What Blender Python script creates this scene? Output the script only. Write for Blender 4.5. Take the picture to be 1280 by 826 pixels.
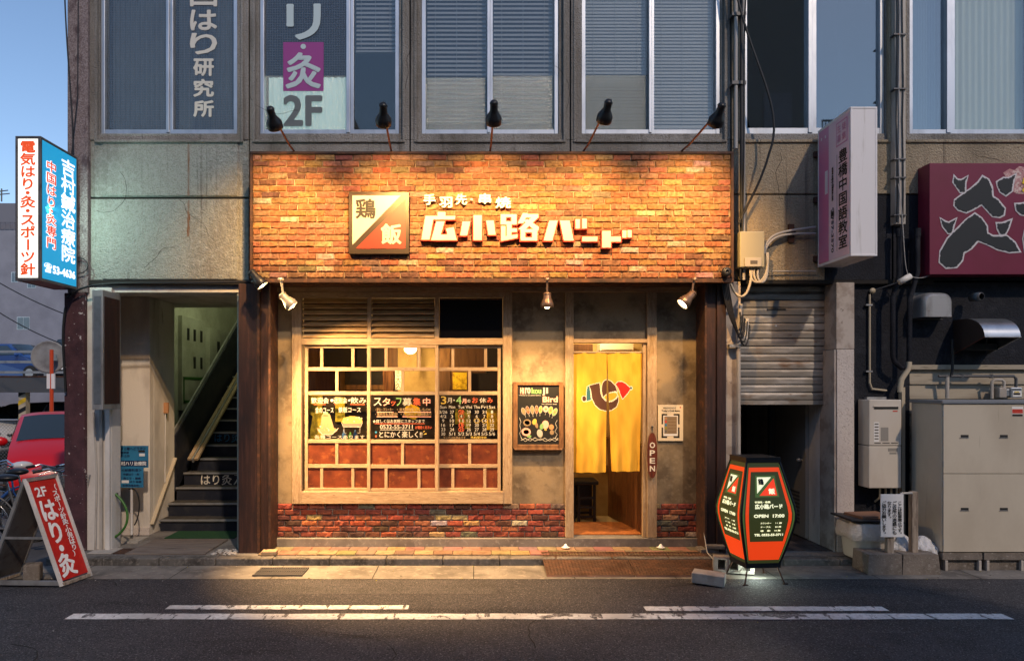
import bpy, math, random
from mathutils import Vector, Matrix
random.seed(7)
R = math.radians
SC = bpy.context.scene
COL = SC.collection
for o in list(bpy.data.objects): bpy.data.objects.remove(o)

# ------------------------------------------------------------------ camera
CAM_Z, CAM_D, F = 1.88, 8.2, 902.0          # eye height, distance to the shop wall (y=0), focal length in px of a 1280 px picture
cam = bpy.data.cameras.new('camera'); cam_o = bpy.data.objects.new('camera', cam); COL.objects.link(cam_o)
cam_o.location = (0, -CAM_D, CAM_Z); cam_o.rotation_euler = (R(90), 0, 0)
cam.sensor_width = 36; cam.lens = F / 1280 * 36; cam.shift_x = 48 / 1280; cam.shift_y = 72 / 1280
cam.clip_end = 2000
SC.camera = cam_o
# ------------------------------------------------------------------ sky, sun, exposure
SUN_EL, SUN_AZ = 40.0, -25.0                  # weak warm key from the street side, a little from the right
w = bpy.data.worlds.new('World'); SC.world = w; w.use_nodes = True
nt = w.node_tree; bg = nt.nodes['Background']
sky = nt.nodes.new('ShaderNodeTexSky'); sky.sky_type = 'NISHITA'; sky.sun_disc = False
sky.sun_elevation = R(SUN_EL); sky.sun_rotation = R(180 + SUN_AZ)
sky.air_density = 1.0; sky.dust_density = 0.15; sky.ozone_density = 2.4
nt.links.new(sky.outputs[0], bg.inputs[0]); bg.inputs[1].default_value = 0.14
sun = bpy.data.lights.new('sun', 'SUN'); sun.energy = 1.45; sun.angle = R(1.5); sun.color = (1, .78, .58)
sun_o = bpy.data.objects.new('sun', sun); COL.objects.link(sun_o)
sd = Vector((math.sin(R(SUN_AZ)) * math.cos(R(SUN_EL)), math.cos(R(SUN_AZ)) * math.cos(R(SUN_EL)), -math.sin(R(SUN_EL))))
sun_o.rotation_euler = sd.to_track_quat('-Z', 'Y').to_euler(); sun_o.location = (-6, -20, 16)
vs = SC.view_settings; vs.view_transform = 'Standard'; vs.look = 'None'; vs.exposure = 0.25; vs.gamma = 1; vs.use_curve_mapping = False
SC.display_settings.display_device = 'sRGB'
SC.cycles.use_denoising = True
SC.cycles.max_bounces = 8; SC.cycles.transparent_max_bounces = 16
SC.cycles.sample_clamp_indirect = 4.0
SC.cycles.caustics_reflective = False; SC.cycles.caustics_refractive = False

# ------------------------------------------------------------------ helpers
def X(px, Y): return (px - 592) * (CAM_D + Y) / F
def Z(py, Y): return CAM_Z - (py - 485) * (CAM_D + Y) / F
def P(px, py, Y): return Vector((X(px, Y), Y, Z(py, Y)))

MATS = {}
def mat(name, base, rough=.75, metal=0, var=(), bump=None, emit=None, spec=.4, attr=False, alpha=None, coat=0):
    """var: list of (colour, scale, (sx,sy,sz), lo, hi); bump: list of (scale, strength, distance)"""
    m = bpy.data.materials.new(name); m.use_nodes = True; MATS[name] = m
    n = m.node_tree.nodes; l = m.node_tree.links; b = n['Principled BSDF']
    b.inputs['Roughness'].default_value = rough; b.inputs['Metallic'].default_value = metal
    b.inputs['Specular IOR Level'].default_value = spec; b.inputs['Coat Weight'].default_value = coat
    tc = n.new('ShaderNodeTexCoord')
    def noise(scale, st=(1, 1, 1), detail=6, rough=.6):
        mp = n.new('ShaderNodeMapping'); mp.inputs['Scale'].default_value = st
        mp.inputs['Location'].default_value = (random.uniform(0, 9), random.uniform(0, 9), random.uniform(0, 9))
        l.new(tc.outputs['Object'], mp.inputs[0])
        x = n.new('ShaderNodeTexNoise'); x.inputs['Scale'].default_value = scale; x.inputs['Detail'].default_value = detail
        x.inputs['Roughness'].default_value = rough
        l.new(mp.outputs[0], x.inputs['Vector']); return x.outputs['Fac']
    if attr:
        a = n.new('ShaderNodeAttribute'); a.attribute_name = 'Col'; cur = a.outputs['Color']
    else:
        c = n.new('ShaderNodeRGB'); c.outputs[0].default_value = (*base, 1); cur = c.outputs[0]
    for v in var:
        colr, scale, st, lo, hi = v
        f = noise(scale, st)
        mr = n.new('ShaderNodeMapRange'); mr.inputs['From Min'].default_value = lo; mr.inputs['From Max'].default_value = hi
        l.new(f, mr.inputs['Value'])
        mx = n.new('ShaderNodeMix'); mx.data_type = 'RGBA'
        if colr == 'relief_mul': mx.blend_type = 'MULTIPLY'; colr = (.76, .74, .72)  # mottled darkening painted in for the shade of stucco relief
        if colr == 'mul': mx.blend_type = 'MULTIPLY'; colr = (.55, .5, .48)
        l.new(mr.outputs[0], mx.inputs['Factor']); l.new(cur, mx.inputs['A']); mx.inputs['B'].default_value = (*colr, 1)
        cur = mx.outputs['Result']
    l.new(cur, b.inputs['Base Color'])
    if emit:
        ec, es = emit
        if ec == 'base': l.new(cur, b.inputs['Emission Color'])
        else: b.inputs['Emission Color'].default_value = (*ec, 1)
        b.inputs['Emission Strength'].default_value = es
    if bump:
        prev = None
        for (scale, strength, dist) in bump:
            bp = n.new('ShaderNodeBump'); bp.inputs['Strength'].default_value = strength; bp.inputs['Distance'].default_value = dist
            l.new(noise(scale), bp.inputs['Height'])
            if prev: l.new(prev, bp.inputs['Normal'])
            prev = bp.outputs[0]
        l.new(prev, b.inputs['Normal'])
    return m

def glass_mat(name, tint=(1, 1, 1), refl=.12, rough=.02, ripple=None, haze=0, hazec=(.5, .5, .5)):
    m = bpy.data.materials.new(name); m.use_nodes = True; MATS[name] = m
    n = m.node_tree.nodes; l = m.node_tree.links; n.clear()
    out = n.new('ShaderNodeOutputMaterial'); tr = n.new('ShaderNodeBsdfTransparent'); tr.inputs[0].default_value = (*tint, 1)
    gl = n.new('ShaderNodeBsdfGlossy'); gl.inputs['Roughness'].default_value = rough; gl.inputs[0].default_value = (.66, .64, .6, 1)
    lw = n.new('ShaderNodeLayerWeight'); lw.inputs[0].default_value = .5
    mr = n.new('ShaderNodeMapRange'); mr.inputs['To Min'].default_value = refl; mr.inputs['To Max'].default_value = .42
    l.new(lw.outputs['Facing'], mr.inputs[0])
    mx = n.new('ShaderNodeMixShader'); l.new(mr.outputs[0], mx.inputs[0]); l.new(tr.outputs[0], mx.inputs[1]); l.new(gl.outputs[0], mx.inputs[2])
    cur = mx.outputs[0]
    if ripple:
        tc = n.new('ShaderNodeTexCoord'); nz = n.new('ShaderNodeTexNoise'); nz.inputs['Scale'].default_value = ripple[0]
        l.new(tc.outputs['Object'], nz.inputs['Vector']); bp = n.new('ShaderNodeBump'); bp.inputs['Strength'].default_value = ripple[1]; bp.inputs['Distance'].default_value = .01
        l.new(nz.outputs['Fac'], bp.inputs['Height']); l.new(bp.outputs[0], gl.inputs['Normal'])
    if haze:
        df = n.new('ShaderNodeBsdfDiffuse'); df.inputs[0].default_value = (*hazec, 1)
        if ripple: l.new(bp.outputs[0], df.inputs['Normal'])
        m2 = n.new('ShaderNodeMixShader'); m2.inputs[0].default_value = haze; l.new(cur, m2.inputs[1]); l.new(df.outputs[0], m2.inputs[2]); cur = m2.outputs[0]
    l.new(cur, out.inputs[0]); return m

# -- glyph meshes
GLY = {}
def glyph(body):
    if body not in GLY:
        c = bpy.data.curves.new('t', 'FONT'); c.body = body; c.size = 1; c.resolution_u = 3
        o = bpy.data.objects.new('t', c); COL.objects.link(o); bpy.context.view_layer.update()
        m = bpy.data.meshes.new_from_object(o)
        vs_ = [(v.co.x, v.co.y) for v in m.vertices]; fs = [tuple(p.vertices) for p in m.polygons]
        bpy.data.objects.remove(o); bpy.data.meshes.remove(m); bpy.data.curves.remove(c)
        GLY[body] = (vs_, fs)
    return GLY[body]
def bbox(vs_):
    xs = [v[0] for v in vs_]; ys = [v[1] for v in vs_]
    return min(xs), max(xs), min(ys), max(ys)

def offset_poly(poly, d):
    n = len(poly); area = sum(poly[i][0] * poly[(i + 1) % n][1] - poly[(i + 1) % n][0] * poly[i][1] for i in range(n))
    s = 1 if area > 0 else -1; out = []
    for i in range(n):
        p0, p1, p2 = Vector(poly[i - 1]), Vector(poly[i]), Vector(poly[(i + 1) % n])
        e1 = (p1 - p0).normalized(); e2 = (p2 - p1).normalized()
        n1 = Vector((e1.y, -e1.x)) * s; n2 = Vector((e2.y, -e2.x)) * s
        b = n1 + n2
        b = b / max(.4, (1 + n1.dot(n2))) if b.length > 1e-4 else n1
        out.append(tuple(p1 + b * d))
    return out
def inside(p, poly):
    x, y = p; c = False; j = len(poly) - 1
    for i in range(len(poly)):
        xi, yi = poly[i]; xj, yj = poly[j]
        if (yi > y) != (yj > y) and x < (xj - xi) * (y - yi) / (yj - yi) + xi: c = not c
        j = i
    return c

class MB:
    def __init__(s): s.v = []; s.f = []; s.m = []; s.sm = []; s.c = []; s.mats = []; s.k = 0
    def mi(s, m):
        if m not in s.mats: s.mats.append(m)
        return s.mats.index(m)
    def add(s, vs_, fs, m, smooth=False, col=None):
        b = len(s.v); s.v += [Vector(v) for v in vs_]; k = s.mi(m)
        for f in fs: s.f.append(tuple(b + i for i in f)); s.m.append(k); s.sm.append(smooth); s.c.append(col)
        return s
    def box(s, x0, x1, y0, y1, z0, z1, m, col=None):
        x0, x1 = sorted((x0, x1)); y0, y1 = sorted((y0, y1)); z0, z1 = sorted((z0, z1))
        return s.add([(x0, y0, z0), (x1, y0, z0), (x1, y1, z0), (x0, y1, z0), (x0, y0, z1), (x1, y0, z1), (x1, y1, z1), (x0, y1, z1)],
              [(0, 3, 2, 1), (4, 5, 6, 7), (0, 1, 5, 4), (1, 2, 6, 5), (2, 3, 7, 6), (3, 0, 4, 7)], m, col=col)
    def pbox(s, px0, py0, px1, py1, Y, t, m, front=0):      # front face given in px at depth Y; thickness t going back
        return s.box(X(px0, Y), X(px1, Y), Y - front, Y + t, Z(py1, Y), Z(py0, Y), m)
    def obox(s, c, size, rot, m):
        hx, hy, hz = (q / 2 for q in size); c = Vector(c)
        vs_ = [c + rot @ Vector((a, b, d)) for d in (-hz, hz) for (a, b) in ((-hx, -hy), (hx, -hy), (hx, hy), (-hx, hy))]
        return s.add(vs_, [(0, 3, 2, 1), (4, 5, 6, 7), (0, 1, 5, 4), (1, 2, 6, 5), (2, 3, 7, 6), (3, 0, 4, 7)], m)
    def bar(s, p0, p1, wd, dp, m, up=(0, 0, 1)):
        p0, p1 = Vector(p0), Vector(p1); t = (p1 - p0).normalized(); sd_ = t.cross(Vector(up))
        if sd_.length < 1e-4: sd_ = t.cross(Vector((0, 1, 0)))
        sd_.normalize(); u = sd_.cross(t)
        vs_ = [p + sd_ * a * wd / 2 + u * b * dp / 2 for p in (p0, p1) for a, b in ((-1, -1), (1, -1), (1, 1), (-1, 1))]
        return s.add(vs_, [(0, 3, 2, 1), (4, 5, 6, 7), (0, 1, 5, 4), (1, 2, 6, 5), (2, 3, 7, 6), (3, 0, 4, 7)], m)
    def tube(s, pts, r, m, n=8, caps=True, closed=False):
        pts = [Vector(p) for p in pts]; rs = r if isinstance(r, (list, tuple)) else [r] * len(pts)
        N = len(pts); vs_ = []; prev = None
        for i, p in enumerate(pts):
            if closed: t = (pts[(i + 1) % N] - pts[i - 1]).normalized()
            else: t = (pts[min(i + 1, N - 1)] - pts[max(i - 1, 0)]).normalized()
            a = prev if prev is not None else (Vector((0, 0, 1)) if abs(t.z) < .9 else Vector((1, 0, 0)))
            a = (a - t * a.dot(t)).normalized(); prev = a; b = t.cross(a)
            vs_ += [p + (a * math.cos(2 * math.pi * k / n) + b * math.sin(2 * math.pi * k / n)) * rs[i] for k in range(n)]
        fs = [(i * n + k, i * n + (k + 1) % n, ((i + 1) % N) * n + (k + 1) % n, ((i + 1) % N) * n + k) for i in range(N if closed else N - 1) for k in range(n)]
        s.add(vs_, fs, m, True)
        if caps and not closed:
            s.add(vs_[:n][::-1], [tuple(range(n))], m); s.add(vs_[-n:], [tuple(range(n))], m)
        return s
    def lathe(s, prof, o, axis, m, n=24, smooth=True):       # prof (r, h) along axis
        o = Vector(o); ax = Vector(axis).normalized(); q = ax.to_track_quat('Z', 'Y')
        vs_ = [o + q @ Vector((r * math.cos(2 * math.pi * k / n), r * math.sin(2 * math.pi * k / n), h)) for r, h in prof for k in range(n)]
        fs = [(i * n + k, i * n + (k + 1) % n, (i + 1) * n + (k + 1) % n, (i + 1) * n + k) for i in range(len(prof) - 1) for k in range(n)]
        return s.add(vs_, fs, m, smooth)
    def disc(s, o, axis, r, m, n=24, h=0):
        q = Vector(axis).normalized().to_track_quat('Z', 'Y'); o = Vector(o)
        return s.add([o + q @ Vector((r * math.cos(2 * math.pi * k / n), r * math.sin(2 * math.pi * k / n), h)) for k in range(n)], [tuple(range(n))], m)
    def ball(s, o, r, m, n=16, sc=(1, 1, 1)):
        o = Vector(o); vs_ = []; k2 = n // 2
        for i in range(k2 + 1):
            a = math.pi * i / k2
            vs_ += [o + Vector((r * sc[0] * math.sin(a) * math.cos(2 * math.pi * k / n), r * sc[1] * math.sin(a) * math.sin(2 * math.pi * k / n), r * sc[2] * math.cos(a))) for k in range(n)]
        return s.add(vs_, [(i * n + k, (i + 1) * n + k, (i + 1) * n + (k + 1) % n, i * n + (k + 1) % n) for i in range(k2) for k in range(n)], m, True)
    def prism(s, poly, O, U, V, depth, m, side=None):        # poly (u,v); front at O, going back by depth against U x V
        O, U, V = Vector(O), Vector(U), Vector(V); N = U.cross(V).normalized()
        a = sum(poly[i][0] * poly[(i + 1) % len(poly)][1] - poly[(i + 1) % len(poly)][0] * poly[i][1] for i in range(len(poly)))
        if a < 0: poly = poly[::-1]
        n = len(poly); fr = [O + U * p[0] + V * p[1] for p in poly]
        s.add(fr, [tuple(range(n))], m)
        if depth:
            bk = [p - N * depth for p in fr]
            s.add(fr + bk, [(i, n + i, n + (i + 1) % n, (i + 1) % n) for i in range(n)], side or m); s.add(bk[::-1], [tuple(range(n))], side or m)
        return s
    def ppoly(s, pts, Y, depth, m, side=None):               # polygon given in px at depth Y, facing the street
        return s.prism([(X(a, Y), Z(b, Y)) for a, b in pts], (0, Y, 0), (1, 0, 0), (0, 0, 1), depth, m, side)
    def _put(s, vs_, fs, O, U, V, N, m, bold, ext, side):
        bold *= .62; offs = [(0, 0)]
        if bold: offs += [(bold * math.cos(k * math.pi / 4), bold * math.sin(k * math.pi / 4)) for k in range(8)]
        for a, b in offs:
            s.k = (s.k + 1) % 23; z = N * (s.k * .00008)
            fr = [O + U * (x + a) + V * (y + b) + z for x, y in vs_]
            s.add(fr, fs, m)
            if ext:
                cnt = {}
                for f in fs:
                    for i in range(len(f)):
                        e = (f[i], f[(i + 1) % len(f)]); cnt[e] = cnt.get(e, 0) + 1
                eds = [e for e in cnt if (e[1], e[0]) not in cnt]
                bk = [p - N * ext for p in fr]; n = len(fr)
                s.add(fr + bk, [(e[0], e[1], n + e[1], n + e[0]) for e in eds], side or m)
    def text(s, body, O, U, V, box, m, bold=0, ext=0, side=None, fit=True, align='c'):
        """text scaled into box (u0,u1,v0,v1) on the plane O,U,V"""
        O, U, V = Vector(O), Vector(U), Vector(V); N = U.cross(V).normalized()
        vs_, fs = glyph(body)
        if not vs_: return s
        a0, a1, b0, b1 = bbox(vs_); u0, u1, v0, v1 = box
        sx = (u1 - u0 - 2 * bold) / max(a1 - a0, 1e-3); sy = (v1 - v0 - 2 * bold) / max(b1 - b0, 1e-3)
        if not fit:
            sx = sy = min(sx, sy)
        cx, cy = (u0 + u1) / 2, (v0 + v1) / 2
        ou = cx - (a0 + a1) / 2 * sx
        if align == 'l': ou = u0 + bold - a0 * sx
        s._put([(ou + x * sx, cy + (y - (b0 + b1) / 2) * sy) for x, y in vs_], fs, O, U, V, N, m, bold, ext, side); return s
    def ptext(s, body, px0, py0, px1, py1, Y, m, **k):
        return s.text(body, (0, Y, 0), (1, 0, 0), (0, 0, 1), (X(px0, Y), X(px1, Y), Z(py1, Y), Z(py0, Y)), m, **k)
    def column(s, chars, O, U, V, u0, u1, vt, vb, m, bold=0, fill=.92):
        """vertical writing, one em cell per character"""
        O, U, V = Vector(O), Vector(U), Vector(V); N = U.cross(V).normalized()
        g = bbox(glyph('国')[0]); gx, gy = (g[0] + g[1]) / 2, (g[2] + g[3]) / 2; gw, gh = g[1] - g[0], g[3] - g[2]
        wts = [.45 if c == '・' else (.6 if c == ' ' else 1) for c in chars]; unit = (vt - vb) / sum(wts); v = vt
        for c, wt in zip(chars, wts):
            h = unit * wt; cy = v - h / 2; v -= h
            if c == ' ': continue
            vs_, fs = glyph(c)
            sx = (u1 - u0) * fill / gw; sy = unit * fill / gh; cx = (u0 + u1) / 2
            if c in 'ー-': pts = [(cx + (y - gy) * sx, cy - (x - gx) * sy) for x, y in vs_]
            elif c in '。、': pts = [(cx + (x - gx + .55) * sx, cy + (y - gy + .55) * sy) for x, y in vs_]
            else: pts = [(cx + (x - gx) * sx, cy + (y - gy) * sy) for x, y in vs_]
            s._put(pts, fs, O, U, V, N, m, bold, 0, None)
        return s
    def build(s, name, parent=None, bevel=0, org=None, shade=None):
        o0 = Vector(org) if org is not None else (Vector(parent['_o']) if parent is not None else Vector((0, 0, 0)))
        me = bpy.data.meshes.new(name); me.from_pydata([tuple(v - o0) for v in s.v], [], s.f)
        for m in s.mats: me.materials.append(MATS[m])
        me.polygons.foreach_set('material_index', s.m); me.polygons.foreach_set('use_smooth', s.sm)
        if any(c is not None for c in s.c):
            a = me.color_attributes.new('Col', 'FLOAT_COLOR', 'CORNER'); i = 0
            for p, c in zip(me.polygons, s.c):
                for _ in p.vertices: a.data[i].color = (*(c or (1, 1, 1)), 1); i += 1
        me.update()
        o = bpy.data.objects.new(name, me); COL.objects.link(o)
        o['_o'] = tuple(o0)
        if parent is not None: o.parent = parent
        else: o.location = o0
        if bevel:
            b = o.modifiers.new('bevel', 'BEVEL'); b.width = bevel; b.segments = 2; b.limit_method = 'ANGLE'; b.angle_limit = R(40)
        return o

def tag(o, label, cat, group=None, kind=None):
    if label: o['label'] = label
    if cat: o['category'] = cat
    if group: o['group'] = group
    if kind: o['kind'] = kind
    return o
def thing(name, label, cat, loc, group=None):
    o = bpy.data.objects.new(name, None); COL.objects.link(o); o.location = loc; o['_o'] = tuple(loc); o.empty_display_size = .1
    return tag(o, label, cat, group)
def part(name, parent): # an Empty-free part: first mesh carries sub-parts
    raise NotImplementedError
def struct(o): o['kind'] = 'structure'; return o
def copy_tree(o, parent=None):
    c = o.copy(); COL.objects.link(c)
    if parent: c.parent = parent
    for ch in [k for k in bpy.data.objects if k.parent == o]: copy_tree(ch, c)
    return c
def spot(parent, loc, target, watts, color, size=60, blend=.5, rad=.03, name='lamp_light'):
    l = bpy.data.lights.new(name, 'SPOT'); l.energy = watts; l.color = color; l.spot_size = R(size); l.spot_blend = blend; l.shadow_soft_size = rad
    o = bpy.data.objects.new(name, l); COL.objects.link(o); o.parent = parent
    o.location = Vector(loc) - Vector(parent['_o']); o.rotation_euler = (Vector(target) - Vector(loc)).to_track_quat('-Z', 'Y').to_euler(); return o
def point(parent, loc, watts, color, rad=.05, name='lamp_light'):
    l = bpy.data.lights.new(name, 'POINT'); l.energy = watts; l.color = color; l.shadow_soft_size = rad
    o = bpy.data.objects.new(name, l); COL.objects.link(o); o.parent = parent; o.location = Vector(loc) - Vector(parent['_o']); return o

def bricks(mb, x0, x1, z0, z1, yf, bh, bl, joint, pal, m, rnd, proud=.008, nx=6, nz=3, rough=.0022):
    nrow = max(1, round((z1 - z0) / (bh + joint))); ph = (z1 - z0) / nrow; h = ph - joint
    for r in range(nrow):
        za = z0 + r * ph + joint / 2; x = x0 - (bl + joint) * (.5 if r % 2 else 0) - rnd.uniform(0, .03)
        while x < x1:
            ln = bl * rnd.uniform(.96, 1.03); a, b = max(x, x0), min(x + ln, x1); x += ln + joint
            if b - a < .02: continue
            c = pal(rnd); pr = proud + rnd.uniform(-.003, .004); tl = rnd.uniform(-.002, .002)
            vs_ = []
            for j in range(nz + 1):
                for i in range(nx + 1):
                    e = (i in (0, nx)) or (j in (0, nz))
                    ed = .008
                    u = a + (b - a) * i / nx; v = za + h * j / nz
                    if 0 < i < nx and nx > 3: u = a + ed + (b - a - 2 * ed) * (i - 1) / (nx - 2)
                    if 0 < j < nz and nz > 2: v = za + ed + (h - 2 * ed) * (j - 1) / max(1, nz - 2)
                    u += rnd.uniform(-rough, rough); v += rnd.uniform(-rough, rough)
                    y = yf - (pr * .35 if e else pr + rnd.uniform(-rough, rough)) + tl * i / nx
                    vs_.append((u, y, v))
            k = nx + 1
            mb.add(vs_, [(j * k + i, j * k + i + 1, (j + 1) * k + i + 1, (j + 1) * k + i) for j in range(nz) for i in range(nx)], m, col=c)
            rim = [i for i in range(k)] + [j * k + nx for j in range(1, nz + 1)] + [nz * k + i for i in range(nx - 1, -1, -1)] + [j * k for j in range(nz - 1, 0, -1)]
            fr = [vs_[i] for i in rim]; bk = [(p[0], yf + .012, p[2]) for p in fr]; n = len(fr)
            mb.add(fr + bk, [(i, n + i, n + (i + 1) % n, (i + 1) % n) for i in range(n)], m, col=c)

# ------------------------------------------------------------------ materials
def lin(r, g, b): return tuple(((c / 255 + .055) / 1.055) ** 2.4 if c > 10 else c / 3294 for c in (r, g, b))
mat('asphalt', (.036, .034, .04), .8, var=[((.068, .064, .07), 1.3, (1, 1, 1), .35, .7), ((.018, .017, .02), 2.2, (.3, 2, 1), .55, .72), ((.012, .012, .014), 60, (1, 1, 1), .52, .6), ((.2, .19, .2), 80, (1, 1, 1), .565, .64), ((.26, .25, .25), 34, (1, 1, 1), .67, .71)], bump=[(75, 1, .03), (30, .5, .015)], spec=.45)
mat('asphalt_patch', (.055, .052, .056), .85, var=[((.03, .028, .03), 3, (1, 1, 1), .45, .65), ((.012, .012, .014), 60, (1, 1, 1), .52, .6), ((.2, .19, .2), 80, (1, 1, 1), .58, .64)], bump=[(85, 1, .012)])
mat('gutter', (.2, .185, .165), .9, var=[((.1, .09, .08), 3, (1, 1, 1), .4, .65), ((.3, .27, .23), 12, (1, 1, 1), .55, .75), ((.06, .055, .05), 40, (1, 1, 1), .6, .72)], bump=[(60, .4, .004)])
mat('kerb_stone', (.13, .12, .11), .9, var=[((.05, .045, .04), 5, (1, 1, 1), .45, .65), ((.2, .18, .16), 30, (1, 1, 1), .5, .7)], bump=[(50, .5, .005)])
mat('pavement_concrete', (.2, .185, .17), .9, var=[((.1, .09, .085), 2.5, (1, 1, 1), .4, .65), ((.28, .26, .24), 25, (1, 1, 1), .55, .7)], bump=[(70, .3, .003)])
mat('road_paint', (.72, .72, .7), .7, var=[((.42, .41, .4), 1.1, (1, 1, 1), .45, .65), ((.05, .048, .05), 2.2, (1, 1, 1), .62, .64), ((.05, .048, .05), 7, (2.4, .6, 1), .58, .61), ((.4, .39, .38), 30, (1, 1, 1), .45, .7)], bump=[(140, .5, .004)])
mat('paver', (.3, .17, .1), .85, attr=True, var=[('mul', 14, (1, 1, 1), .45, .7)], bump=[(60, .3, .003)])
mat('concrete_facade', (.36, .34, .315), .92, var=[((.09, .075, .06), 3, (6, 1, .16), .58, .78), ('relief_mul', 75, (1, 1, 1), .45, .6), ((.1, .085, .075), 40, (1, 1, 1), .64, .7), ((.15, .135, .115), 1.3, (1, 1, .45), .42, .72), ((.1, .085, .07), 5, (1.4, 1, .12), .56, .74), ((.3, .28, .25), 30, (1, 1, 1), .55, .75)], bump=[(65, 1, .022), (22, .4, .014)])
mat('panel_plaster', (.38, .39, .35), .9, var=[((.09, .075, .06), 3, (6, 1, .16), .58, .78), ('relief_mul', 75, (1, 1, 1), .48, .6), ((.22, .2, .17), 1.6, (1, 1, .35), .45, .7), ((.12, .1, .08), 6, (1.4, 1, .1), .62, .78), ((.42, .42, .39), 20, (1, 1, 1), .5, .7)], bump=[(52, 1, .03), (24, .5, .02)])
mat('stucco_beige', (.45, .37, .26), .9, var=[((.09, .075, .06), 3, (6, 1, .16), .58, .78), ('relief_mul', 75, (1, 1, 1), .48, .6), ((.24, .2, .14), 1.7, (1, 1, .4), .45, .72), ((.13, .1, .07), 6, (1.5, 1, .1), .62, .8)], bump=[(54, 1, .028)])
mat('panel_joint', (.02, .018, .016), .95)
mat('rust_stain', (.19, .08, .03), .9, var=[((.32, .29, .25), 8, (2, 1, .25), .4, .6)], bump=[(60, .8, .012)])
mat('column_mottled', (.3, .25, .25), .92, var=[('mul', 60, (1, 1, 1), .4, .6), ((.1, .07, .075), 9, (1, 1, .5), .52, .66), ((.35, .31, .3), 28, (1, 1, .6), .58, .7)], bump=[(60, .8, .012)])  # fine multiply layer paints relief shade into the column colour
mat('column_maroon', (.085, .035, .042), .75, var=[((.045, .018, .024), 6, (1, 1, 1), .4, .65), ((.5, .45, .45), 13, (1, 1, 1), .66, .675), ((.45, .4, .4), 38, (1, 1, 1), .68, .69)], bump=[(60, .6, .008)])
mat('white_wall', (.68, .65, .61), .85, var=[((.4, .36, .32), 2, (1, 1, .4), .48, .72), ((.25, .2, .16), 8, (1, 1, .2), .66, .8), ((.6, .58, .56), 40, (1, 1, 1), .5, .7)], bump=[(90, .4, .004)])
mat('passage_wall', (.76, .7, .62), .85, var=[((.44, .39, .34), 2.2, (1, 1, .4), .45, .7), ((.24, .18, .13), 9, (1, 1, .2), .66, .78)], bump=[(80, .5, .005)])
mat('stairwell_wall', (.5, .5, .4), .85, var=[((.38, .37, .28), 3, (1, 1, 1), .4, .65)])
mat('stair_paint', (.012, .014, .024), .6, var=[((.03, .03, .036), 6, (1, 1, 1), .5, .7)], bump=[(60, .3, .004)])
mat('stair_tread', (.06, .052, .045), .8, var=[((.03, .026, .022), 10, (1, 1, 1), .45, .65)], bump=[(60, .4, .004)])
mat('aluminium', (.55, .57, .6), .38, .75, var=[((.4, .42, .45), 6, (1, 1, .3), .45, .7)])
mat('steel_grey', (.42, .42, .42), .45, .6, var=[((.25, .24, .23), 7, (1, 1, .4), .5, .72), ((.22, .11, .06), 18, (1, 1, 1), .68, .76)])
mat('steel_dark', (.12, .12, .125), .5, .5, var=[((.2, .1, .06), 16, (1, 1, 1), .62, .74)])
mat('navy_paint', (.011, .013, .02), .7, spec=.25, var=[((.03, .033, .043), 5, (1, 1, 1), .5, .72), ((.007, .007, .011), 3, (1, 1, .4), .5, .7)], bump=[(50, .9, .012)])
mat('brick', (.4, .15, .07), .85, attr=True, var=[('mul', 35, (1, 1, 1), .42, .62), ('mul', 7, (1, 1, .6), .55, .72)], bump=[(120, .6, .004), (45, .5, .005)])
mat('mortar', (.36, .27, .18), .95, var=[((.1, .07, .05), 12, (1, 1, 1), .4, .65), ((.4, .32, .24), 25, (1, 1, 1), .6, .72)], bump=[(80, .6, .006)])
mat('mortar_grey', (.3, .26, .22), .95, bump=[(80, .6, .006)])
mat('rust_steel', (.07, .035, .024), .7, .2, var=[((.16, .065, .03), 14, (1, 1, 1), .5, .68), ((.03, .018, .015), 5, (1, 1, 1), .5, .7)])
mat('beam_brown', (.035, .016, .013), .6, var=[((.07, .03, .022), 5, (6, 6, .4), .48, .68), ((.022, .013, .012), 9, (1, 1, .5), .5, .7)], bump=[(30, .3, .004)])
mat('soffit', (.03, .022, .018), .85)
mat('plaster_brown', (.28, .21, .125), .88, var=[((.13, .095, .058), 3.2, (1, 1, 1), .4, .65), ((.27, .21, .135), 14, (1, 1, 1), .5, .7), ((.08, .056, .035), 6, (1, 1, 1), .62, .78)], bump=[(26, .25, .008), (120, .25, .003)])
mat('old_wood', (.37, .26, .155), .75, var=[((.26, .175, .1), 9, (5, 5, .5), .42, .66), ((.16, .1, .06), 16, (3, 3, 1), .6, .74), ((.5, .4, .28), 40, (5, 5, .4), .52, .7)], bump=[(60, .35, .004)])
mat('old_wood_h', (.37, .26, .155), .75, var=[((.26, .175, .1), 9, (.5, 5, 5), .42, .66), ((.16, .1, .06), 16, (1, 3, 3), .6, .74), ((.5, .4, .28), 40, (.4, 5, 5), .52, .7)], bump=[(60, .35, .004)])
mat('louvre_wood', (.52, .34, .16), .7, var=[((.24, .14, .06), 10, (.5, 5, 5), .42, .66)], bump=[(60, .3, .004)])
mat('red_panel', (.16, .04, .018), .32, var=[((.075, .02, .012), 6, (1, 1, 1), .4, .65), ((.26, .085, .03), 12, (1, 1, 1), .56, .72)], bump=[(30, .15, .004)], coat=.3)
mat('black_gloss', (.006, .005, .005), .4, spec=.12, var=[((.05, .035, .02), 20, (1, 1, 1), .7, .76)])
mat('room_wall', (.5, .36, .16), .85, var=[((.36, .24, .1), 3, (1, 1, 1), .4, .65)], bump=[(40, .4, .006)])
mat('room_dark', (.012, .007, .005), .7)
mat('room_brown', (.11, .05, .022), .6, var=[((.06, .025, .012), 8, (4, 4, .4), .42, .66)])
mat('room_floor', (.42, .33, .2), .6)
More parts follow.
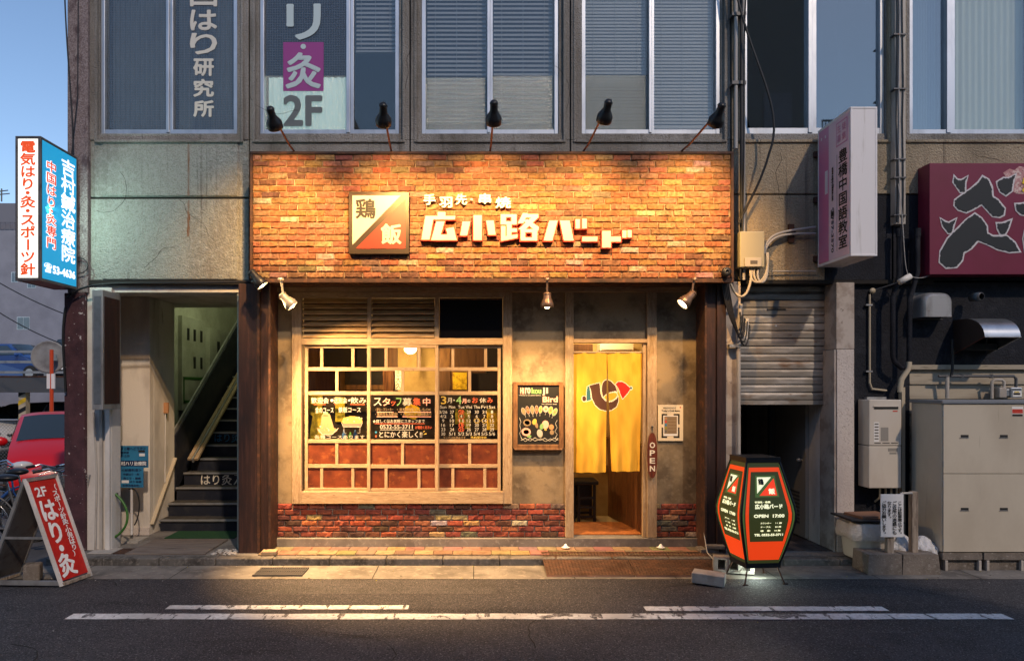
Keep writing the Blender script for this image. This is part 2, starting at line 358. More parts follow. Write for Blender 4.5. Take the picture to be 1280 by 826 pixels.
mat('door_panel', (.2, .085, .035), .45, var=[((.08, .03, .014), 7, (9, 9, .4), .42, .62), ((.3, .14, .06), 11, (9, 9, .4), .56, .7)])
mat('orange_mat', (.4, .14, .035), .95, var=[((.26, .085, .02), 30, (1, 1, 1), .4, .65)], bump=[(160, .5, .005)])
mat('noren', (.66, .38, .035), .85, var=[((.54, .28, .02), 5, (1, 1, .4), .4, .7)], bump=[(150, .2, .002)])
mat('noren_white', (.8, .74, .6), .85); mat('noren_brown', (.075, .03, .018), .85); mat('noren_red', (.45, .015, .012), .85); mat('noren_teal', (.03, .14, .17), .85)
mat('black_paint', (.012, .012, .014), .4); mat('black_matte', (.02, .02, .022), .6)
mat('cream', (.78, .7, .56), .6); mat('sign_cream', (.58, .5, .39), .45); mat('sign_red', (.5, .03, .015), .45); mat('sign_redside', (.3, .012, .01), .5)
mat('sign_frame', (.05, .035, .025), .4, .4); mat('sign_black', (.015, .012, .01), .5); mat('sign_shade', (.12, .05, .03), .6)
mat('chalk', (0.42, 0.405, 0.36), .9); mat('chalk_red', (0.465, 0.087, 0.037), .9); mat('chalk_green', (0.186, 0.372, 0.136), .9); mat('chalk_yellow', (0.527, 0.384, 0.074), .9); mat('chalk_pink', (.8, .4, .32), .9); mat('chalk_brown', (.45, .22, .1), .9); mat('chalk_tan', (0.26, 0.185, 0.105), .9)
mat('chalkboard', (.012, .012, .011), .5); mat('window_dark', (.02, .015, .012), .6); mat('olive', (.5, .46, .05), .8, var=[((.16, .15, .02), 6, (1, 1, 1), .4, .6)]); mat('patch_yellow', (.85, .6, .03), .7, var=[((.4, .25, .01), 20, (1, 1, 1), .5, .65)])
mat('bottle_blue', (.03, .12, .4), .3); mat('bottle_green', (.05, .25, .05), .3)
mat('frame_wood', (.22, .11, .045), .5, var=[((.1, .045, .02), 9, (3, 3, .6), .42, .66)])
mat('open_wood', (.16, .035, .015), .4, var=[((.08, .018, .01), 8, (5, 5, .4), .42, .64)])
mat('clinic_red', (.75, .06, .02), .5, emit=((.62, .06, .015), .6)); mat('paper', (.75, .62, .42), .8); mat('paper_white', (.82, .8, .76), .8); mat('ink', (.03, .025, .02), .8); mat('ink_soft', (.14, .12, .1), .8)
mat('salt', (.85, .84, .82), .9, bump=[(200, .3, .003)]); mat('porcelain', (.8, .79, .77), .25)
mat('ramp_steel', (.1, .058, .04), .55, .35, var=[((.16, .08, .05), 9, (1, 1, 1), .45, .7), ((.07, .035, .022), 5, (1, 1, 1), .5, .7)], bump=[(60, .3, .003)])
mat('block_grey', (.4, .37, .33), .95, var=[((.26, .23, .2), 8, (1, 1, 1), .45, .7)], bump=[(70, .8, .008)])
mat('block_dark', (.2, .17, .145), .95, var=[((.1, .085, .07), 6, (1, 1, 1), .45, .68), ((.3, .27, .24), 40, (1, 1, 1), .55, .7)], bump=[(70, .9, .009)])
mat('stone_tile', (.5, .43, .37), .45, var=[((.36, .29, .24), 5, (1, 1, 1), .48, .58), ((.2, .15, .12), 22, (1, 1, 1), .64, .7)], bump=[(40, .2, .004)])
mat('plaster_pink', (.62, .55, .5), .9, var=[('mul', 60, (1, 1, 1), .55, .68), ((.5, .43, .39), 3, (1, 1, .5), .46, .7)], bump=[(45, .8, .01)])
mat('shutter_metal', (.24, .225, .205), .5, .3, var=[((.42, .4, .38), 5, (.4, 1, 2), .5, .64), ((.17, .1, .06), 4, (.6, 1, 1.6), .56, .7), ((.12, .07, .045), 13, (.5, 1, 2), .64, .74)])
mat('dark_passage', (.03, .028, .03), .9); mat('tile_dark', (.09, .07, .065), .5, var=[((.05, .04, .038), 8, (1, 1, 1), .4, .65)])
mat('door_grey', (.34, .32, .29), .55, .2)
mat('siding', (.4, .35, .27), .75, var=[((.24, .2, .15), 4, (.3, 1, 2.5), .45, .68), ((.1, .09, .06), 12, (.3, 1, 3), .62, .75)])
mat('cabinet', (.56, .5, .4), .6, 0, var=[((.48, .42, .33), 2, (1, 1, .6), .4, .65), ((.3, .25, .19), 5, (3, 3, .25), .66, .8)], bump=[(200, .15, .002)])
mat('cabinet_top', (.22, .24, .27), .5, .3); mat('heater', (.62, .56, .48), .5, 0, var=[((.53, .46, .38), 3, (1, 1, .4), .45, .7)])
mat('slot', (.02, .02, .02), .6); mat('label_grey', (.3, .28, .25), .7); mat('label_red', (.55, .05, .03), .6)
mat('plastic_white', (.72, .68, .62), .5, var=[((.58, .53, .46), 6, (1, 1, 1), .5, .7)]); mat('plastic_bag', (.62, .63, .66), .35, bump=[(18, .9, .03)])
mat('film_bag', (.66, .6, .54), .35, bump=[(25, .9, .02)])
mat('lid_dark', (.03, .028, .03), .6); mat('cardboard', (.25, .13, .08), .9)
mat('weathered_wood', (.34, .28, .22), .9, var=[((.16, .12, .09), 14, (4, 4, .4), .45, .65), ((.5, .45, .4), 20, (4, 4, .5), .58, .7)], bump=[(50, .5, .005)])
mat('pipe_grey', (.45, .41, .36), .5, var=[((.3, .26, .22), 5, (1, 1, .5), .5, .7)]); mat('pipe_beige', (.5, .42, .3), .5); mat('cable_black', (.012, .012, .014), .5); mat('cable_grey', (.4, .38, .36), .5)
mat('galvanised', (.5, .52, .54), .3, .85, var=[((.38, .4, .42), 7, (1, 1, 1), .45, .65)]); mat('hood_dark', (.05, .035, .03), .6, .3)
mat('pink_panel', (.8, .6, .66), .4, var=[((.72, .54, .6), 2, (1, 1, 1), .4, .6)]); mat('pink_deep', (.68, .2, .36), .4, var=[((.62, .27, .42), 1.6, (1, 1, 1), .4, .6)]); mat('pink_white', (.72, .68, .7), .4)
mat('sign_case_white', (.8, .77, .77), .45, var=[((.45, .41, .36), 4, (3, 1, .3), .55, .75)])
mat('maroon_sign', (.19, .02, .055), .45, var=[((.16, .018, .04), 1.4, (1, 1, 1), .4, .65)], bump=[(160, .1, .002)]); mat('brush_ink', (.018, .022, .026), .6); mat('brush_edge', (.62, .6, .62), .6)
mat('petal', (.5, .25, .25), .7, var=[((.7, .55, .5), 30, (1, 1, 1), .5, .6), ((.15, .06, .06), 24, (1, 1, 1), .55, .65)]); mat('gold', (.85, .62, .03), .6)
mat('lit_white', (.9, .92, .8), .5, emit=((1, 1, .88), 1.0)); mat('lit_blue', (.02, .3, .55), .5, emit=((.012, .33, .62), .62)); mat('lit_text', (.9, .9, .9), .5, emit=((1, 1, 1), .82)); mat('lit_red', (.75, .1, .02), .5, emit=((.8, .07, .01), .5)); mat('lit_pinkred', (.7, .14, .12), .5, emit=((.75, .15, .12), .5))
mat('sign_case', (.16, .15, .15), .45, .5, var=[((.1, .08, .075), 8, (1, 1, 1), .5, .7)])
mat('lantern_olive', (.05, .055, .02), .5, emit=((.045, .05, .012), .5)); mat('lantern_orange', (.6, .07, .012), .5, emit=((1, .06, .008), .62)); mat('lantern_text', (.9, .9, .65), .5, emit=((1, .95, .6), .75)); mat('lantern_green', (.06, .12, .03), .5, emit=((.09, .15, .04), .5)); mat('lantern_red', (.8, .05, .02), .5, emit=((.9, .05, .015), .8)); mat('lantern_ink', (.02, .02, .02), .5)
mat('red_board', (.5, .015, .012), .45, var=[((.42, .015, .012), 6, (1, 1, 1), .4, .6)]); mat('board_white', (.8, .79, .78), .5)
mat('notice_blue', (.035, .22, .4), .5, var=[((.03, .17, .32), 4, (1, 1, 1), .4, .6)]); mat('notice_dark', (.015, .03, .09), .5)
mat('green_mat', (.012, .06, .022), .95, bump=[(160, .6, .006)]); mat('hose_green', (.05, .16, .03), .4)
mat('deck_board', (.2, .165, .14), .85, var=[((.1, .08, .07), 8, (.4, 6, 1), .42, .66)]); mat('gravel_white', (.45, .43, .4), .9)
mat('car_red', (.62, .008, .014), .3, coat=.25); mat('car_blue', (.015, .06, .22), .25, coat=.4); mat('car_white', (.6, .6, .6), .3, coat=.6); mat('car_dark', (.02, .022, .026), .3, coat=.6); mat('car_silver', (.4, .42, .45), .3, .5, coat=.6)
mat('car_glass', (.03, .045, .055), .06, spec=.8); mat('tyre', (.018, .018, .018), .85); mat('chrome', (.7, .7, .72), .2, 1); mat('headlight', (.6, .62, .65), .1, spec=.8); mat('tail_red', (.5, .03, .02), .3)
mat('far_wall', (.25, .25, .29), .9, var=[((.2, .2, .235), 1, (1, 1, 1), .4, .65)]); mat('far_dark', (.16, .16, .19), .8); mat('far_window', (.1, .14, .18), .15, spec=.7)
mat('mirror_back', (.27, .28, .28), .6, var=[((.18, .18, .19), 5, (1, 1, 1), .4, .65)]); mat('pole_orange', (.6, .07, .02), .45); mat('hazard_yellow', (.7, .45, .02), .6)
mat('lot_ground', (.06, .058, .06), .9, var=[((.1, .095, .095), 2, (1, 1, 1), .4, .65)])
mat('bulb', (1, .9, .7), .4, emit=((1, .72, .36), 22)); mat('bulb_white', (1, 1, .95), .4, emit=((1, .9, .68), 9)); mat('globe', (1, .9, .7), .4, emit=((1, .8, .42), 7))
mat('lamp_cream', (.62, .52, .36), .35, .3); mat('lamp_bronze', (.2, .13, .09), .35, .6); mat('reflector', (.8, .7, .5), .2, .8, emit=((1, .7, .35), 1.4)); mat('arm_red', (.12, .035, .025), .45, .3)
mat('sheet_dark', (.13, .16, .165), .9, var=[((.08, .1, .11), 2, (1, 1, .4), .4, .6)]); mat('meter_beige', (.4, .36, .25), .5); mat('assumed_tube_lamp', (1, 1, 1), .4, emit=((.85, 1, .78), 5)); mat('window_room', (.012, .014, .018), .9); mat('window_room_lit', (.6, .65, .62), .9, emit=((.55, .72, .7), .8)); mat('curtain_teal', (.82, .88, .74), .9, var=[((.74, .8, .66), 10, (4, 1, .1), .4, .6)])
mat('blind_slat', (.5, .5, .47), .5); mat('blind_slat_dark', (.42, .42, .43), .5); mat('film_teal', (.5, .6, .62), .6); mat('film_purple', (.3, .05, .24), .6); mat('film_grey', (.13, .15, .155), .6); mat('film_cream', (.68, .64, .56), .6)
glass_mat('glass_upper', (.9, .92, .93), .06, .02); glass_mat('glass_dark', (.6, .66, .72), .26, .02); glass_mat('glass_shop', (.95, .93, .88), .05, .02)
glass_mat('glass_ripple', (.8, .85, .85), .12, .18, (70, 1.0), .17, (.75, .88, .84)); glass_mat('glass_frost', (.75, .8, .8), .12, .25, (160, .8), .3, (.5, .56, .54))
# ================================================================== ground, road, kerb
FY = -.15
LX, RX = X(82, -.2), X(1420, FY)            # building ends
mb = MB(); mb.add([(-70, -60, 0), (70, -60, 0), (70, 90, 0), (-70, 90, 0)], [(0, 1, 2, 3)], 'asphalt'); struct(mb.build('road'))
mb = MB(); mb.add([(-30, -1.1, .004), (30, -1.1, .004), (30, -.58, .008), (-30, -.58, .008)], [(0, 1, 2, 3)], 'gutter')
for i in range(-24, 25): mb.add([(i * 1.0 - .004, -1.098, .0062), (i * 1.0 + .004, -1.098, .0062), (i * 1.0 + .004, -.59, .0102), (i * 1.0 - .004, -.59, .0102)], [(0, 1, 2, 3)], 'panel_joint')
struct(mb.build('gutter_strip'))
mb = MB()
KX0, KX1 = X(105, -.58), X(672, -.58)
x = LX
while x < RX:
    ln = .6
    a, b = x, min(x + ln - .006, RX); x += ln
    if b <= KX0 - .3: continue
    top = .085 if b < KX1 + 2 else .075
    mb.box(a, b, -.58, -.44, 0, top, 'kerb_stone')
struct(mb.build('kerb', bevel=.012))
mb = MB(); mb.box(LX + .05, RX, -.436, 8, -.02, .078, 'pavement_concrete'); struct(mb.build('pavement'))
# lot beside the building
mb = MB(); mb.add([(-40, -1.0, .006), (LX - .02, -1.0, .006), (LX - .02, 60, .006), (-40, 60, .006)], [(0, 1, 2, 3)], 'lot_ground'); struct(mb.build('parking_ground'))
# brick pavers in front of the shop
mb = MB(); rnd = random.Random(3)
pal = lambda r: tuple(c * r.uniform(.75, 1.2) for c in r.choice([(.2, .13, .085), (.23, .155, .1), (.18, .115, .08), (.25, .17, .115)]))
for r, (ya, yb) in enumerate(((-.43, -.245), (-.24, -.065))):
    x = X(338, -.3) + (0 if r else -.1)
    while x < X(884, -.3):
        mb.box(x, x + .205, ya, yb, .07, .094 + rnd.uniform(-.0015, .0015), 'paver', col=pal(rnd)); x += .21
struct(mb.build('brick_paving', bevel=.003))
# painted lines
mb = MB()
def line(px0, px1, py0, py1, z):
    d0, d1 = CAM_Z * F / (py0 - 485), CAM_Z * F / (py1 - 485)
    xa, xb = (px0 - 592) * d1 / F, (px1 - 592) * d1 / F; n = 60
    r = random.Random(px0); pts = []
    for i in range(n + 1):
        t = i / n; j = .006; pts.append((xa + (xb - xa) * t, d0 - CAM_D + r.uniform(-j, j), z)); pts.append((xa + (xb - xa) * t, d1 - CAM_D + r.uniform(-j, j), z))
    mb.add(pts, [(2 * i, 2 * i + 1, 2 * i + 3, 2 * i + 2) for i in range(n)], 'road_paint')
line(80, 1268, 767, 774, .004); line(206, 510, 756.5, 761.5, .004); line(808, 1112, 758, 763.5, .004)
struct(mb.build('road_marking'))
ck = MB(); rk = random.Random(31)
def crack(p, a, n, st, wd):
    pts = [Vector((*p, .0032))]
    for _ in range(n): a += rk.uniform(-.5, .5); pts.append(pts[-1] + Vector((math.cos(a), math.sin(a), 0)) * st * rk.uniform(.6, 1.3))
    for q0, q1 in zip(pts, pts[1:]):
        d = (q1 - q0).normalized(); s_ = Vector((-d.y, d.x, 0)) * wd * rk.uniform(.5, 1.3); ck.add([q0 - s_, q1 - s_ * .9, q1 + s_ * .9, q0 + s_], [(0, 1, 2, 3)], 'panel_joint')
for p, a, n, st, wd in (((-3.4, -2.9), .2, 16, .13, .004), ((1.6, -1.3), -.7, 22, .1, .004), ((4.1, -1.4), -.9, 16, .12, .004), ((-1.2, -2.6), -.05, 20, .16, .0035), ((.6, -2.1), -1.5, 10, .1, .004), ((-4.8, -2.2), .1, 18, .12, .004)): crack(p, a, n, st, wd)
struct(ck.build('road_crack'))
ap = MB(); ap.add([(-1.9, -1.62, .0016), (.2, -1.6, .0016), (.22, -1.13, .0016), (-1.88, -1.12, .0016)], [(0, 1, 2, 3)], 'asphalt_patch'); ap.add([(2.9, -3.3, .0016), (5.6, -3.25, .0016), (5.6, -2.62, .0016), (2.9, -2.66, .0016)], [(0, 1, 2, 3)], 'asphalt_patch'); struct(ap.build('road_patch'))
gt = MB(); rk = random.Random(5)
for _ in range(170):
    xx, yy = rk.uniform(-5.2, 6.2), rk.choice([rk.uniform(-.66, -.59), rk.uniform(-1.25, -1.05), rk.uniform(-1.1, -.6), rk.uniform(-4, -1.1)]); rr_ = rk.uniform(.003, .009); gt.ball((xx, yy, .008), rr_, rk.choice(['gravel_white', 'block_dark', 'kerb_stone', 'olive']), 5, (1, 1.3, .5))
tag(gt.build('grit'), 'loose grit and bits of leaf scattered along the gutter and road', 'grit', kind='stuff')
# drain grate
g = MB(); gx0, gx1 = X(322, -.82), X(383, -.82)
g.box(gx0, gx1, -1.0, -.70, .007, .012, 'slot')
for i in range(22): xx = gx0 + (gx1 - gx0) * (i + .5) / 22; g.box(xx - .006, xx + .006, -.99, -.71, .012, .02, 'steel_dark')
for yy in (-1.0, -.855, -.712): g.box(gx0, gx1, yy - .008, yy + .008, .0125, .022, 'steel_dark')
tag(g.build('drain_grate', org=(gx0, -.85, .006)), 'dark steel drain grate set in the gutter left of the shop', 'drain grate')
# ================================================================== concrete building
BLD = thing('concrete_building', 'grey concrete two-storey building with aluminium windows above the brick shop sign', 'building', (0, 0, 0))
ZT = 7.7; ZW = 6.75
JO = [110, 311.5, 512.5, 713, 914, 1116, 1320]
WIN = [(122, 301), (319, 503), (521, 704), (720, 905), (924, 1110), (1132, 1304)]
walls = MB(); lowp = MB(); joint = MB()
joint.box(X(108, FY), X(1322, FY), FY + .035, FY + .26, Z(352, FY), ZT, 'panel_joint')
# openings are cut by building the dark backing only round the windows
joint = MB()
for i in range(6):
    a, b = X(JO[i], FY) + .008, X(JO[i + 1], FY) - .008; wa, wb = X(WIN[i][0], FY), X(WIN[i][1], FY); zs = Z(175, FY)
    pm = 'concrete_facade' if i < 4 else 'stucco_beige'
    walls.box(a, wa, FY, FY + .2, zs, ZT, pm); walls.box(wb, b, FY, FY + .2, zs, ZT, pm); walls.box(wa, wb, FY, FY + .2, ZW, ZT, pm)
    zj = Z(247 if i < 4 else 243, FY)
    if i == 0:
        for z0, z1 in ((Z(350, FY), zj - .012), (zj + .012, zs - .001)):
            lowp.box(a, b, FY + .012, FY + .2, z0, z1, 'panel_plaster'); lowp.box(X(128, FY), X(297, FY), FY, FY + .011, z0 + .01, z1 - .02, 'panel_plaster')
    elif i in (1, 2, 3): lowp.box(a, b, FY, FY + .2, Z(350, FY), zs - .001, 'concrete_facade')
    else:
        lowp.box(a, b, FY, FY + .2, zj + .008, zs - .001, 'stucco_beige')
        if i == 4:
            xs = X(1031, FY); lowp.box(a, xs, FY, FY + .2, Z(350, FY), zj - .008, 'stucco_beige'); lowp.box(xs, b, FY + .002, FY + .2, Z(350, FY), zj - .008, 'navy_paint')
        else: lowp.box(a, b, FY + .002, FY + .2, Z(350, FY), zj - .008, 'navy_paint')
    joint.box(b, b + .016, FY + .03, FY + .19, Z(350, FY), ZT, 'panel_joint')
    joint.box(a, b, FY + .03, FY + .19, zj - .011, zj + .007, 'panel_joint')
    # raised concrete surround of the window recess
    s0, s1 = wa - .0, wb + .0
    walls.box(s0 - .03, s0, FY - .018, FY, zs - .03, ZW, pm); walls.box(s1, s1 + .03, FY - .018, FY, zs - .03, ZW, pm); walls.box(s0 + .0005, s1 - .0005, FY - .022, FY + .0, zs - .032, zs - .0015, pm)
walls.build('facade_wall', BLD, bevel=.006); lowp.build('facade_panel', BLD, bevel=.008); joint.build('panel_joint', BLD)
ck = MB(); rk = random.Random(77)
def hair(p, a, n, st):
    pts = [Vector(p)]
    for _ in range(n): a += rk.uniform(-.45, .45); pts.append(pts[-1] + Vector((math.cos(a), 0, math.sin(a))) * st * rk.uniform(.6, 1.3))
    ck.tube(pts, [.0022 * rk.uniform(.5, 1.2) for _ in pts], 'panel_joint', 4)
for q_ in ((150, 215, -1.1, 14, .05), (268, 300, 2.3, 12, .05), (180, 335, .7, 10, .05), (975, 190, -1.3, 12, .05), (1060, 178, -1.7, 9, .05), (312, 120, -1.5, 14, .05), (514, 60, -1.6, 16, .05), (706, 150, 1.4, 16, .05), (1215, 190, -.4, 14, .05)): hair((X(q_[0], FY), FY - .0005, Z(q_[1], FY)), *q_[2:])
ck.build('crack', BLD)
# rust streak on the left panel
r_ = MB(); zj = Z(247, FY); cx = X(235.5, FY); rr = random.Random(2)
for za, zb, wd, n in ((zj + .02, Z(177, FY), .012, 14), (Z(296, FY), zj - .03, .016, 12)):
    for k in range(2):
        pts = [(cx + rr.uniform(-.006, .006) - wd * (1 - .3 * k) * rr.uniform(.5, 1), FY - .0025 - k * .0006, za + (zb - za) * i / n) for i in range(n + 1)] + [(cx + rr.uniform(-.006, .006) + wd * (1 - .3 * k) * rr.uniform(.5, 1), FY - .0025 - k * .0006, za + (zb - za) * i / n) for i in range(n, -1, -1)]
        m_ = len(pts)
        r_.add(pts, [(i, m_ - 1 - i, m_ - 2 - i, i + 1) for i in range(m_ // 2 - 1)], 'rust_stain')
r_.build('rust_streak', BLD)
# shell: roof, sides, back, floor slab of the upper storey, ledge
s = MB()
s.box(LX, RX, FY + .2, 8.2, ZT - .2, ZT, 'concrete_facade'); s.box(LX, RX, FY - .02, FY + .2, ZT + .001, ZT + .25, 'concrete_facade')
s.box(LX, LX + .12, FY + .2, 8.2, 0, ZT - .201, 'concrete_facade'); s.box(RX - .1, RX, FY + .2, 8.2, 0, ZT - .201, 'concrete_facade'); s.box(LX + .12, RX - .1, 8.1, 8.2, 0, ZT - .201, 'concrete_facade')
s.box(X(300, 0), RX - .1, FY + .201, 8.1, 3.06, 3.2, 'concrete_facade'); s.box(LX + .12, X(300, 0), FY + .201, 1.9, 3.005, 3.2, 'passage_wall')
s.box(X(1322, FY), RX, FY, FY + .2, 0, ZT, 'stucco_beige')
s.build('building_shell', BLD)
l = MB(); l.box(X(108, FY), X(312, FY), FY - .03, FY + .2, Z(356, FY), Z(350.4, FY), 'panel_joint'); l.box(X(112, FY), X(299, FY), FY + .03, FY + .3, Z(365, FY), Z(356.4, FY), 'white_wall'); l.build('lintel', BLD); l = MB()
l.box(X(917, FY), X(1165, FY), FY - .03, FY + .2, Z(355, FY), Z(350.4, FY), 'panel_joint'); l.build('lintel', BLD)
# mottled corner column
c = MB(); c.box(X(84, -.2), X(109.5, -.2), -.2, .15, Z(366, -.2), ZT - .2, 'column_mottled'); c.build('corner_column', BLD, bevel=.01)
c = MB(); c.box(X(80, -.22), X(105.5, -.22), -.22, .15, .02, Z(366, -.2) - .002, 'column_maroon'); c.build('column_base', BLD, bevel=.01)

# ---- windows of the upper storey
GY = -.055
def window(i, frame_px, mull, mullw, kinds, bot=162, lab=None):
    x0, x1 = frame_px; f = MB(); Y = -.1; y0 = Z(168, Y); zt = ZW
    wd = .045
    f.box(X(x0, Y), X(x0, Y) + wd, Y, Y + .09, y0, zt, 'aluminium'); f.box(X(x1, Y) - wd, X(x1, Y), Y, Y + .09, y0, zt, 'aluminium')
    f.box(X(x0, Y) + wd, X(x1, Y) - wd, Y + .001, Y + .09, y0, Z(bot, Y), 'aluminium'); f.box(X(x0, Y) + wd, X(x1, Y) - wd, Y + .001, Y + .09, zt - .06, zt, 'aluminium')
    a, b = mull; f.box(X(a, Y), X((a + b) / 2, Y), Y - .012, Y + .07, y0 + .015, zt - .06, 'aluminium'); f.box(X((a + b) / 2, Y) + .001, X(b, Y), Y + .004, Y + .085, y0 + .012, zt - .06, 'aluminium')
    # sill and reveal of the recess
    f.box(X(WIN[i][0], FY), X(WIN[i][1], FY), FY + .02, FY + .19, Z(175, FY), y0 - .002, 'concrete_facade')
    f.box(X(WIN[i][0], FY), X(x0, Y) - .001, FY + .03, FY + .19, y0, zt, 'concrete_facade'); f.box(X(x1, Y) + .001, X(WIN[i][1], FY), FY + .03, FY + .19, y0, zt, 'concrete_facade')
    fo = f.build('window', BLD, bevel=.004)
    zb = Z(bot, Y); panes = [(X(x0, Y) + wd, X(a, Y)), (X(b, Y), X(x1, Y) - wd)]
    for (pa, pb), k in zip(panes, kinds):
        g = MB(); split = Z(k.get('split', 999), Y)
        if k.get('split'):
            g.box(pa, pb, GY, GY + .006, split, zt - .06, k.get('up', 'glass_upper')); g.box(pa, pb, GY, GY + .006, zb, split - .002, k['low'])
        else: g.box(pa, pb, GY, GY + .006, zb, zt - .06, k.get('up', 'glass_upper'))
        g.build('pane', fo)
        if k.get('blind'):
            z0 = Z(k['bl_bot'], 0); step = k.get('step', .045); bm = k['blind']; m_ = MB(); z = zt - .1; r = random.Random(i * 7 + int(pa * 10))
            tilt = k.get('tilt', .5)
            while z > z0:
                t = tilt + r.uniform(-.06, .06); dz, dy = .022 * math.sin(t), .022 * math.cos(t); sag = r.uniform(-.001, .001)
                m_.add([(pa + .012, .02 - dy, z - dz), (pb - .012, .02 - dy, z - dz + sag), (pb - .012, .02, z + .0035 + sag), (pa + .012, .02, z + .0035), (pa + .012, .02 + dy, z + dz), (pb - .012, .02 + dy, z + dz + sag)],
                       [(0, 1, 2, 3), (3, 2, 5, 4)], bm, smooth=True); z -= step
            for q in (.15, .5, .85): m_.tube([(pa + (pb - pa) * q, -.004, z0), (pa + (pb - pa) * q, -.004, zt - .08)], .0018, bm, 4)
            m_.box(pa + .01, pb - .01, 0, .04, z0 - .03, z0 - .012, bm); m_.build('blind', fo)
        if k.get('sheet'):
            m_ = MB(); sy0, sy1 = k['sheet'][1], k['sheet'][2]; n = 60; zz0, zz1 = Z(sy1, 0), (zt - .06 if sy0 < 0 else Z(sy0, 0)); amp = k.get('amp', .01)
            pts = [(pa + (pb - pa) * j / n, .09 + amp * math.sin(j * 1.3), zq) for zq in (zz0, zz1) for j in range(n + 1)]
            m_.add(pts, [(j, j + 1, n + 2 + j, n + 1 + j) for j in range(n)], k['sheet'][0], smooth=True); m_.build('curtain', fo)
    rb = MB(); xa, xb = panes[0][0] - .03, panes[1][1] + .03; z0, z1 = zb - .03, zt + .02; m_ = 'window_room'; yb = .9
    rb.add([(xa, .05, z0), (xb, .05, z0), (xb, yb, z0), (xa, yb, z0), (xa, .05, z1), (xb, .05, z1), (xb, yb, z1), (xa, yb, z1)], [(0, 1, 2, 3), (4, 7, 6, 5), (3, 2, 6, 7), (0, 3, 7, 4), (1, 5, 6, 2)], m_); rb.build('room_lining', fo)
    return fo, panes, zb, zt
dk = dict(blind='blind_slat_dark', bl_bot=150, step=.05, tilt=1.0)
lt = dict(blind='blind_slat', bl_bot=158, step=.038, tilt=1.22)
w1, p1, zb, zt = window(0, (126, 297), (208, 216), 8, [dict(sheet=('sheet_dark', -1, 170)), dict(sheet=('sheet_dark', -1, 170))])
w2, p2, _, _ = window(1, (325, 499), (433, 442), 9, [dict(split=93, low='glass_ripple', sheet=('window_room_lit', 93, 172)), dict(blind='blind_slat_dark', bl_bot=62, step=.05, tilt=1.0)])  # glowing sheet in the left pane stands in for the lit room
w3, _, _, _ = window(2, (527, 698), (609, 616), 7, [dict(dk, split=95, low='glass_ripple'), dict(dk, split=93, low='glass_ripple')])
w4, _, _, _ = window(3, (727, 900), (811, 818), 7, [dict(lt, split=92, low='glass_frost'), lt])
w5, _, _, _ = window(4, (929, 1105), (1010, 1021), 11, [dict(up='glass_dark'), dict(up='glass_dark')], bot=160)
w6, _, _, _ = window(5, (1136, 1300), (1183, 1194), 11, [dict(up='glass_dark', sheet=('curtain_teal', -1, 172), amp=.004), dict(up='glass_upper', sheet=('curtain_teal', -1, 172), amp=.012)], bot=162)
# wire mesh moulded in the glass of the two left windows
m_ = MB()
for (pa, pb) in p1 + p2[:1]:
    zz = zb
    if (pa, pb) == p2[0]: zz = Z(93, -.1)
    z = zz
    while z < zt - .06: m_.box(pa, pb, GY - .0016, GY - .0006, z, z + .0022, 'far_dark'); z += .028
    x = pa
    while x < pb: m_.box(x, x + .0022, GY - .0014, GY - .0004, zz, zt - .06, 'far_dark'); x += .028
m_.build('wire_mesh', BLD)
LT = GY - .006
t = MB(); xc = (237, 272)
for ch, a, b in (('中', -62, -34), ('国', -26, 9), ('は', 12, 39), ('り', 41, 69), ('研', 73, 96), ('究', 98.5, 122), ('所', 125, 147)):
    q = (xc[0], xc[1]) if ch in '中国はり' else (241, 268); t.ptext(ch, q[0], a, q[1], b, LT, 'film_cream', bold=.012)
t.build('window_lettering', w1)
t = MB(); t.pbox(354, 53, 404.5, 114, LT + .001, .002, 'film_purple')
t.ptext('リ', 357, 4, 402, 51, LT - .003, 'film_teal', bold=.02); t.ptext('ハ', 352, -68, 408, -12, LT - .003, 'film_teal', bold=.02); t.disc(P(379, 58.5, LT - .003), (0, -1, 0), .03, 'film_teal'); t.ptext('灸', 356, 65, 402, 112, LT - .003, 'film_teal', bold=.017)
t.ptext('2F', 353, 118, 404, 159, LT - .003, 'film_grey', bold=.022); t.build('window_lettering', w2)

# ---- stair passage on the left
PY = .68
pw = MB(); XL = X(187, PY)
pw.box(X(105, FY), X(140, FY), FY - .01, .05, .04, 3.0, 'white_wall'); pw.box(LX + .12, XL, PY, PY + .12, .04, 3.0, 'passage_wall')
pw.box(XL - .1, XL, PY + .121, 1.42, .04, 3.0, 'passage_wall'); pw.build('passage_wall', BLD, bevel=.006)
pw = MB(); pw.box(-4.42, -4.35, 1.5, 6, .04, 6.4, 'stairwell_wall'); pw.box(-4.35, X(300, 0) + .2, 5.6, 5.7, .04, 6.4, 'stairwell_wall'); pw.box(X(300, 0), X(300, 0) + .12, FY + .05, 5.6, .04, 6.4, 'stairwell_wall')
pw.box(-4.42, X(300, 0) + .12, 1.9, 5.7, 6.3, 6.4, 'stairwell_wall'); pw.box(-4.35, X(300, 0), 1.9, 2.0, 3.2, 6.3, 'stairwell_wall'); pw.build('stairwell_wall', BLD)
sk = MB(); sk.bar((XL + .012, PY + .02, .2), (XL + .012, 1.4, .95), .02, .06, 'pipe_beige', up=(1, 0, 0)); sk.box(X(152, PY), XL, PY - .015, PY, .06, .17, 'plaster_pink'); sk.build('skirting', BLD)
st = MB(); sl = MB(); SX0, SX1 = -3.95, X(300, 0); rise, tread, z0 = .168, .25, .057
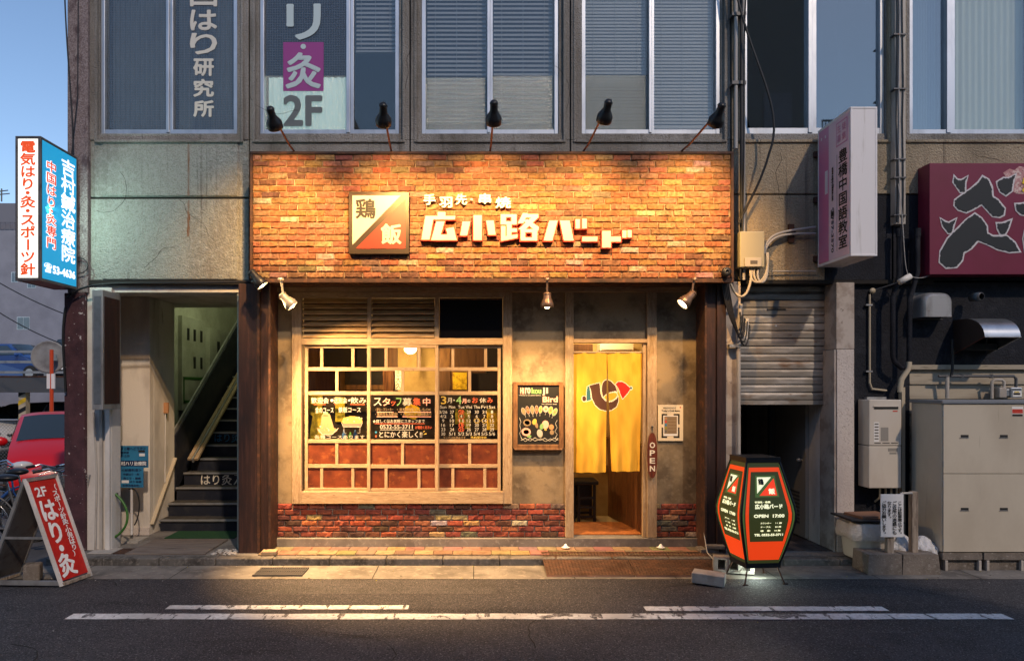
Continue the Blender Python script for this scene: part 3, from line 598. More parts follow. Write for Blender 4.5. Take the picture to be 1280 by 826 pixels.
for k in range(16):
    y = .9 + k * tread; st.box(SX0, SX1, y, y + tread + (.02 if k < 15 else 0), .04, z0 + rise * (k + 1) - .03, 'stair_paint')
    st.box(SX0 - .005, SX1, y - .018, y + tread, z0 + rise * (k + 1) - .029, z0 + rise * (k + 1), 'stair_tread')
    st.box(SX0 - .005, SX1, y - .021, y - .005, z0 + rise * (k + 1) - .018, z0 + rise * (k + 1) + .004, 'steel_grey')
so = st.build('stair_flight', BLD)
Yr = .9 + 3 * .25 - .003
sl.ptext('はり灸', 251, 592, 290, 606, Yr, 'cream', bold=.003); sl.ptext('ス', 292, 592, 300, 606, Yr, 'cream', bold=.003); Yr = .9 + 6 * .25 - .003; sl.ptext('はり灸', 268, 541, 300, 552.5, Yr, 'notice_blue', bold=.003); sl.build('stair_lettering', so)
pr = MB(); n = 8
poly = [(1.45, .5), (1.45, 1.25), (4.4, 3.2), (4.4, 2.4)]
pr.prism([(a, b) for a, b in poly], (-3.98, 0, 0), (0, 1, 0), (0, 0, 1), .06, 'stair_paint'); pr.bar((-4.01, 1.44, 1.27), (-4.01, 4.4, 3.22), .08, .02, 'steel_grey', up=(1, 0, 0)); pr.build('stair_parapet', BLD)
hr = MB()
for off in (0, .09): hr.bar((-3.9 + off, 1.7, .9), (-3.9 + off, 4.0, 2.26), .03, .05, 'old_wood_h', up=(1, 0, 0))
hr.bar((-3.855, 1.7, .885), (-3.855, 4.0, 2.245), .06, .02, 'steel_grey', up=(1, 0, 0)); hr.build('handrail', BLD)
# meter cupboards on the stairwell wall
mc = MB(); XW = -4.35
mc.box(XW, XW + .06, 2.42, 3.35, 1.55, 2.95, 'stairwell_wall'); mc.box(XW, XW + .12, 3.37, 4.9, 2.1, 2.85, 'stairwell_wall')
mco = mc.build('meter_cupboard', BLD, bevel=.004)
for y, z in ((2.6, 2.72), (2.85, 2.72), (3.12, 2.72), (2.85, 2.3), (3.12, 2.3)): hs = MB(); hs.box(XW + .061, XW + .064, y, y + .09, z - .12, z + .06, 'slot'); hs.build('inspection_slot', mco)
for y in (3.7, 4.35): hs = MB(); hs.box(XW + .121, XW + .124, y, y + .12, 2.45, 2.65, 'slot'); hs.build('inspection_slot', mco)
hs = MB()
for z in (1.68, 2.03): hs.box(XW + .061, XW + .066, 2.46, 3.3, z - .02, z + .02, 'hose_green')
hs.box(XW + .061, XW + .066, 2.46, 2.5, 1.66, 2.05, 'hose_green'); hs.build('notice_frame', mco)
lp = thing('assumed_stairwell_lamp', 'assumed unseen white fluorescent tube lamp high on the stairwell wall behind the lintel', 'lamp', (-3.4, 2.25, 4.1))  # assumed lamp, out of view, added to give the stairwell its greenish light
m_ = MB(); m_.box(-3.9, -2.9, 2.0, 2.06, 4.05, 4.15, 'plastic_white'); m_.tube([(-3.88, 2.09, 4.1), (-2.92, 2.09, 4.1)], .016, 'assumed_tube_lamp'); m_.build('tube', lp); point(lp, (-3.4, 2.3, 4.1), 24, (.9, 1, .62), .2)

# ---- roller shutter entrance, stone pillars, navy wall and siding on the right
SY = .03
sh = MB(); xa, xb = X(921, SY), X(1042, SY); zt_, zb_ = Z(356, SY), Z(500, SY); n = 15; ph = (zt_ - zb_) / n
for k in range(n):
    za = zb_ + ph * k; prof = [(0, 0), (-.016, ph * .12), (-.018, ph * .7), (-.006, ph * .93), (0, ph)]
    for (ya, z1), (yb, z2) in zip(prof, prof[1:]): sh.add([(xa, SY + ya, za + z1), (xb, SY + ya, za + z1), (xb, SY + yb, za + z2), (xa, SY + yb, za + z2)], [(0, 1, 2, 3)], 'shutter_metal')
sh.box(xa, xb, SY - .02, SY + .03, zb_ - .05, zb_, 'shutter_metal'); sh.box(X(958, SY), X(981, SY), SY - .026, SY - .014, Z(388, SY), Z(386, SY), 'slot'); sh.disc(P(970, 407, SY - .02), (0, -1, 0), .012, 'aluminium'); sh.build('roller_shutter', BLD)
sp = MB(); sp.box(X(906, -.2), X(926, -.2), -.2, .12, .07, 3.06, 'stone_tile'); spx = X(1045.5, -.25)
sp.box(spx, X(1068, -.25), -.25, .1, Z(436, -.25), Z(353, -.25), 'stone_tile'); sp.box(X(1046, -.24), X(1067.5, -.24), -.245, .1, .06, Z(436, -.25) - .002, 'plaster_pink'); sp.box(spx - .018, spx - .001, -.24, .1, .07, Z(437, -.25), 'stone_tile')
sp.build('stone_pillar', BLD, bevel=.004)
ent = MB(); ex0, ex1 = X(921, .1), spx - .02
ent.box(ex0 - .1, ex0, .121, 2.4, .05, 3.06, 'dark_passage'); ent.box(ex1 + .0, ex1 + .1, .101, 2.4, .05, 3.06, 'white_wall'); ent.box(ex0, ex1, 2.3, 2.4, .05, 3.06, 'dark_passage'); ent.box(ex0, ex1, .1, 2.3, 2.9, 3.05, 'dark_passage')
ent.box(X(962, 1.2), X(969, 1.2), 1.2, 1.26, .08, 2.6, 'steel_dark'); ent.build('entrance_passage', BLD)
ent = MB()
for i in range(14):
    for j in range(9): ent.box(ex0 + .006 + i * .105, min(ex0 + .1 + i * .105, ex1), -.2 + j * .28, .07 + j * .28, .07, .082 + ((i + j) % 2) * .0008, 'tile_dark')
ent.build('entrance_tiles', BLD)
dr = MB(); dr.box(ex1 - .045, ex1 - .002, .35, 1.2, .1, 2.05, 'door_grey'); do = dr.build('side_door', BLD, bevel=.004)
lv = MB()
for k in range(9): lv.box(ex1 - .052, ex1 - .046, .5, 1.05, .25 + k * .045, .275 + k * .045, 'steel_dark')
lv.build('vent_louvre', do); lv = MB(); lv.ball((ex1 - .085, .44, 1.02), .028, 'steel_grey'); lv.tube([(ex1 - .09, .44, 1.02), (ex1 - .045, .44, 1.02)], .012, 'steel_grey'); lv.build('handle', do)
nw = MB(); nw.box(X(1068, -.12), X(1322, FY), -.12, .1, Z(456, -.12), 3.06, 'navy_paint'); nw.box(X(1068, -.12) + .001, X(1137, -.12), -.12, .1, .07, Z(456, -.12) - .001, 'navy_paint'); nw.build('navy_wall', BLD)
sd_ = MB(); x0, x1 = X(1137, -.12), X(1322, -.12); z = Z(456, -.12)
sd_.box(x0, x1, -.16, -.1, z - .05, z, 'siding'); z -= .05
while z > .12: sd_.add([(x0, -.125, z - .165), (x1, -.125, z - .165), (x1, -.105, z), (x0, -.105, z)], [(0, 1, 2, 3)], 'siding'); sd_.add([(x0, -.125, z - .165), (x1, -.125, z - .165), (x1, -.1, z - .165), (x0, -.1, z - .165)], [(0, 1, 2, 3)], 'slot'); z -= .165
sd_.box(x0, x1, -.1, .1, .06, Z(456, -.12) - .05, 'slot'); sd_.build('siding', BLD)

# ================================================================== shopfront
SHOP = thing('shopfront', 'izakaya shopfront of brown plaster, old wood lattice window and low brick base', 'shopfront', (0, 0, .08))
ZG = .09; ZB = Z(629, 0); ZC = Z(671, 0); ZTOP = 3.04
w_ = MB()
for a, b, c_, d_ in ((336, 372, 350, 629), (636, 708, 350, 629), (708, 816, 350, 426), (814, 884, 350, 629)):
    w_.box(X(a, 0), X(b, 0), 0, .12, max(Z(d_, 0), 0), min(Z(c_, 0), ZTOP), 'plaster_brown')
w_.box(X(372, 0), X(636, 0), .03, .12, Z(366, 0), ZTOP, 'plaster_brown'); w_.build('plaster_wall', SHOP)
bb = MB(); rb = random.Random(11)
def pal_low(r):
    c = r.choices([(.25, .06, .035), (.3, .09, .05), (.085, .035, .026), (.14, .05, .034), (.13, .115, .105), (.36, .23, .12), (.42, .37, .33), (.2, .05, .035)], [7, 6, 4, 4, 3, 1.6, 1.3, 4])[0]
    return tuple(q * r.uniform(.8, 1.2) for q in c)
for a, b in ((337, 707), (820, 881)):
    bb = MB(); bb.box(X(a, 0), X(b, 0), .003, .11, ZC, ZB, 'mortar_grey'); bricks(bb, X(a, 0), X(b, 0), ZC, ZB, 0, .055, .175, .009, pal_low, 'brick', rb, proud=.014, rough=.004); bb.build('brick_base', SHOP)

th = MB(); th.box(X(336, 0), X(882, 0), -.06, .14, ZG - .03, ZC - .003, 'pavement_concrete'); th.build('threshold_step', SHOP, bevel=.006)
fr = MB()
for a, b, c_, d_ in ((366, 378, 366, 629), (628.5, 640, 366, 629), (706, 716.5, 366, 671), (808, 820, 366, 671)): fr = MB(); fr.box(X(a, 0), X(b, 0), -.045, .1, Z(d_, 0) + .001, Z(c_, 0), 'old_wood'); fr.build('post', SHOP, bevel=.004)
fr = MB()
fr.box(X(338, 0), X(880, 0), -.05, .1, Z(365.5, 0), Z(358, 0), 'old_wood_h'); fr.box(X(378, 0), X(628.5, 0), -.04, .1, Z(431, 0), Z(423, 0), 'old_wood_h'); fr.box(X(716.5, 0), X(808, 0), -.035, .1, Z(428.5, 0), Z(424, 0), 'old_wood_h')
fr.box(X(378, 0), X(628.5, 0), -.05, .1, Z(628.5, 0), Z(613.5, 0), 'old_wood_h'); fr.box(X(378, 0), X(628.5, 0), -.038, .06, Z(372.5, 0), Z(366, 0), 'old_wood_h')
for a, b in ((459.5, 464.5), (543.5, 549)): fr.box(X(a, 0), X(b, 0), -.036, .06, Z(423, 0), Z(372.5, 0), 'old_wood')
fr.box(X(803, .02), X(808, .02), -.01, .06, ZC, Z(428.5, .02), 'old_wood'); fr.build('rail', SHOP, bevel=.003)
for a, b in ((379, 459), (465, 543)):
    lv = MB(); n = 7; z0, z1 = Z(422.5, 0), Z(373, 0); ph = (z1 - z0) / n
    for k in range(n): za = z0 + ph * k; xa, xb = X(a, 0), X(b, 0); pr_ = [(-.04, za + ph * .08), (-.04, za + ph * .24), (.018, za + ph * 1.02), (.018, za + ph * .86)]; lv.add([(x, y, z) for x in (xa, xb) for y, z in pr_], [(0, 1, 5, 4), (1, 2, 6, 5), (2, 3, 7, 6), (3, 0, 4, 7), (0, 3, 2, 1), (4, 5, 6, 7)], 'louvre_wood')
    lv.box(X(a, 0), X(b, 0), .025, .03, z0, z1, 'room_dark'); lv.build('louvre', SHOP)
dp = MB(); dp.box(X(549.5, 0), X(628, 0), -.01, .02, Z(422.5, 0), Z(373, 0), 'black_gloss'); dp.box(X(550.5, 0), X(627.5, 0), -.022, -.0105, Z(375, 0), Z(373.5, 0), 'rust_steel'); dp.build('blind_pane', SHOP)
# three lattice sashes
def sash(a, b, Y, m1, m2, m3, m4):
    f = MB(); W = .028
    f.box(X(a, 0), X(a, 0) + W + .008, Y, Y + .035, Z(613, 0), Z(431.5, 0), 'old_wood'); f.box(X(b, 0) - W - .008, X(b, 0), Y, Y + .035, Z(613, 0), Z(431.5, 0), 'old_wood')
    xa, xb = X(a, 0) + W + .008, X(b, 0) - W - .008
    for c_, d_ in ((431.5, 435), (459, 463.5), (489, 493.5), (549, 553.5), (580, 584.5), (609.5, 613)): f.box(xa, xb, Y + .003, Y + .033, Z(d_, 0), Z(c_, 0), 'old_wood_h')
    for ms, c_, d_ in ((m1, 435, 459), (m2, 463.5, 489), (m3, 553.5, 580), (m4, 584.5, 609.5)):
        for q in ms: f.box(X(q, 0) - .017, X(q, 0) + .017, Y + .006, Y + .03, Z(d_, 0), Z(c_, 0), 'old_wood')
    fo = f.build('lattice_sash', SHOP, bevel=.002)
    g = MB(); g.box(xa, xb, Y + .016, Y + .02, Z(549.5, 0), Z(434.5, 0), 'glass_shop'); g.build('pane', fo)
    g = MB(); g.box(xa, xb, Y + .014, Y + .022, Z(610, 0), Z(553, 0), 'red_panel'); g.build('lower_panel', fo)
    return fo, xa, xb
S1 = sash(381, 463.5, -.005, (402, 441), (421,), (421,), (402, 441))
S2 = sash(459.5, 548, -.042, (483, 524), (503.5,), (503.5,), (483, 524))
S3 = sash(545, 626, -.004, (566, 607), (587,), (587,), (566, 606))
# ---- interior
IX0, IX1, IY = X(338, 0), X(884, 0), 1.9
it = MB(); it.box(IX0 - .1, IX0, .12, 4.2, .1, 3.05, 'room_wall'); it.box(IX1, IX1 + .1, .12, 4.2, .1, 3.05, 'room_wall'); it.box(IX0, IX1, .12, 4.2, 2.95, 3.04, 'room_brown')
it.box(IX0, X(706, 0), IY, IY + .1, .1, 2.95, 'room_wall'); it.box(IX0, IX1, .141, 4.2, .1, ZC - .004, 'room_floor')
it.box(X(706, 0) + .02, IX1, 1.38, 1.48, ZC - .002, 2.95, 'room_wall'); it.build('interior_wall', SHOP)
pn = MB()
def ip(x0, y0, x1, y1, m, Y=1.82, t=.04): pn.pbox(x0, y0, x1, y1, Y, t, m)
ip(381, 425, 403, 560, 'room_brown'); ip(404, 425, 446, 462, 'room_dark', 1.78); ip(446, 425, 464, 500, 'room_dark', 1.76); ip(400, 462, 424, 560, 'room_brown', 1.8); ip(424.5, 460, 431, 560, 'room_wall', 1.74, .07); ip(431, 458, 478, 481, 'room_dark', 1.6, .2); ip(431, 481, 479, 487, 'frame_wood', 1.55, .25); ip(431, 487.5, 479, 560, 'room_dark', 1.6, .2)
ip(464, 425, 483, 460, 'room_dark', 1.75); ip(484.5, 425, 497, 500, 'room_brown', 1.7); ip(478, 462, 493, 560, 'door_panel', 1.65); ip(521, 425, 524, 462, 'room_dark', 1.6); ip(546, 425, 563, 560, 'frame_wood', 1.7); ip(567, 425, 607, 466, 'room_brown', 1.7); ip(608, 425, 630, 500, 'room_dark', 1.68); ip(588, 466, 630, 560, 'room_dark', 1.62); ip(549, 462, 563, 560, 'room_brown', 1.6)
pn.build('interior_panel', SHOP)
hg = MB(); hg.pbox(494, 462, 501.5, 487, 1.6, .006, 'paper_white'); hg.column('志大久', (0, 1.597, 0), (1, 0, 0), (0, 0, 1), X(494.5, 1.597), X(501, 1.597), Z(463, 1.597), Z(486, 1.597), 'ink'); tag(hg.build('hanging_scroll', org=P(498, 487, 1.6)), 'narrow white strip of brush calligraphy hanging inside behind the lattice window', 'scroll')
pc = MB(); pc.pbox(564.5, 464, 585, 488, 1.55, .02, 'frame_wood'); pc.pbox(566, 465.5, 583.5, 486.5, 1.545, .004, 'patch_yellow'); tag(pc.build('framed_picture', org=P(575, 488, 1.55)), 'small yellowish framed picture on the inner wall behind the lattice window', 'picture')
# dark sheet standing in for the dim interior behind the written panes
sc_ = MB(); sc_.pbox(379, 490, 628, 612, .16, .03, 'window_dark'); sc_.build('dim_interior_sheet', SHOP)
cd = MB()
cd.ppoly([(384, 494), (403, 494), (403, 548), (386, 548), (391, 520), (384, 516)], .14, .008, 'olive'); cd.pbox(419, 496, 431, 527, .14, .008, 'olive'); cd.pbox(508, 494, 535, 519, .141, .006, 'window_dark'); cd.ppoly([(507, 508), (515, 505), (524, 509), (527, 518), (519, 524), (509, 522), (505, 516)], .138, .006, 'patch_yellow')
cd.pbox(569, 511, 588, 530, .14, .008, 'olive'); cd.pbox(581, 530, 588, 536, .14, .008, 'olive'); cd.pbox(608.5, 510, 624, 537, .14, .008, 'patch_yellow'); cd.build('lit_interior_patch', SHOP)  # olive and yellow patches coloured as the lit interior seen through the glass
for px_, h_, c_, lab in ((430, 12, 'bottle_blue', 'dark blue bottle in the window under the hot pot drawing, first of two'), (438, 9, 'bottle_green', 'small green bottle between two blue ones behind the lattice window'), (444, 12, 'bottle_blue', 'dark blue bottle standing right of the green one behind the window')):
    b_ = MB(); p = P(px_, 549, .09); hh = h_ / 110; b_.lathe([(0, 0), (.022, 0), (.024, .01), (.024, hh * .55), (.01, hh * .75), (.009, hh), (0, hh)], p, (0, 0, 1), c_, 12); tag(b_.build('bottle', org=p), lab, 'bottle', 'bottles behind the lattice window')
# writing on the glass
GYW = -.005 + .0135
t = MB(); Y = GYW; ns = 'chalk'
for s_, a, b, m_ in (('歓迎会', 389, 411, ns), ('・', 413, 417, ns), ('送別会', 417, 434, ns), ('・', 435, 438, ns), ('飲み', 438, 458, ns)): t.ptext(s_, a, 496.5, b, 504, Y, m_, bold=0.00121, fit=s_ != '・')
for a, b in ((392, 407), (418, 424), (438, 456)): t.pbox(a, 504.7, b, 505.7, Y, .0003, 'chalk_red')
t.ptext('金のコース', 394, 508.5, 417, 516, Y, ns, bold=0.00099); t.ptext('鉄板コース', 423, 508.5, 451, 515.5, Y, ns, bold=0.00099); t.ptext('各種コースあります', 393, 543.5, 456, 548.3, Y, ns, bold=0.00066)
t.ppoly([(400, 536), (402, 520), (404, 517), (412, 517), (415, 526), (418, 537)], Y, 0, 'chalk_tan'); t.ppoly([(404, 518), (404, 515), (410, 515), (410, 518)], Y - .0006, 0, 'chalk_green'); t.pbox(404, 518.5, 410, 520, Y - .0006, .0003, 'chalk_red')
for k in range(7): t.ppoly([(402 + k * 2, 534), (403 + k * 1.5, 521), (403.8 + k * 1.5, 521), (403 + k * 2, 534)], Y - .0007, 0, 'chalk_brown')
rr = random.Random(5)
t.ppoly([(396, 535), (419, 535), (422, 538), (415, 543), (402, 543), (398, 540)], Y - .0005, 0, 'chalk_tan')
for k in range(12): t.disc(P(398 + rr.uniform(0, 20), 535 + rr.uniform(-2, 3), Y - .0009), (0, -1, 0), .009, rr.choice(['chalk', 'chalk_yellow', 'chalk_green', 'chalk_brown']), 8)
def stroke(pts, r, m, Yq): t.tube([P(a, b, Yq) for a, b in pts], r, m, 5)
stroke([(398, 537), (403, 543), (415, 543), (420, 538), (423, 535)], .0035, 'chalk', Y)
t.ppoly([(427, 527), (430, 522), (438, 520), (446, 520.5), (452, 523), (453, 527), (449, 530), (431, 530)], Y - .0004, 0, 'chalk_yellow')
for k in range(22): t.disc(P(428 + rr.uniform(1, 24), 521.5 + rr.uniform(0, 7), Y - .0009), (0, -1, 0), .008, rr.choice(['chalk', 'chalk_yellow', 'chalk_green', 'chalk_tan']), 8)
t.ppoly([(427, 529), (453, 529), (451, 533), (429, 533)], Y - .0006, 0, 'ink_soft'); stroke([(427, 528), (429, 533.5), (451, 533.5), (453, 528)], .0035, 'chalk', Y); stroke([(430, 534), (430, 541), (433, 541)], .0025, 'chalk', Y); stroke([(450, 534), (450, 541), (447, 541)], .0025, 'chalk', Y)
t.build('glass_writing', S1[0])
t = MB(); Y = -.042 + .0135
for s_, a, b, m_ in zip('スタッフ募集中', (467, 478, 488.5, 495, 503, 516, 528.5), (477, 488, 494.5, 502, 515, 526, 538), ('chalk', 'chalk_pink', 'chalk_red', 'chalk_green', ns, 'chalk_red', 'chalk_pink')):
    t.ptext(s_, a, 497 if s_ != 'ッ' else 501, b, 507, Y, m_, bold=0.00193)
for i, (s_, a, b, y) in enumerate((('・学生・フリーター', 469, 492, 509.5), ('・未経験者さんもOK', 496, 539, 509.5), ('・高校生も大歓迎!', 469, 497, 515.3), ('・まかない・交通費あり', 501, 539, 515.3), ('★詳しくはお気軽にスタッフまで', 466, 531, 524))):
    t.ptext(s_, a, y, b, y + (4.3 if i < 4 else 4.6), Y, 'chalk_tan' if i < 4 else ns, bold=0.00066); t.pbox(a + 2, y + 5, b, y + 5.7, Y, .0003, 'chalk_pink' if i < 4 else 'chalk_red')
t.ptext('0532-55-3711', 475, 530.5, 516, 536, Y, ns, bold=0.00165); t.pbox(475, 536.8, 517, 537.4, Y, .0003, 'chalk'); t.ptext('お電話ください', 519, 532, 540, 536, Y, 'chalk_red', bold=0.00099); t.ptext('とにかく楽しく!!', 474, 538.5, 528, 547, Y, ns, bold=0.00165)
stroke([(529, 540), (531, 538.5)], .004, 'chalk_yellow', Y); stroke([(529.5, 543), (533, 542)], .004, 'chalk_yellow', Y); t.disc(P(470, 540, Y), (0, -1, 0), .012, 'notice_blue', 10); t.disc(P(470, 545, Y), (0, -1, 0), .012, 'chalk_red', 10); t.build('glass_writing', S2[0])
t = MB(); Y = -.004 + .0135
for s_, a, b, y0, y1, m_ in (('3', 551, 558, 495, 505, 'chalk_yellow'), ('月', 559, 565, 497, 503.5, ns), ('・', 566, 569, 499, 501, ns), ('4', 570, 577, 495, 505, 'chalk_green'), ('月', 577.5, 583, 498, 504, 'chalk_pink'), ('の', 584, 588, 499, 503, ns), ('お', 590, 597.5, 496.5, 503.5, 'chalk_red'), ('休', 599, 608, 497, 503.5, ns), ('み', 609, 616, 497, 503.5, 'chalk_red')): t.ptext(s_, a, y0, b, y1, Y, m_, bold=0.00165, fit=s_ != '・')
cols = (554, 565, 576.5, 586, 596, 605.5, 615)
for c_, s_ in zip(cols, ('Sun', 'Mon', 'Tue', 'Wed', 'Thu', 'Fri', 'Sat')): t.ptext(s_, c_ - 4, 506.5, c_ + 4, 510.5, Y, ns, bold=0.00099)
rows = (('3/26', '27', '28', '29', '30', '31', '1'), ('4/2', '3', '4', '5', '6', '7', '8'), ('9', '10', '11', '12', '13', '14', '15'), ('16', '17', '18', '19', '20', '21', '22'), ('23', '24', '25', '26', '27', '28', '29'), ('30', '5/1', '5/2', '5/3', '5/4', '5/5', '5/6'))
for r, row in enumerate(rows):
    y = 512.8 + r * 5.45
    for k, s_ in enumerate(row): wq = 1.3 * len(s_); t.ptext(s_, cols[k] - wq, y, cols[k] + wq, y + 4, Y, 'chalk_red' if k == 2 and r in (0, 3, 4) else ns, bold=0.00083)
for c_, r in ((2, 0), (2, 1), (2, 2), (2, 3), (2, 4), (4, 2), (5, 2)):
    cx, cy = cols[c_], 514.8 + r * 5.45; t.tube([P(cx + 3.6 * math.cos(a * .5236), cy + 2.8 * math.sin(a * .5236), Y) for a in range(12)], .0022, 'chalk_red' if c_ == 2 else 'chalk_yellow', 4, closed=True)
t.ptext('ランチはお休みです', 554, 545, 582, 548.4, Y, 'chalk_tan', bold=0.00055); t.ptext('予約受付中', 588, 545, 608, 548.4, Y, 'chalk_yellow', bold=0.00083); t.build('glass_writing', S3[0])

# door interior
dw = MB(); xa, ya, xb, yb = X(805.5, .1), .1, 1.78, 1.38
dn = Vector((yb - ya, -(xb - xa), 0)).normalized()
for k in range(9):
    p0 = Vector((xa + (xb - xa) * k / 9, ya + (yb - ya) * k / 9, 0)); p1 = Vector((xa + (xb - xa) * (k + .97) / 9, ya + (yb - ya) * (k + .97) / 9, 0))
    q = [p0, p1, p1 + dn * .04, p0 + dn * .04]; z0, z1 = ZC, 1.22
    dw.add([(v.x, v.y, z) for z in (z0, z1) for v in q], [(0, 1, 5, 4), (1, 2, 6, 5), (2, 3, 7, 6), (3, 0, 4, 7), (4, 5, 6, 7)], 'door_panel')
p0, p1 = Vector((xa - .015, ya, 1.235)), Vector((xb - .015, yb, 1.235)); dw.bar(p0, p1, .08, .03, 'frame_wood'); dw.build('entry_partition', SHOP)
fm = MB(); fm.box(X(717, .1), X(803, .1), .13, .88, ZC - .003, ZC + .012, 'orange_mat'); tag(fm.build('door_mat', org=(X(760, .4), .5, ZC), bevel=.004), 'orange brown mat on the floor just inside the shop door', 'mat')
rl = MB(); rl.box(X(706, 0) + .02, 1.78, 1.355, 1.379, .78, .86, 'frame_wood'); rl.build('dado_rail', SHOP)
bx = MB(); bx.pbox(716, 430, 741, 441, .9, .35, 'room_brown'); bx.build('transom_box', SHOP)
ac = MB(); ac.pbox(750, 429, 792, 438, 1.1, .25, 'cream'); ac.pbox(752, 436.5, 790, 437.5, 1.095, .005, 'label_grey'); tag(ac.build('air_conditioner', org=P(770, 438, 1.2), bevel=.01), 'cream wall air conditioner above the noren just inside the door', 'air conditioner')
def stool(px0, px1, Yf, zt_, lab):
    xa, xb = X(px0, Yf), X(px1, Yf); b = thing('stool', lab, 'stool', ((xa + xb) / 2, Yf + .17, ZC), 'black stools inside the door')
    m_ = MB(); m_.box(xa - .03, xb + .03, Yf - .03, Yf + .37, zt_ - .05, zt_, 'black_paint'); m_.build('seat', b, bevel=.012)
    for xx in (xa, xb - .035):
        for yy in (Yf, Yf + .3): m_ = MB(); m_.box(xx, xx + .035, yy, yy + .035, ZC, zt_ - .051, 'black_paint'); m_.build('leg', b, bevel=.004)
    for zz in (.05, .17, .29): m_ = MB(); m_.box(xa + .035, xb - .035, Yf + .004, Yf + .022, ZC + zz, ZC + zz + .03, 'black_paint'); m_.build('crossbar', b); m_ = MB(); m_.box(xa + .035, xb - .035, Yf + .31, Yf + .328, ZC + zz, ZC + zz + .03, 'black_paint'); m_.build('crossbar', b)
    m_ = MB(); m_.box(xa + .036, xb - .036, Yf + .12, Yf + .3, ZC + .19, zt_ - .06, 'black_matte'); m_.build('inner_panel', b)
stool(722, 745, .92, .71, 'black wooden stool with rungs seen whole beneath the noren'); stool(700, 719.5, .97, .7, 'black stool half hidden by the door post beneath the noren')

# dark steel pillars framing the shop
for (a, b_, e) in ((298, 338, 1), (881, 908, -1)):
    p = MB(); Yp = -.32; zt_ = 3.02
    if e > 0:
        p.box(X(298, Yp), X(321, Yp), Yp, -.01, ZG - .01, zt_, 'beam_brown'); p.box(X(321, Yp) + .001, X(324.5, Yp), Yp - .005, -.01, ZG - .01, zt_, 'rust_steel'); p.box(X(324.5, Yp) + .001, X(335, Yp), Yp + .03, -.01, ZG - .01, zt_, 'beam_brown'); p.box(X(335, Yp) + .001, X(338, Yp), Yp, -.01, ZG - .01, zt_, 'rust_steel')
    else:
        p.box(X(881, Yp), X(884, Yp), Yp, -.01, ZG - .01, zt_, 'rust_steel'); p.box(X(884, Yp) + .001, X(896, Yp), Yp + .02, -.01, ZG - .01, zt_, 'beam_brown'); p.box(X(896, Yp) + .001, X(907.5, Yp), Yp - .006, -.01, ZG - .01, zt_, 'beam_brown')
    p.build('steel_pillar', SHOP, bevel=.004)

# ================================================================== brick fascia sign
FYF = -.5; fx0, fx1, fz0, fz1 = X(313, FYF), X(916.5, FYF), Z(352, FYF), Z(190, FYF)
FAS = thing('brick_fascia', 'long fascia faced with lit orange brick in a rusty frame above the shopfront', 'fascia', (0, FYF, fz0))
b_ = MB(); b_.box(fx0 + .02, fx1 - .02, FYF + .004, FY - .025, fz0 + .02, fz1 - .02, 'mortar'); b_.box(fx0 + .02, fx1 - .02, FY - .02, -.01, fz0 + .021, fz0 + .06, 'soffit'); b_.build('backing', FAS)
rb = random.Random(23)
def pal_up(r):
    c = r.choices([(.42, .18, .085), (.45, .21, .1), (.39, .155, .075), (.33, .135, .07), (.22, .105, .058), (.5, .27, .14), (.55, .4, .29), (.29, .17, .11)], [8, 7, 6, 4, 2.2, 2.4, .7, 1.2])[0]
    return tuple(.74 * q * r.uniform(.8, 1.2) for q in c)
b_ = MB(); bricks(b_, fx0 + .03, fx1 - .03, fz0 + .035, fz1 - .03, FYF, .058, .188, .0095, pal_up, 'brick', rb, proud=.011, rough=.0038); b_.build('brick_facing', FAS)
b_ = MB(); t_ = .03
b_.box(fx0, fx1, FYF - .02, FY - .03, fz1 - .028, fz1, 'rust_steel'); b_.box(fx0, fx1, FYF - .022, FYF + .05, fz0 - .012, fz0 + .032, 'rust_steel'); b_.box(fx0, fx0 + .028, FYF - .021, FY - .03, fz0 + .033, fz1 - .029, 'rust_steel'); b_.box(fx1 - .028, fx1, FYF - .021, FY - .03, fz0 + .033, fz1 - .029, 'rust_steel')
b_.box(X(330, -.25), X(880, -.25), -.26, -.06, 3.02, 3.05, 'rust_steel'); b_.build('frame', FAS, bevel=.003)
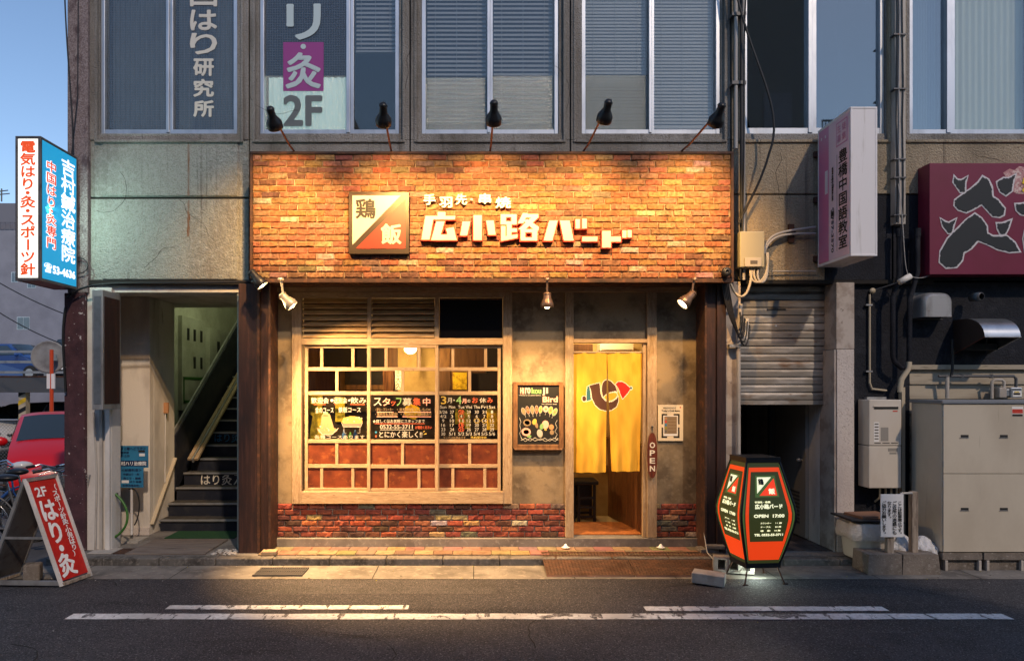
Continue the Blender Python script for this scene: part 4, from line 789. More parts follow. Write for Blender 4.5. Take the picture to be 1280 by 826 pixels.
# raised lettering
def zz(pts): return [(525 + a / 4.655, 235 + b / 4.655) for a, b in pts]
SH = [[(103, 140), (148, 140), (148, 166), (103, 166)], [(32, 163), (206, 163), (203, 183), (76, 183), (56, 300), (8, 300)], [(95, 195), (143, 195), (120, 272), (160, 272), (152, 236), (196, 228), (213, 303), (66, 303)],
      [(248, 195), (292, 195), (274, 276), (234, 276)], [(312, 159), (359, 159), (359, 303), (312, 303)], [(386, 190), (428, 190), (440, 272), (398, 272)],
      [(470, 153), (500, 153), (500, 212), (470, 212)], [(498.5, 153), (534, 153), (534, 170), (498.5, 170)], [(532.5, 153), (562, 153), (562, 212), (532.5, 212)], [(498.5, 195), (534, 195), (534, 212), (498.5, 212)], [(505, 211), (532, 211), (532, 298), (505, 300)], [(531, 236), (564, 236), (564, 256), (531, 256)], [(472, 222), (497, 222), (497, 300), (472, 305)], [(474, 284), (566, 270), (566, 290), (474, 308)],
      [(598, 147), (628, 147), (600, 205), (570, 205)], [(612, 152), (688, 152), (688, 172), (604, 172)], [(655, 165), (688, 171), (608, 246), (572, 240)], [(600, 188), (626, 182), (692, 228), (688, 250), (668, 247)], [(586, 240), (612, 240), (612, 306), (586, 306)], [(610, 240), (655, 240), (655, 258), (610, 258)], [(653, 240), (682, 240), (682, 306), (653, 306)], [(610, 288), (655, 288), (655, 306), (610, 306)],
      [(752, 190), (800, 190), (770, 306), (720, 306)], [(815, 190), (870, 190), (894, 306), (838, 306)], [(906, 182), (930, 182), (930, 236), (906, 236)], [(944, 180), (970, 180), (970, 235), (944, 235)], [(945, 284), (1032, 284), (1032, 310), (945, 310)],
      [(1060, 250), (1110, 250), (1110, 346), (1060, 346)], [(1108, 283), (1168, 283), (1168, 312), (1108, 312)], [(1178, 247), (1201, 247), (1201, 289), (1178, 289)], [(1208, 245), (1231, 245), (1231, 287), (1208, 287)]]
lt_ = MB()
for k, p in enumerate(SH):
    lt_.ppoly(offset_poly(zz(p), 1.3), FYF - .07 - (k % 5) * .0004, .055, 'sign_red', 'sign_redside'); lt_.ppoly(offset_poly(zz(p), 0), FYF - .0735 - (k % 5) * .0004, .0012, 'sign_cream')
lt_.build('shop_name_lettering', FAS)
lt_ = MB()
for ch, a, b0, c_, d_ in (('手', 18, 33, 93, 101), ('羽', 110, 50, 190, 116), ('先', 205, 33, 276, 100), ('串', 340, 30, 416, 95), ('焼', 437, 50, 531, 120)):
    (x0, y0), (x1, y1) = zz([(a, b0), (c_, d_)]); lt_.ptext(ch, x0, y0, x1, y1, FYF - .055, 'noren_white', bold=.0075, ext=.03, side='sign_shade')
lt_.lathe([(0, .0), (.014, 0), (.014, .03)], P(589.5, 249.5, FYF - .055), (0, 1, 0), 'sign_cream', 12); lt_.build('lettering', FAS)
# square emblem sign
E0 = FYF - .06
EMB = thing('emblem_sign', 'square framed sign split diagonally cream and red with two characters on the fascia', 'sign', P(474, 318, E0))
m_ = MB(); m_.pbox(436, 240, 511.5, 317.5, E0, .055, 'sign_frame'); m_.build('frame', EMB, bevel=.004)
m_ = MB(); m_.ppoly([(440.5, 244.5), (501, 244.5), (440.5, 306)], E0 - .004, .003, 'sign_cream'); m_.ppoly([(506.5, 249.5), (506.5, 310.5), (445, 310.5)], E0 - .004, .003, 'sign_red'); m_.build('face', EMB)
m_ = MB(); m_.ptext('鶏', 444, 248, 470, 274, E0 - .0055, 'sign_black', bold=.009); m_.build('lettering', EMB); m_ = MB(); m_.ptext('飯', 475.5, 279, 502.5, 306, E0 - .0055, 'sign_cream', bold=.011); m_.build('lettering', EMB)
# ================================================================== lamps
WARM = (1, .55, .17); WARM2 = (1, .58, .23)
def bez(p0, p1, p2, p3, n=14):
    p0, p1, p2, p3 = map(Vector, (p0, p1, p2, p3))
    return [p0 * (1 - t) ** 3 + p1 * 3 * t * (1 - t) ** 2 + p2 * 3 * t * t * (1 - t) + p3 * t ** 3 for t in [i / n for i in range(n + 1)]]
def head(o, cap, opening, m, r=.07, rc=.034, inner='reflector', bulb='bulb'):
    cap, opening = Vector(cap), Vector(opening); ax = (opening - cap); L = ax.length; ax.normalize()
    h = MB(); h.lathe([(0, 0), (rc * .75, .002), (rc, .015), (rc * 1.05, L * .42), (rc * 1.3, L * .5), (r * .88, L * .66), (r, L * .74), (r, L * .98), (r * .97, L), (r * .92, L * .99)], cap, ax, m, 28)
    h.lathe([(rc * 1.08, L * .1), (rc * 1.16, L * .12), (rc * 1.08, L * .14)], cap, ax, m, 28); h.build('lamp_shade', o)
    h = MB(); h.lathe([(r * .93, L * .985), (r * .7, L * .8), (rc * .8, L * .62)], cap, ax, inner, 24); h.build('reflector', o)
    h = MB(); h.ball(cap + ax * L * .82, r * .62, bulb, 14); h.build('bulb', o)
    return ax
gn = [((337, 134), (344.5, 160), (371, 188), 'black gooseneck lamp tilted left in front of the purple window sign', -1.75),
      ((479, 129), (479.5, 156), (490.5, 188), 'upright black gooseneck lamp between the purple window sign and the dark blinds', -1.75),
      ((617.5, 126), (617, 155), (612.5, 188), 'upright black gooseneck lamp in front of the window with dark blinds', -1.75),
      ((761.5, 125), (754.5, 152), (727, 188), 'black gooseneck lamp leaning in front of the window with pale closed blinds', -1.75),
      ((903.5, 129), (893.5, 156), (847, 188), 'black gooseneck lamp on the longest slanted arm beside the grey conduits', -1.75)]
for (cp, op, bs, lab, Yh), px_t in zip(gn, (356, 498, 612, 722, 858)):
    base = P(bs[0], bs[1], -.3); base.z = fz1
    g = thing('gooseneck_lamp', lab, 'lamp', base, 'gooseneck lamps along the top of the brick fascia')
    pc = P(*cp, Yh - .06); po = P(*op, Yh + .1)
    ax = head(g, pc, po, 'black_paint', .072, .034)
    a = MB(); s_ = 1 if base.x > pc.x else -1
    k = pc.lerp(po, .25)
    a.tube([base + Vector((-.22 * s_ if abs(base.x - pc.x) > .1 else -.15, .02, .012))] + bez(base + Vector((-.08 * s_, .0, .014)), base + Vector((.02 * s_, -.02, .01)), base + Vector((0, -.05, .05)), base.lerp(k, .3), 8) + [base.lerp(k, .65), k], .0105, 'arm_red', 8); a.build('arm', g)
    a = MB(); a.lathe([(.035, 0), (.035, .012), (.014, .016)], base + Vector((-.05 * s_, 0, .0)), (0, 0, 1), 'arm_red', 16); a.build('base_plate', g)
    tgt = Vector((X(px_t, FYF), FYF, 3.6))
    spot(g, po + ax * .01, tgt, 360, WARM, 84, 1.0, .035)
def downlight(lab, cp, op, Yc, Yo, m, tgt, watts, size, stem=None, bulb='bulb', col=WARM2):
    pc, po = P(*cp, Yc), P(*op, Yo); top = Vector(stem) if stem else Vector((pc.x, pc.y, 3.03))
    g = thing('spot_lamp', lab, 'lamp', top, 'spot lamps under the brick fascia')
    ax = head(g, pc, po, m, .068, .04, bulb=bulb)
    a = MB(); mid = pc.lerp(po, .2); a.tube([top, top.lerp(mid, .5) + Vector((0, .01, 0)), mid], .012, m, 8); a.lathe([(.035, -.02), (.03, 0)], top, (0, 0, 1), m, 16); a.build('bracket', g)
    spot(g, po + ax * .02, tgt, watts, col, size, .8, .03)
    return g
downlight('black spot lamp clamped to the lower corner of the brick fascia', (313, 338), (328.5, 357.5), -.62, -.6, 'black_paint', (-.85, -.62, 0), 1500, 74, stem=P(318, 351, -.54))
downlight('cream spot lamp aimed across the lattice window beside the louvres', (351, 367), (366, 383), -.66, -.64, 'lamp_cream', (-.75, -.02, .7), 250, 112)
downlight('bronze spot lamp hanging straight down above the chalkboard menu', (684, 365), (684, 384), -.66, -.64, 'lamp_bronze', (.6, -.1, .35), 290, 100)
downlight('bare reflector spot lamp aimed at the yellow noren from beside the pillar', (868, 365), (852.5, 380.5), -.66, -.68, 'lamp_bronze', (1.3, .0, .6), 75, 96, bulb='bulb_white')
pl = thing('pendant_lamp', 'glowing round lamp hanging inside behind the middle lattice sash', 'lamp', P(513, 420, 1.3))
m_ = MB(); m_.ball(P(513, 436, 1.3), .085, 'globe', 18, (1, 1, .8)); m_.build('globe', pl); m_ = MB(); m_.tube([P(513, 428, 1.3), (X(513, 1.3), 1.3, 2.95)], .01, 'black_paint'); m_.lathe([(.05, .0), (.02, .04)], P(513, 429, 1.3), (0, 0, 1), 'black_paint', 14); m_.build('cord', pl)
point(pl, P(513, 444, 1.2), 58, (1, .66, .26), .09)
el = thing('entry_fill_lamp', 'added unseen fill lamp inside the entry hidden above the noren', 'lamp', (1.45, .75, 2.93)); m_ = MB(); m_.ball((1.45, .75, 2.9), .07, 'globe', 14, (1, 1, .5)); m_.build('globe', el); point(el, (1.45, .75, 2.78), 55, (1, .66, .28), .08)  # unseen lamp added to light the entry and the back of the noren
ho = MB(); p = P(906.5, 340.5, FYF - .03); ho.lathe([(0, 0), (.045, 0), (.05, -.02), (.05, -.05), (.03, -.06), (.0, -.045)], p, (0, 1, 0), 'black_paint', 24); ho.lathe([(.02, -.066), (.028, -.06)], p, (0, 1, 0), 'steel_dark', 20); tag(ho.build('alarm_bell', org=p), 'small round black bell fixed at the lower corner of the brick fascia', 'bell')

# ================================================================== noren
NOR = thing('noren', 'yellow split door curtain with a brown and red bird emblem in the shop doorway', 'noren', P(760, 440, .03))
def q(pts): return [(705 + a / 5.9, 420 + b / 5.9) for a, b in pts]
EMBP = [('noren_brown', q([(185, 365), (262, 345), (265, 380), (268, 420), (280, 452), (305, 478), (330, 488), (360, 482), (385, 462), (398, 446), (399, 480), (385, 520), (350, 545), (310, 550), (262, 538), (228, 505), (207, 455), (200, 400)])),
        ('noren_brown', q([(288, 448), (279, 415), (277, 385), (284, 350), (300, 328), (322, 321), (350, 335), (378, 368), (392, 408), (370, 407), (338, 414), (312, 430), (294, 450)])),
        ('noren_red', q([(380, 355), (395, 338), (425, 335), (455, 350), (492, 386), (470, 420), (433, 462), (415, 425), (400, 385)])),
        ('noren_teal', q([(172, 372), (186, 370), (194, 410), (200, 470), (165, 480), (166, 420)])),
        ('noren_brown', q([(148 + 16 * math.cos(a * .45), 461 + 20 * math.sin(a * .45)) for a in range(14)])), ('noren_teal', q([(495 + 8 * math.cos(a * .45), 383 + 10 * math.sin(a * .45)) for a in range(14)]))]
EDGE = [offset_poly(p, .75) for _, p in EMBP]
SMILE = q([(288, 452), (300, 436), (330, 418), (365, 411), (388, 414), (396, 436), (384, 458), (358, 476), (330, 482), (305, 470)]); SMILE_I = offset_poly(SMILE, -.8)
def cloth(px0, px1a, px1b, py0, py1, seed, name):
    c = MB(); nx, ny = 110, 300; r = random.Random(seed); ph = r.uniform(0, 6); vs_ = []; pp = []
    for j in range(ny + 1):
        t = j / ny
        for i in range(nx + 1):
            u = i / nx; a = px0[0] + (px0[1] - px0[0]) * t; b = px1a + (px1b - px1a) * t; x = a + (b - a) * u; y = py0 + (py1 - py0) * t
            amp = .004 + .022 * t * t
            d = amp * math.sin(u * 13 + ph + 1.2 * t) + .012 * t * math.sin(u * 5 + 2 * ph) + .0025 * math.sin(u * 31 + ph + 3 * math.sin(t * 2)) * (1 - t) ** 2 + .0016 * math.sin(23 * t + 11 * u + ph) + .0012 * math.sin(17 * u - 29 * t) + .003 * math.sin(9 * t + 7 * u)
            pp.append((x, y)); vs_.append((X(x, .02), .03 + d - .02 * t, Z(y, .02)))
    k = nx + 1; groups = {}
    for j in range(ny):
        for i in range(nx):
            x = (pp[j * k + i][0] + pp[(j + 1) * k + i + 1][0]) / 2; y = (pp[j * k + i][1] + pp[(j + 1) * k + i + 1][1]) / 2; m = 'noren'
            if 470 < y < 516:
                if any(inside((x, y), e) for e in EDGE): m = 'noren_white'
                if inside((x, y), SMILE): m = 'noren_white' if not inside((x, y), SMILE_I) else 'noren'
                else:
                    for mm, p in EMBP:
                        if inside((x, y), p): m = mm
            groups.setdefault(m, []).append((j * k + i, j * k + i + 1, (j + 1) * k + i + 1, (j + 1) * k + i))
    base = 0; c.v = [Vector(v) for v in vs_]
    for m, fs in groups.items():
        mi = c.mi(m)
        for f in fs: c.f.append(f); c.m.append(mi); c.sm.append(True); c.c.append(None)
    o = c.build(name, NOR); sm = o.modifiers.new('thickness', 'SOLIDIFY'); sm.thickness = .002
cloth((717, 717), 758.9, 757.5, 441, 590.5, 1, 'cloth_panel'); cloth((759.1, 764.5), 803.5, 799.5, 441, 589, 4, 'cloth_panel')
m_ = MB(); m_.tube([P(716.5, 440.5, .035), P(808, 440.5, .035)], .013, 'old_wood', 10); m_.build('rod', NOR)
# menu chalkboard
MY = -.06
MN = thing('menu_chalkboard', 'wood framed chalkboard with drawn skewers hanging between window and door', 'chalkboard', P(673, 561, MY))
m_ = MB()
for a, b, c_, d_ in ((641.5, 477, 647, 561), (699, 477, 704.5, 561), (647, 477, 699, 481.5), (647, 555.5, 699, 561)): m_.pbox(a, b, c_, d_, MY, .05, 'frame_wood')
m_.pbox(643, 560.5, 703, 562.5, MY - .012, .03, 'frame_wood'); m_.build('frame', MN, bevel=.004)
m_ = MB(); m_.pbox(646.5, 481, 699.5, 556, MY + .015, .02, 'chalkboard'); m_.build('board', MN)
m_ = MB(); Y = MY + .0135
for s_, a, b, m in (('Hi', 650, 655.5, 'chalk_pink'), ('ro', 656, 663.5, 'chalk'), ('kou', 664, 677, 'chalk_green'), ('ji', 677.5, 685.5, 'chalk')): m_.ptext(s_, a, 484, b, 492.5 if s_ != 'ji' else 494.5, Y, m, bold=.006)
m_.ptext('Bird', 678, 495, 697.5, 503, Y, 'chalk_pink', bold=.006); m_.ptext('Welcome to our yakitori kitchen', 648.5, 493.2, 676, 495, Y, 'chalk', bold=.001); m_.ptext('the chicken meal', 677, 504, 696, 505.6, Y, 'chalk', bold=.001)
def mz(a, b): return (636 + a / 8.26, 470 + b / 8.26)
def ell(cx, cy, rx, ry, rot, m, dy=0, n=14):
    c_, s_ = math.cos(rot), math.sin(rot); m_.ppoly([mz(cx + rx * math.cos(t) * c_ - ry * math.sin(t) * s_, cy + rx * math.cos(t) * s_ + ry * math.sin(t) * c_) for t in [k * 2 * math.pi / n for k in range(n)]], Y - .0004 - dy, 0, m)
for cx, cy, rx, ry, rot, m in ((152, 362, 18, 36, -.35, 'chalk_tan'), (196, 350, 16, 38, -.25, 'chalk_red'), (243, 348, 17, 42, -.1, 'chalk_tan'), (287, 345, 15, 40, 0, 'chalk_red'), (328, 345, 16, 36, .12, 'chalk_yellow'), (382, 340, 27, 30, .1, 'chalk_pink'), (432, 352, 20, 38, .2, 'chalk_yellow'), (475, 370, 20, 40, .45, 'chalk_green')):
    ell(cx, cy, rx + 4, ry + 4, rot, 'chalk'); ell(cx, cy, rx, ry, rot, m, .0004); ell(cx, cy, rx * .5, ry * .4, rot, 'chalk_brown', .0008)
    e = mz(cx + math.sin(-rot) * ry, cy + ry * math.cos(rot)); e2 = mz(cx + math.sin(-rot) * (ry + 32), cy + (ry + 32) * math.cos(rot)); m_.tube([P(*e, Y - .001), P(*e2, Y - .001)], .0025, 'chalk', 5)
for cx, cy, rx, ry, rot, m in ((190, 480, 42, 36, 0, 'chalk_tan'), (190, 480, 28, 22, .4, 'chalk_brown'), (180, 575, 48, 42, .2, 'chalk_pink'), (180, 575, 30, 24, 0, 'chalk_brown'), (210, 620, 24, 14, 0, 'chalk_green'), (265, 470, 22, 32, .3, 'chalk_yellow'), (285, 505, 16, 34, -.3, 'chalk_tan'), (340, 520, 20, 32, .2, 'chalk_green'), (378, 500, 36, 44, 0, 'chalk_pink'), (380, 552, 14, 10, 0, 'chalk_yellow'), (440, 525, 26, 28, 0, 'chalk_brown'), (445, 580, 22, 26, 0, 'chalk_tan'), (320, 590, 30, 42, -.2, 'chalk'), (325, 605, 24, 28, -.2, 'chalk_yellow')): ell(cx, cy, rx, ry, rot, m, .0002 * (cx % 7))
for pts in ([(108, 430), (125, 470), (112, 510), (128, 560), (110, 590), (130, 640)], [(500, 455), (480, 490), (500, 530), (475, 570), (500, 600), (480, 640)], [(125, 665), (170, 640), (220, 670), (270, 635), (320, 665), (370, 640), (420, 670), (470, 640), (510, 660)], [(125, 640), (170, 675), (220, 640), (270, 670), (330, 645), (380, 675), (430, 645), (480, 675), (510, 640)]): m_.tube([P(*mz(a, b), Y - .0015) for a, b in pts], .0035, 'chalk', 5)
m_.build('chalk_drawing', MN)
# framed paper by the door
PM = thing('menu_paper', 'cream framed paper listing drinks on the plaster beside the OPEN plate', 'poster', P(838, 551, -.02))
m_ = MB(); m_.pbox(822.5, 506, 854, 551, -.02, .018, 'paper'); m_.build('sheet', PM, bevel=.002)
m_ = MB(); Y = -.0215
for a, b, c_, d_ in ((827, 517, 834, 519), (842, 517, 849.5, 519), (827, 519, 829, 530), (847.5, 519, 849.5, 530), (827, 534, 829, 547), (847.5, 534, 849.5, 547), (827, 545, 834, 547), (842, 545, 849.5, 547)): m_.pbox(a, b, c_, d_, Y, .001, 'ink')
m_.pbox(829.5, 519.5, 847, 544.5, Y - .0005, .001, 'paper_white'); m_.pbox(830.3, 520.3, 846.2, 542, Y - .001, .001, 'chalk_tan')
for k, c_ in enumerate(('chalk_brown', 'label_red', 'notice_blue', 'olive', 'ink_soft')): m_.pbox(831, 521.5 + k * 4, 833.6, 524.3 + k * 4, Y - .0016, .001, c_); m_.pbox(835, 523 + k * 4, 845, 523.6 + k * 4, Y - .0016, .001, 'frame_wood')
m_.ptext('Today’s Craft Beers', 827, 512, 850, 515, Y, 'ink', bold=.001); m_.ptext('本日のクラフトビール', 829, 508.5, 845, 511, Y, 'ink', bold=.0005); m_.disc(P(850.5, 509, Y), (0, -1, 0), .008, 'label_red', 10); m_.build('print', PM)
# OPEN plate
OP = thing('open_plate', 'long dark red wooden plate reading OPEN hanging on the door post', 'sign', P(815, 597, -.08))
m_ = MB(); pts = [(815.5 + 6.2 * math.sin(t * math.pi / 12) ** .8 * sg, 569 - 28.5 * math.cos(t * math.pi / 12)) for sg, rg in ((1, range(0, 13)), (-1, range(11, 0, -1))) for t in rg]; m_.ppoly(pts, -.085, .018, 'open_wood'); m_.build('plate', OP, bevel=.003)
m_ = MB()
for k, ch in enumerate('OPEN'): m_.ptext(ch, 812, 552.5 + k * 9.7, 819, 560 + k * 9.7, -.0865, 'cream', bold=.004)
m_.build('lettering', OP); m_ = MB(); m_.tube([P(815.5, 533, -.06), P(814.8, 541, -.088)], .003, 'cable_black', 5); m_.tube([P(815.5, 533, -.06), P(816.2, 541, -.088)], .003, 'cable_black', 5); m_.ball(P(815.5, 533, -.055), .014, 'steel_dark', 10); m_.build('hook', OP)
# salt piles
for px_, lab in ((707, 'white cone of salt on a dish before the post left of the door'), (826, 'white cone of salt on a dish before the brick base right of the door')):
    p = P(px_, 684, -.16); p.z = .094; s_ = thing('salt_pile', lab, 'salt pile', p, 'salt piles by the door')
    m_ = MB(); m_.lathe([(0, .004), (.03, .004), (.045, .014), (.048, .016), (.043, .017), (.03, .01), (0, .01)], p, (0, 0, 1), 'porcelain', 20); m_.build('dish', s_); m_ = MB(); m_.lathe([(.034, .011), (.03, .02), (.012, .047), (0, .058)], p, (0, 0, 1), 'salt', 16); m_.build('salt', s_)
# ramp plates
def ramp(pA0, pA1, pB0, pB1, lab):   # far-left, far-right px, near-left, near-right px
    za, zb = .103, .02; ya, yb = -.34, -1.02
    q = [Vector((X(pA0, ya), ya, za)), Vector((X(pA1, ya), ya, za)), Vector((X(pB1, yb), yb, zb)), Vector((X(pB0, yb), yb, zb))]
    m_ = MB(); n = (q[1] - q[0]).cross(q[3] - q[0]).normalized(); n = n if n.z > 0 else -n
    bt = [v - n * .008 for v in q]; m_.add(q + bt, [(3, 2, 1, 0), (4, 5, 6, 7), (0, 1, 5, 4), (1, 2, 6, 5), (2, 3, 7, 6), (3, 0, 4, 7)], 'ramp_steel')
    m_.add([q[3] - n * .001, q[2] - n * .001, Vector((q[2].x, yb - .01, .006)), Vector((q[3].x, yb - .01, .006))], [(0, 1, 2, 3)], 'ramp_steel'); nu, nv = 26, 18
    for j in range(nv):
        for i in range(nu):
            u, v = (i + .5) / nu, (j + .5) / nv; c_ = q[0].lerp(q[1], u).lerp(q[3].lerp(q[2], u), v); a = .785 if (i + j) % 2 else -.785
            d = Vector((math.cos(a), math.sin(a), 0)) * .017; e = Vector((-math.sin(a), math.cos(a), 0)) * .006
            m_.add([c_ + d + n * .0004, c_ + e + n * .005, c_ - d + n * .0004, c_ - e + n * .005], [(0, 1, 2, 3)], 'ramp_steel')
    tag(m_.build('ramp_plate', org=(q[0] + q[2]) / 2), lab, 'ramp', 'steel ramp plates before the shop door')
ramp(676, 779.5, 683.5, 794, 'rusty checkered steel ramp plate before the shop door on the gutter side of the drain'); ramp(780.5, 885, 795, 905, 'rusty checkered steel ramp plate beside the loose concrete block and lantern sign')
# loose bricks and blocks
def brick_(name, c, size, rz, m, lab, grp=None, rx=0, ry=0):
    m_ = MB(); rot = Matrix.Rotation(rz, 3, 'Z') @ Matrix.Rotation(ry, 3, 'Y') @ Matrix.Rotation(rx, 3, 'X'); m_.obox(c, size, rot, m)
    return tag(m_.build(name, org=(c[0], c[1], c[2] - size[2] / 2), bevel=.008), lab, 'block', grp)
d_ = 6.93; c_ = Vector((X(886, d_ - 8.2), d_ - 8.2, .062)); brick_('concrete_block', c_, (.3, .19, .1), -.42, 'block_grey', 'pale solid concrete block lying tilted on the ramp plate corner', ry=.05)
hb = MB(); c_ = Vector((X(919, -.95), -.9, .1)); rz = -.25; rot = Matrix.Rotation(rz, 3, 'Z'); L_, H_, D_ = .39, .16, .1
for zz_ in (-.065, .065): hb.obox(c_ + Vector((0, 0, zz_)), (L_, D_, .03), rot, 'block_grey')
for xx in (-.175, -.06, .06, .175): hb.obox(c_ + rot @ Vector((xx, 0, 0)), (.045, D_, .1), rot, 'block_grey')
hb.obox(c_ + rot @ Vector((0, .05, 0)), (.36, .01, .1), rot, 'block_dark')
tag(hb.build('hollow_block', org=(c_.x, c_.y, .02), bevel=.004), 'hollow concrete block with three holes lying under the lantern sign', 'block')
brick_('paving_slab', (X(884, -.3), -.3, .115), (.2, .17, .045), .06, 'block_dark', 'thin brown slab lying at the foot of the right steel pillar'); brick_('paving_slab', (X(893, -.33), -.33, .158), (.2, .14, .04), -.1, 'block_dark', 'topmost brown slab stacked at the foot of the right steel pillar'); brick_('wood_block', (X(337, -.42), -.42, .112), (.16, .12, .045), .1, 'old_wood', 'short wooden block at the foot of the left steel pillar')
m_ = MB(); m_.tube(bez(P(879, 560, -.06), P(874, 640, -.1), P(880, 665, -.2), P(884, 690, -.5)) + [Vector((X(905, -.9), -.85, .03)), Vector((2.65, -1.0, .05)), Vector((2.74, -1.08, .2))], .006, 'cable_grey', 6); tag(m_.build('power_cable', org=P(884, 690, -.5)), 'thin pale cable running down to the lantern sign from the plaster wall', 'cable')

# ================================================================== lantern sign
lc = Vector((2.765, -1.1, 0)); th = R(6)
LN = thing('lantern_sign', 'glowing barrel shaped green and orange standing sign on thin legs by the kerb', 'sign', lc)
ex, ey = Vector((math.cos(th), math.sin(th), 0)), Vector((-math.sin(th), math.cos(th), 0))   # local right / back
HZ = [(.2, .167), (.3, .195), (.42, .226), (.55, .256), (.63, .269), (.69, .271), (.76, .261), (.85, .24), (.95, .217), (1.06, .191), (1.165, .166)]
def fpt(face, u, v, out=0):   # face 0 front, 1 left, 2 back, 3 right ; u in px-like -1..1, v = height
    for (za, ha), (zb, hb_) in zip(HZ, HZ[1:]):
        if v <= zb or zb == HZ[-1][0]:
            h = ha + (hb_ - ha) * (v - za) / (zb - za); break
    fr = [(ex, -ey), (-ey, -ex), (-ex, ey), (ey, ex)][face]
    return lc + fr[0] * (u * h) + fr[1] * (h + out) + Vector((0, 0, v))
m_ = MB()
for f in range(4):
    for (za, _), (zb, _) in zip(HZ, HZ[1:]): m_.add([fpt(f, -1, za), fpt(f, 1, za), fpt(f, 1, zb), fpt(f, -1, zb)], [(0, 1, 2, 3)], 'lantern_olive')
m_.build('body', LN)
m_ = MB()
for f in range(4):
    m_.tube([fpt(f, -1, za) for za, _ in HZ], .013, 'black_paint', 6)
m_.obox(lc + Vector((0, 0, 1.19)), (.35, .35, .05), Matrix.Rotation(th, 3, 'Z'), 'black_paint'); m_.obox(lc + Vector((0, 0, .178)), (.35, .35, .045), Matrix.Rotation(th, 3, 'Z'), 'black_paint'); m_.build('frame', LN)
for f, sx, sy in ((0, -1, -1), (0, 1, -1), (0, -1, 1), (0, 1, 1)):
    m_ = MB(); a = lc + ex * sx * .15 + -ey * -sy * .15; a.z = .16; b = lc + ex * sx * .2 + -ey * -sy * .2; b.z = .006; m_.tube([a, a.lerp(b, .5) + (b - a) * .0, b], .008, 'rust_steel', 6); m_.tube([b - ex * .02, b + ex * .03], .006, 'rust_steel', 6); m_.build('leg', LN)
def band(mb, f, u0, u1, v0, v1, m, out):
    cut = [v0] + [z for z, _ in HZ if v0 < z < v1] + [v1]
    for p, q_ in zip(cut, cut[1:]): mb.add([fpt(f, u0, p, out), fpt(f, u1, p, out), fpt(f, u1, q_, out), fpt(f, u0, q_, out)], [(0, 1, 2, 3)], m)
for f in (0, 1):
    g = MB(); o_ = .002
    band(g, f, -.97, -.9, .22, 1.15, 'lantern_green', o_); band(g, f, .9, .97, .22, 1.15, 'lantern_green', o_)
    band(g, f, -.85, -.73, .235, 1.12, 'lantern_orange', o_); band(g, f, .73, .85, .235, 1.12, 'lantern_orange', o_); band(g, f, -.73, .73, 1.08, 1.12, 'lantern_orange', o_); band(g, f, -.73, .73, .235, .42, 'lantern_orange', o_)
    def tb(s_, u0, u1, v0, v1, m='lantern_text', bold=.0025, out=.004):
        za, zb = (v0 + v1) / 2 - .02, (v0 + v1) / 2 + .02; vm = (v0 + v1) / 2; c = fpt(f, 0, vm, out)
        U = (fpt(f, 1, vm) - fpt(f, -1, vm)) / 2; V = (fpt(f, 0, zb) - fpt(f, 0, za)) / (zb - za); hw = U.length; Un = U / hw; Vn = V.normalized()
        g.text(s_, c, Un, Vn, (u0 * hw, u1 * hw, (v0 - vm), (v1 - vm)), m, bold=bold)
    for nm, poly in (('lantern_text', [(-.42, 1.03), (.3, 1.03), (-.42, .88)]), ('lantern_red', [(.42, 1.02), (.42, .86), (-.32, .86)])):
        g.add([fpt(f, u, v, .006) for u, v in poly], [(0, 1, 2)], nm)
    g.add([fpt(f, u, v, .004) for u, v in ((-.5, .845), (.5, .845), (.5, 1.045), (-.5, 1.045))], [(0, 1, 2, 3)], 'lantern_green'); tb('鶏', -.38, -.1, .955, 1.02, 'lantern_ink', .004, .009); tb('飯', .06, .36, .87, .93, 'lantern_text', .004, .009)
    tb('手羽先・串焼', -.52, .1, .79, .81, bold=.001); tb('広小路バード', -.52, .55, .735, .785, bold=.004); tb('OPEN  17:00', -.56, .58, .655, .69, bold=.004)
    for k, (a, b) in enumerate((('カウンター', '11 席'), ('テーブル', '35 席'), ('座　敷', '16 席'))): tb(a, -.3, .1, .595 - k * .037, .612 - k * .037, bold=.0012); tb(b, .26, .5, .595 - k * .037, .612 - k * .037, bold=.0012)
    tb('TEL 0532-55-3711', -.55, .65, .475, .502, bold=.003)
    g.build('glowing_print', LN)
    g = MB(); g.add([], [], 'lantern_text')
    def tb2(s_, u0, u1, v0, v1): tb(s_, u0, u1, v0, v1, bold=.001)
point(LN, lc + Vector((.02, -.02, .13)), 5, (.85, 1, .85), .05)

# ================================================================== signs on the building
def boxsign(name, lab, x0, x1, y0, y1, z0, z1, case):
    o = thing(name, lab, 'sign', ((x0 + x1) / 2, y1, z0)); m_ = MB(); t_ = .02
    m_.box(x0 + .004, x1 - .004, y0 + .004, y1 - .004, z0 + .004, z1 - .004, case)
    for xa in (x0, x1 - t_):
        for ya in (y0, y1 - t_): m_.box(xa, xa + t_, ya, ya + t_, z0 + t_ + .001, z1 - t_ - .001, case)
    for za in (z0, z1 - t_):
        m_.box(x0, x1, y0, y0 + t_, za, za + t_, case); m_.box(x0, x1, y1 - t_, y1, za, za + t_, case); m_.box(x0, x0 + t_, y0 + t_ + .001, y1 - t_ - .001, za, za + t_, case); m_.box(x1 - t_, x1, y0 + t_ + .001, y1 - t_ - .001, za, za + t_, case)
    m_.build('case', o, bevel=.003); return o
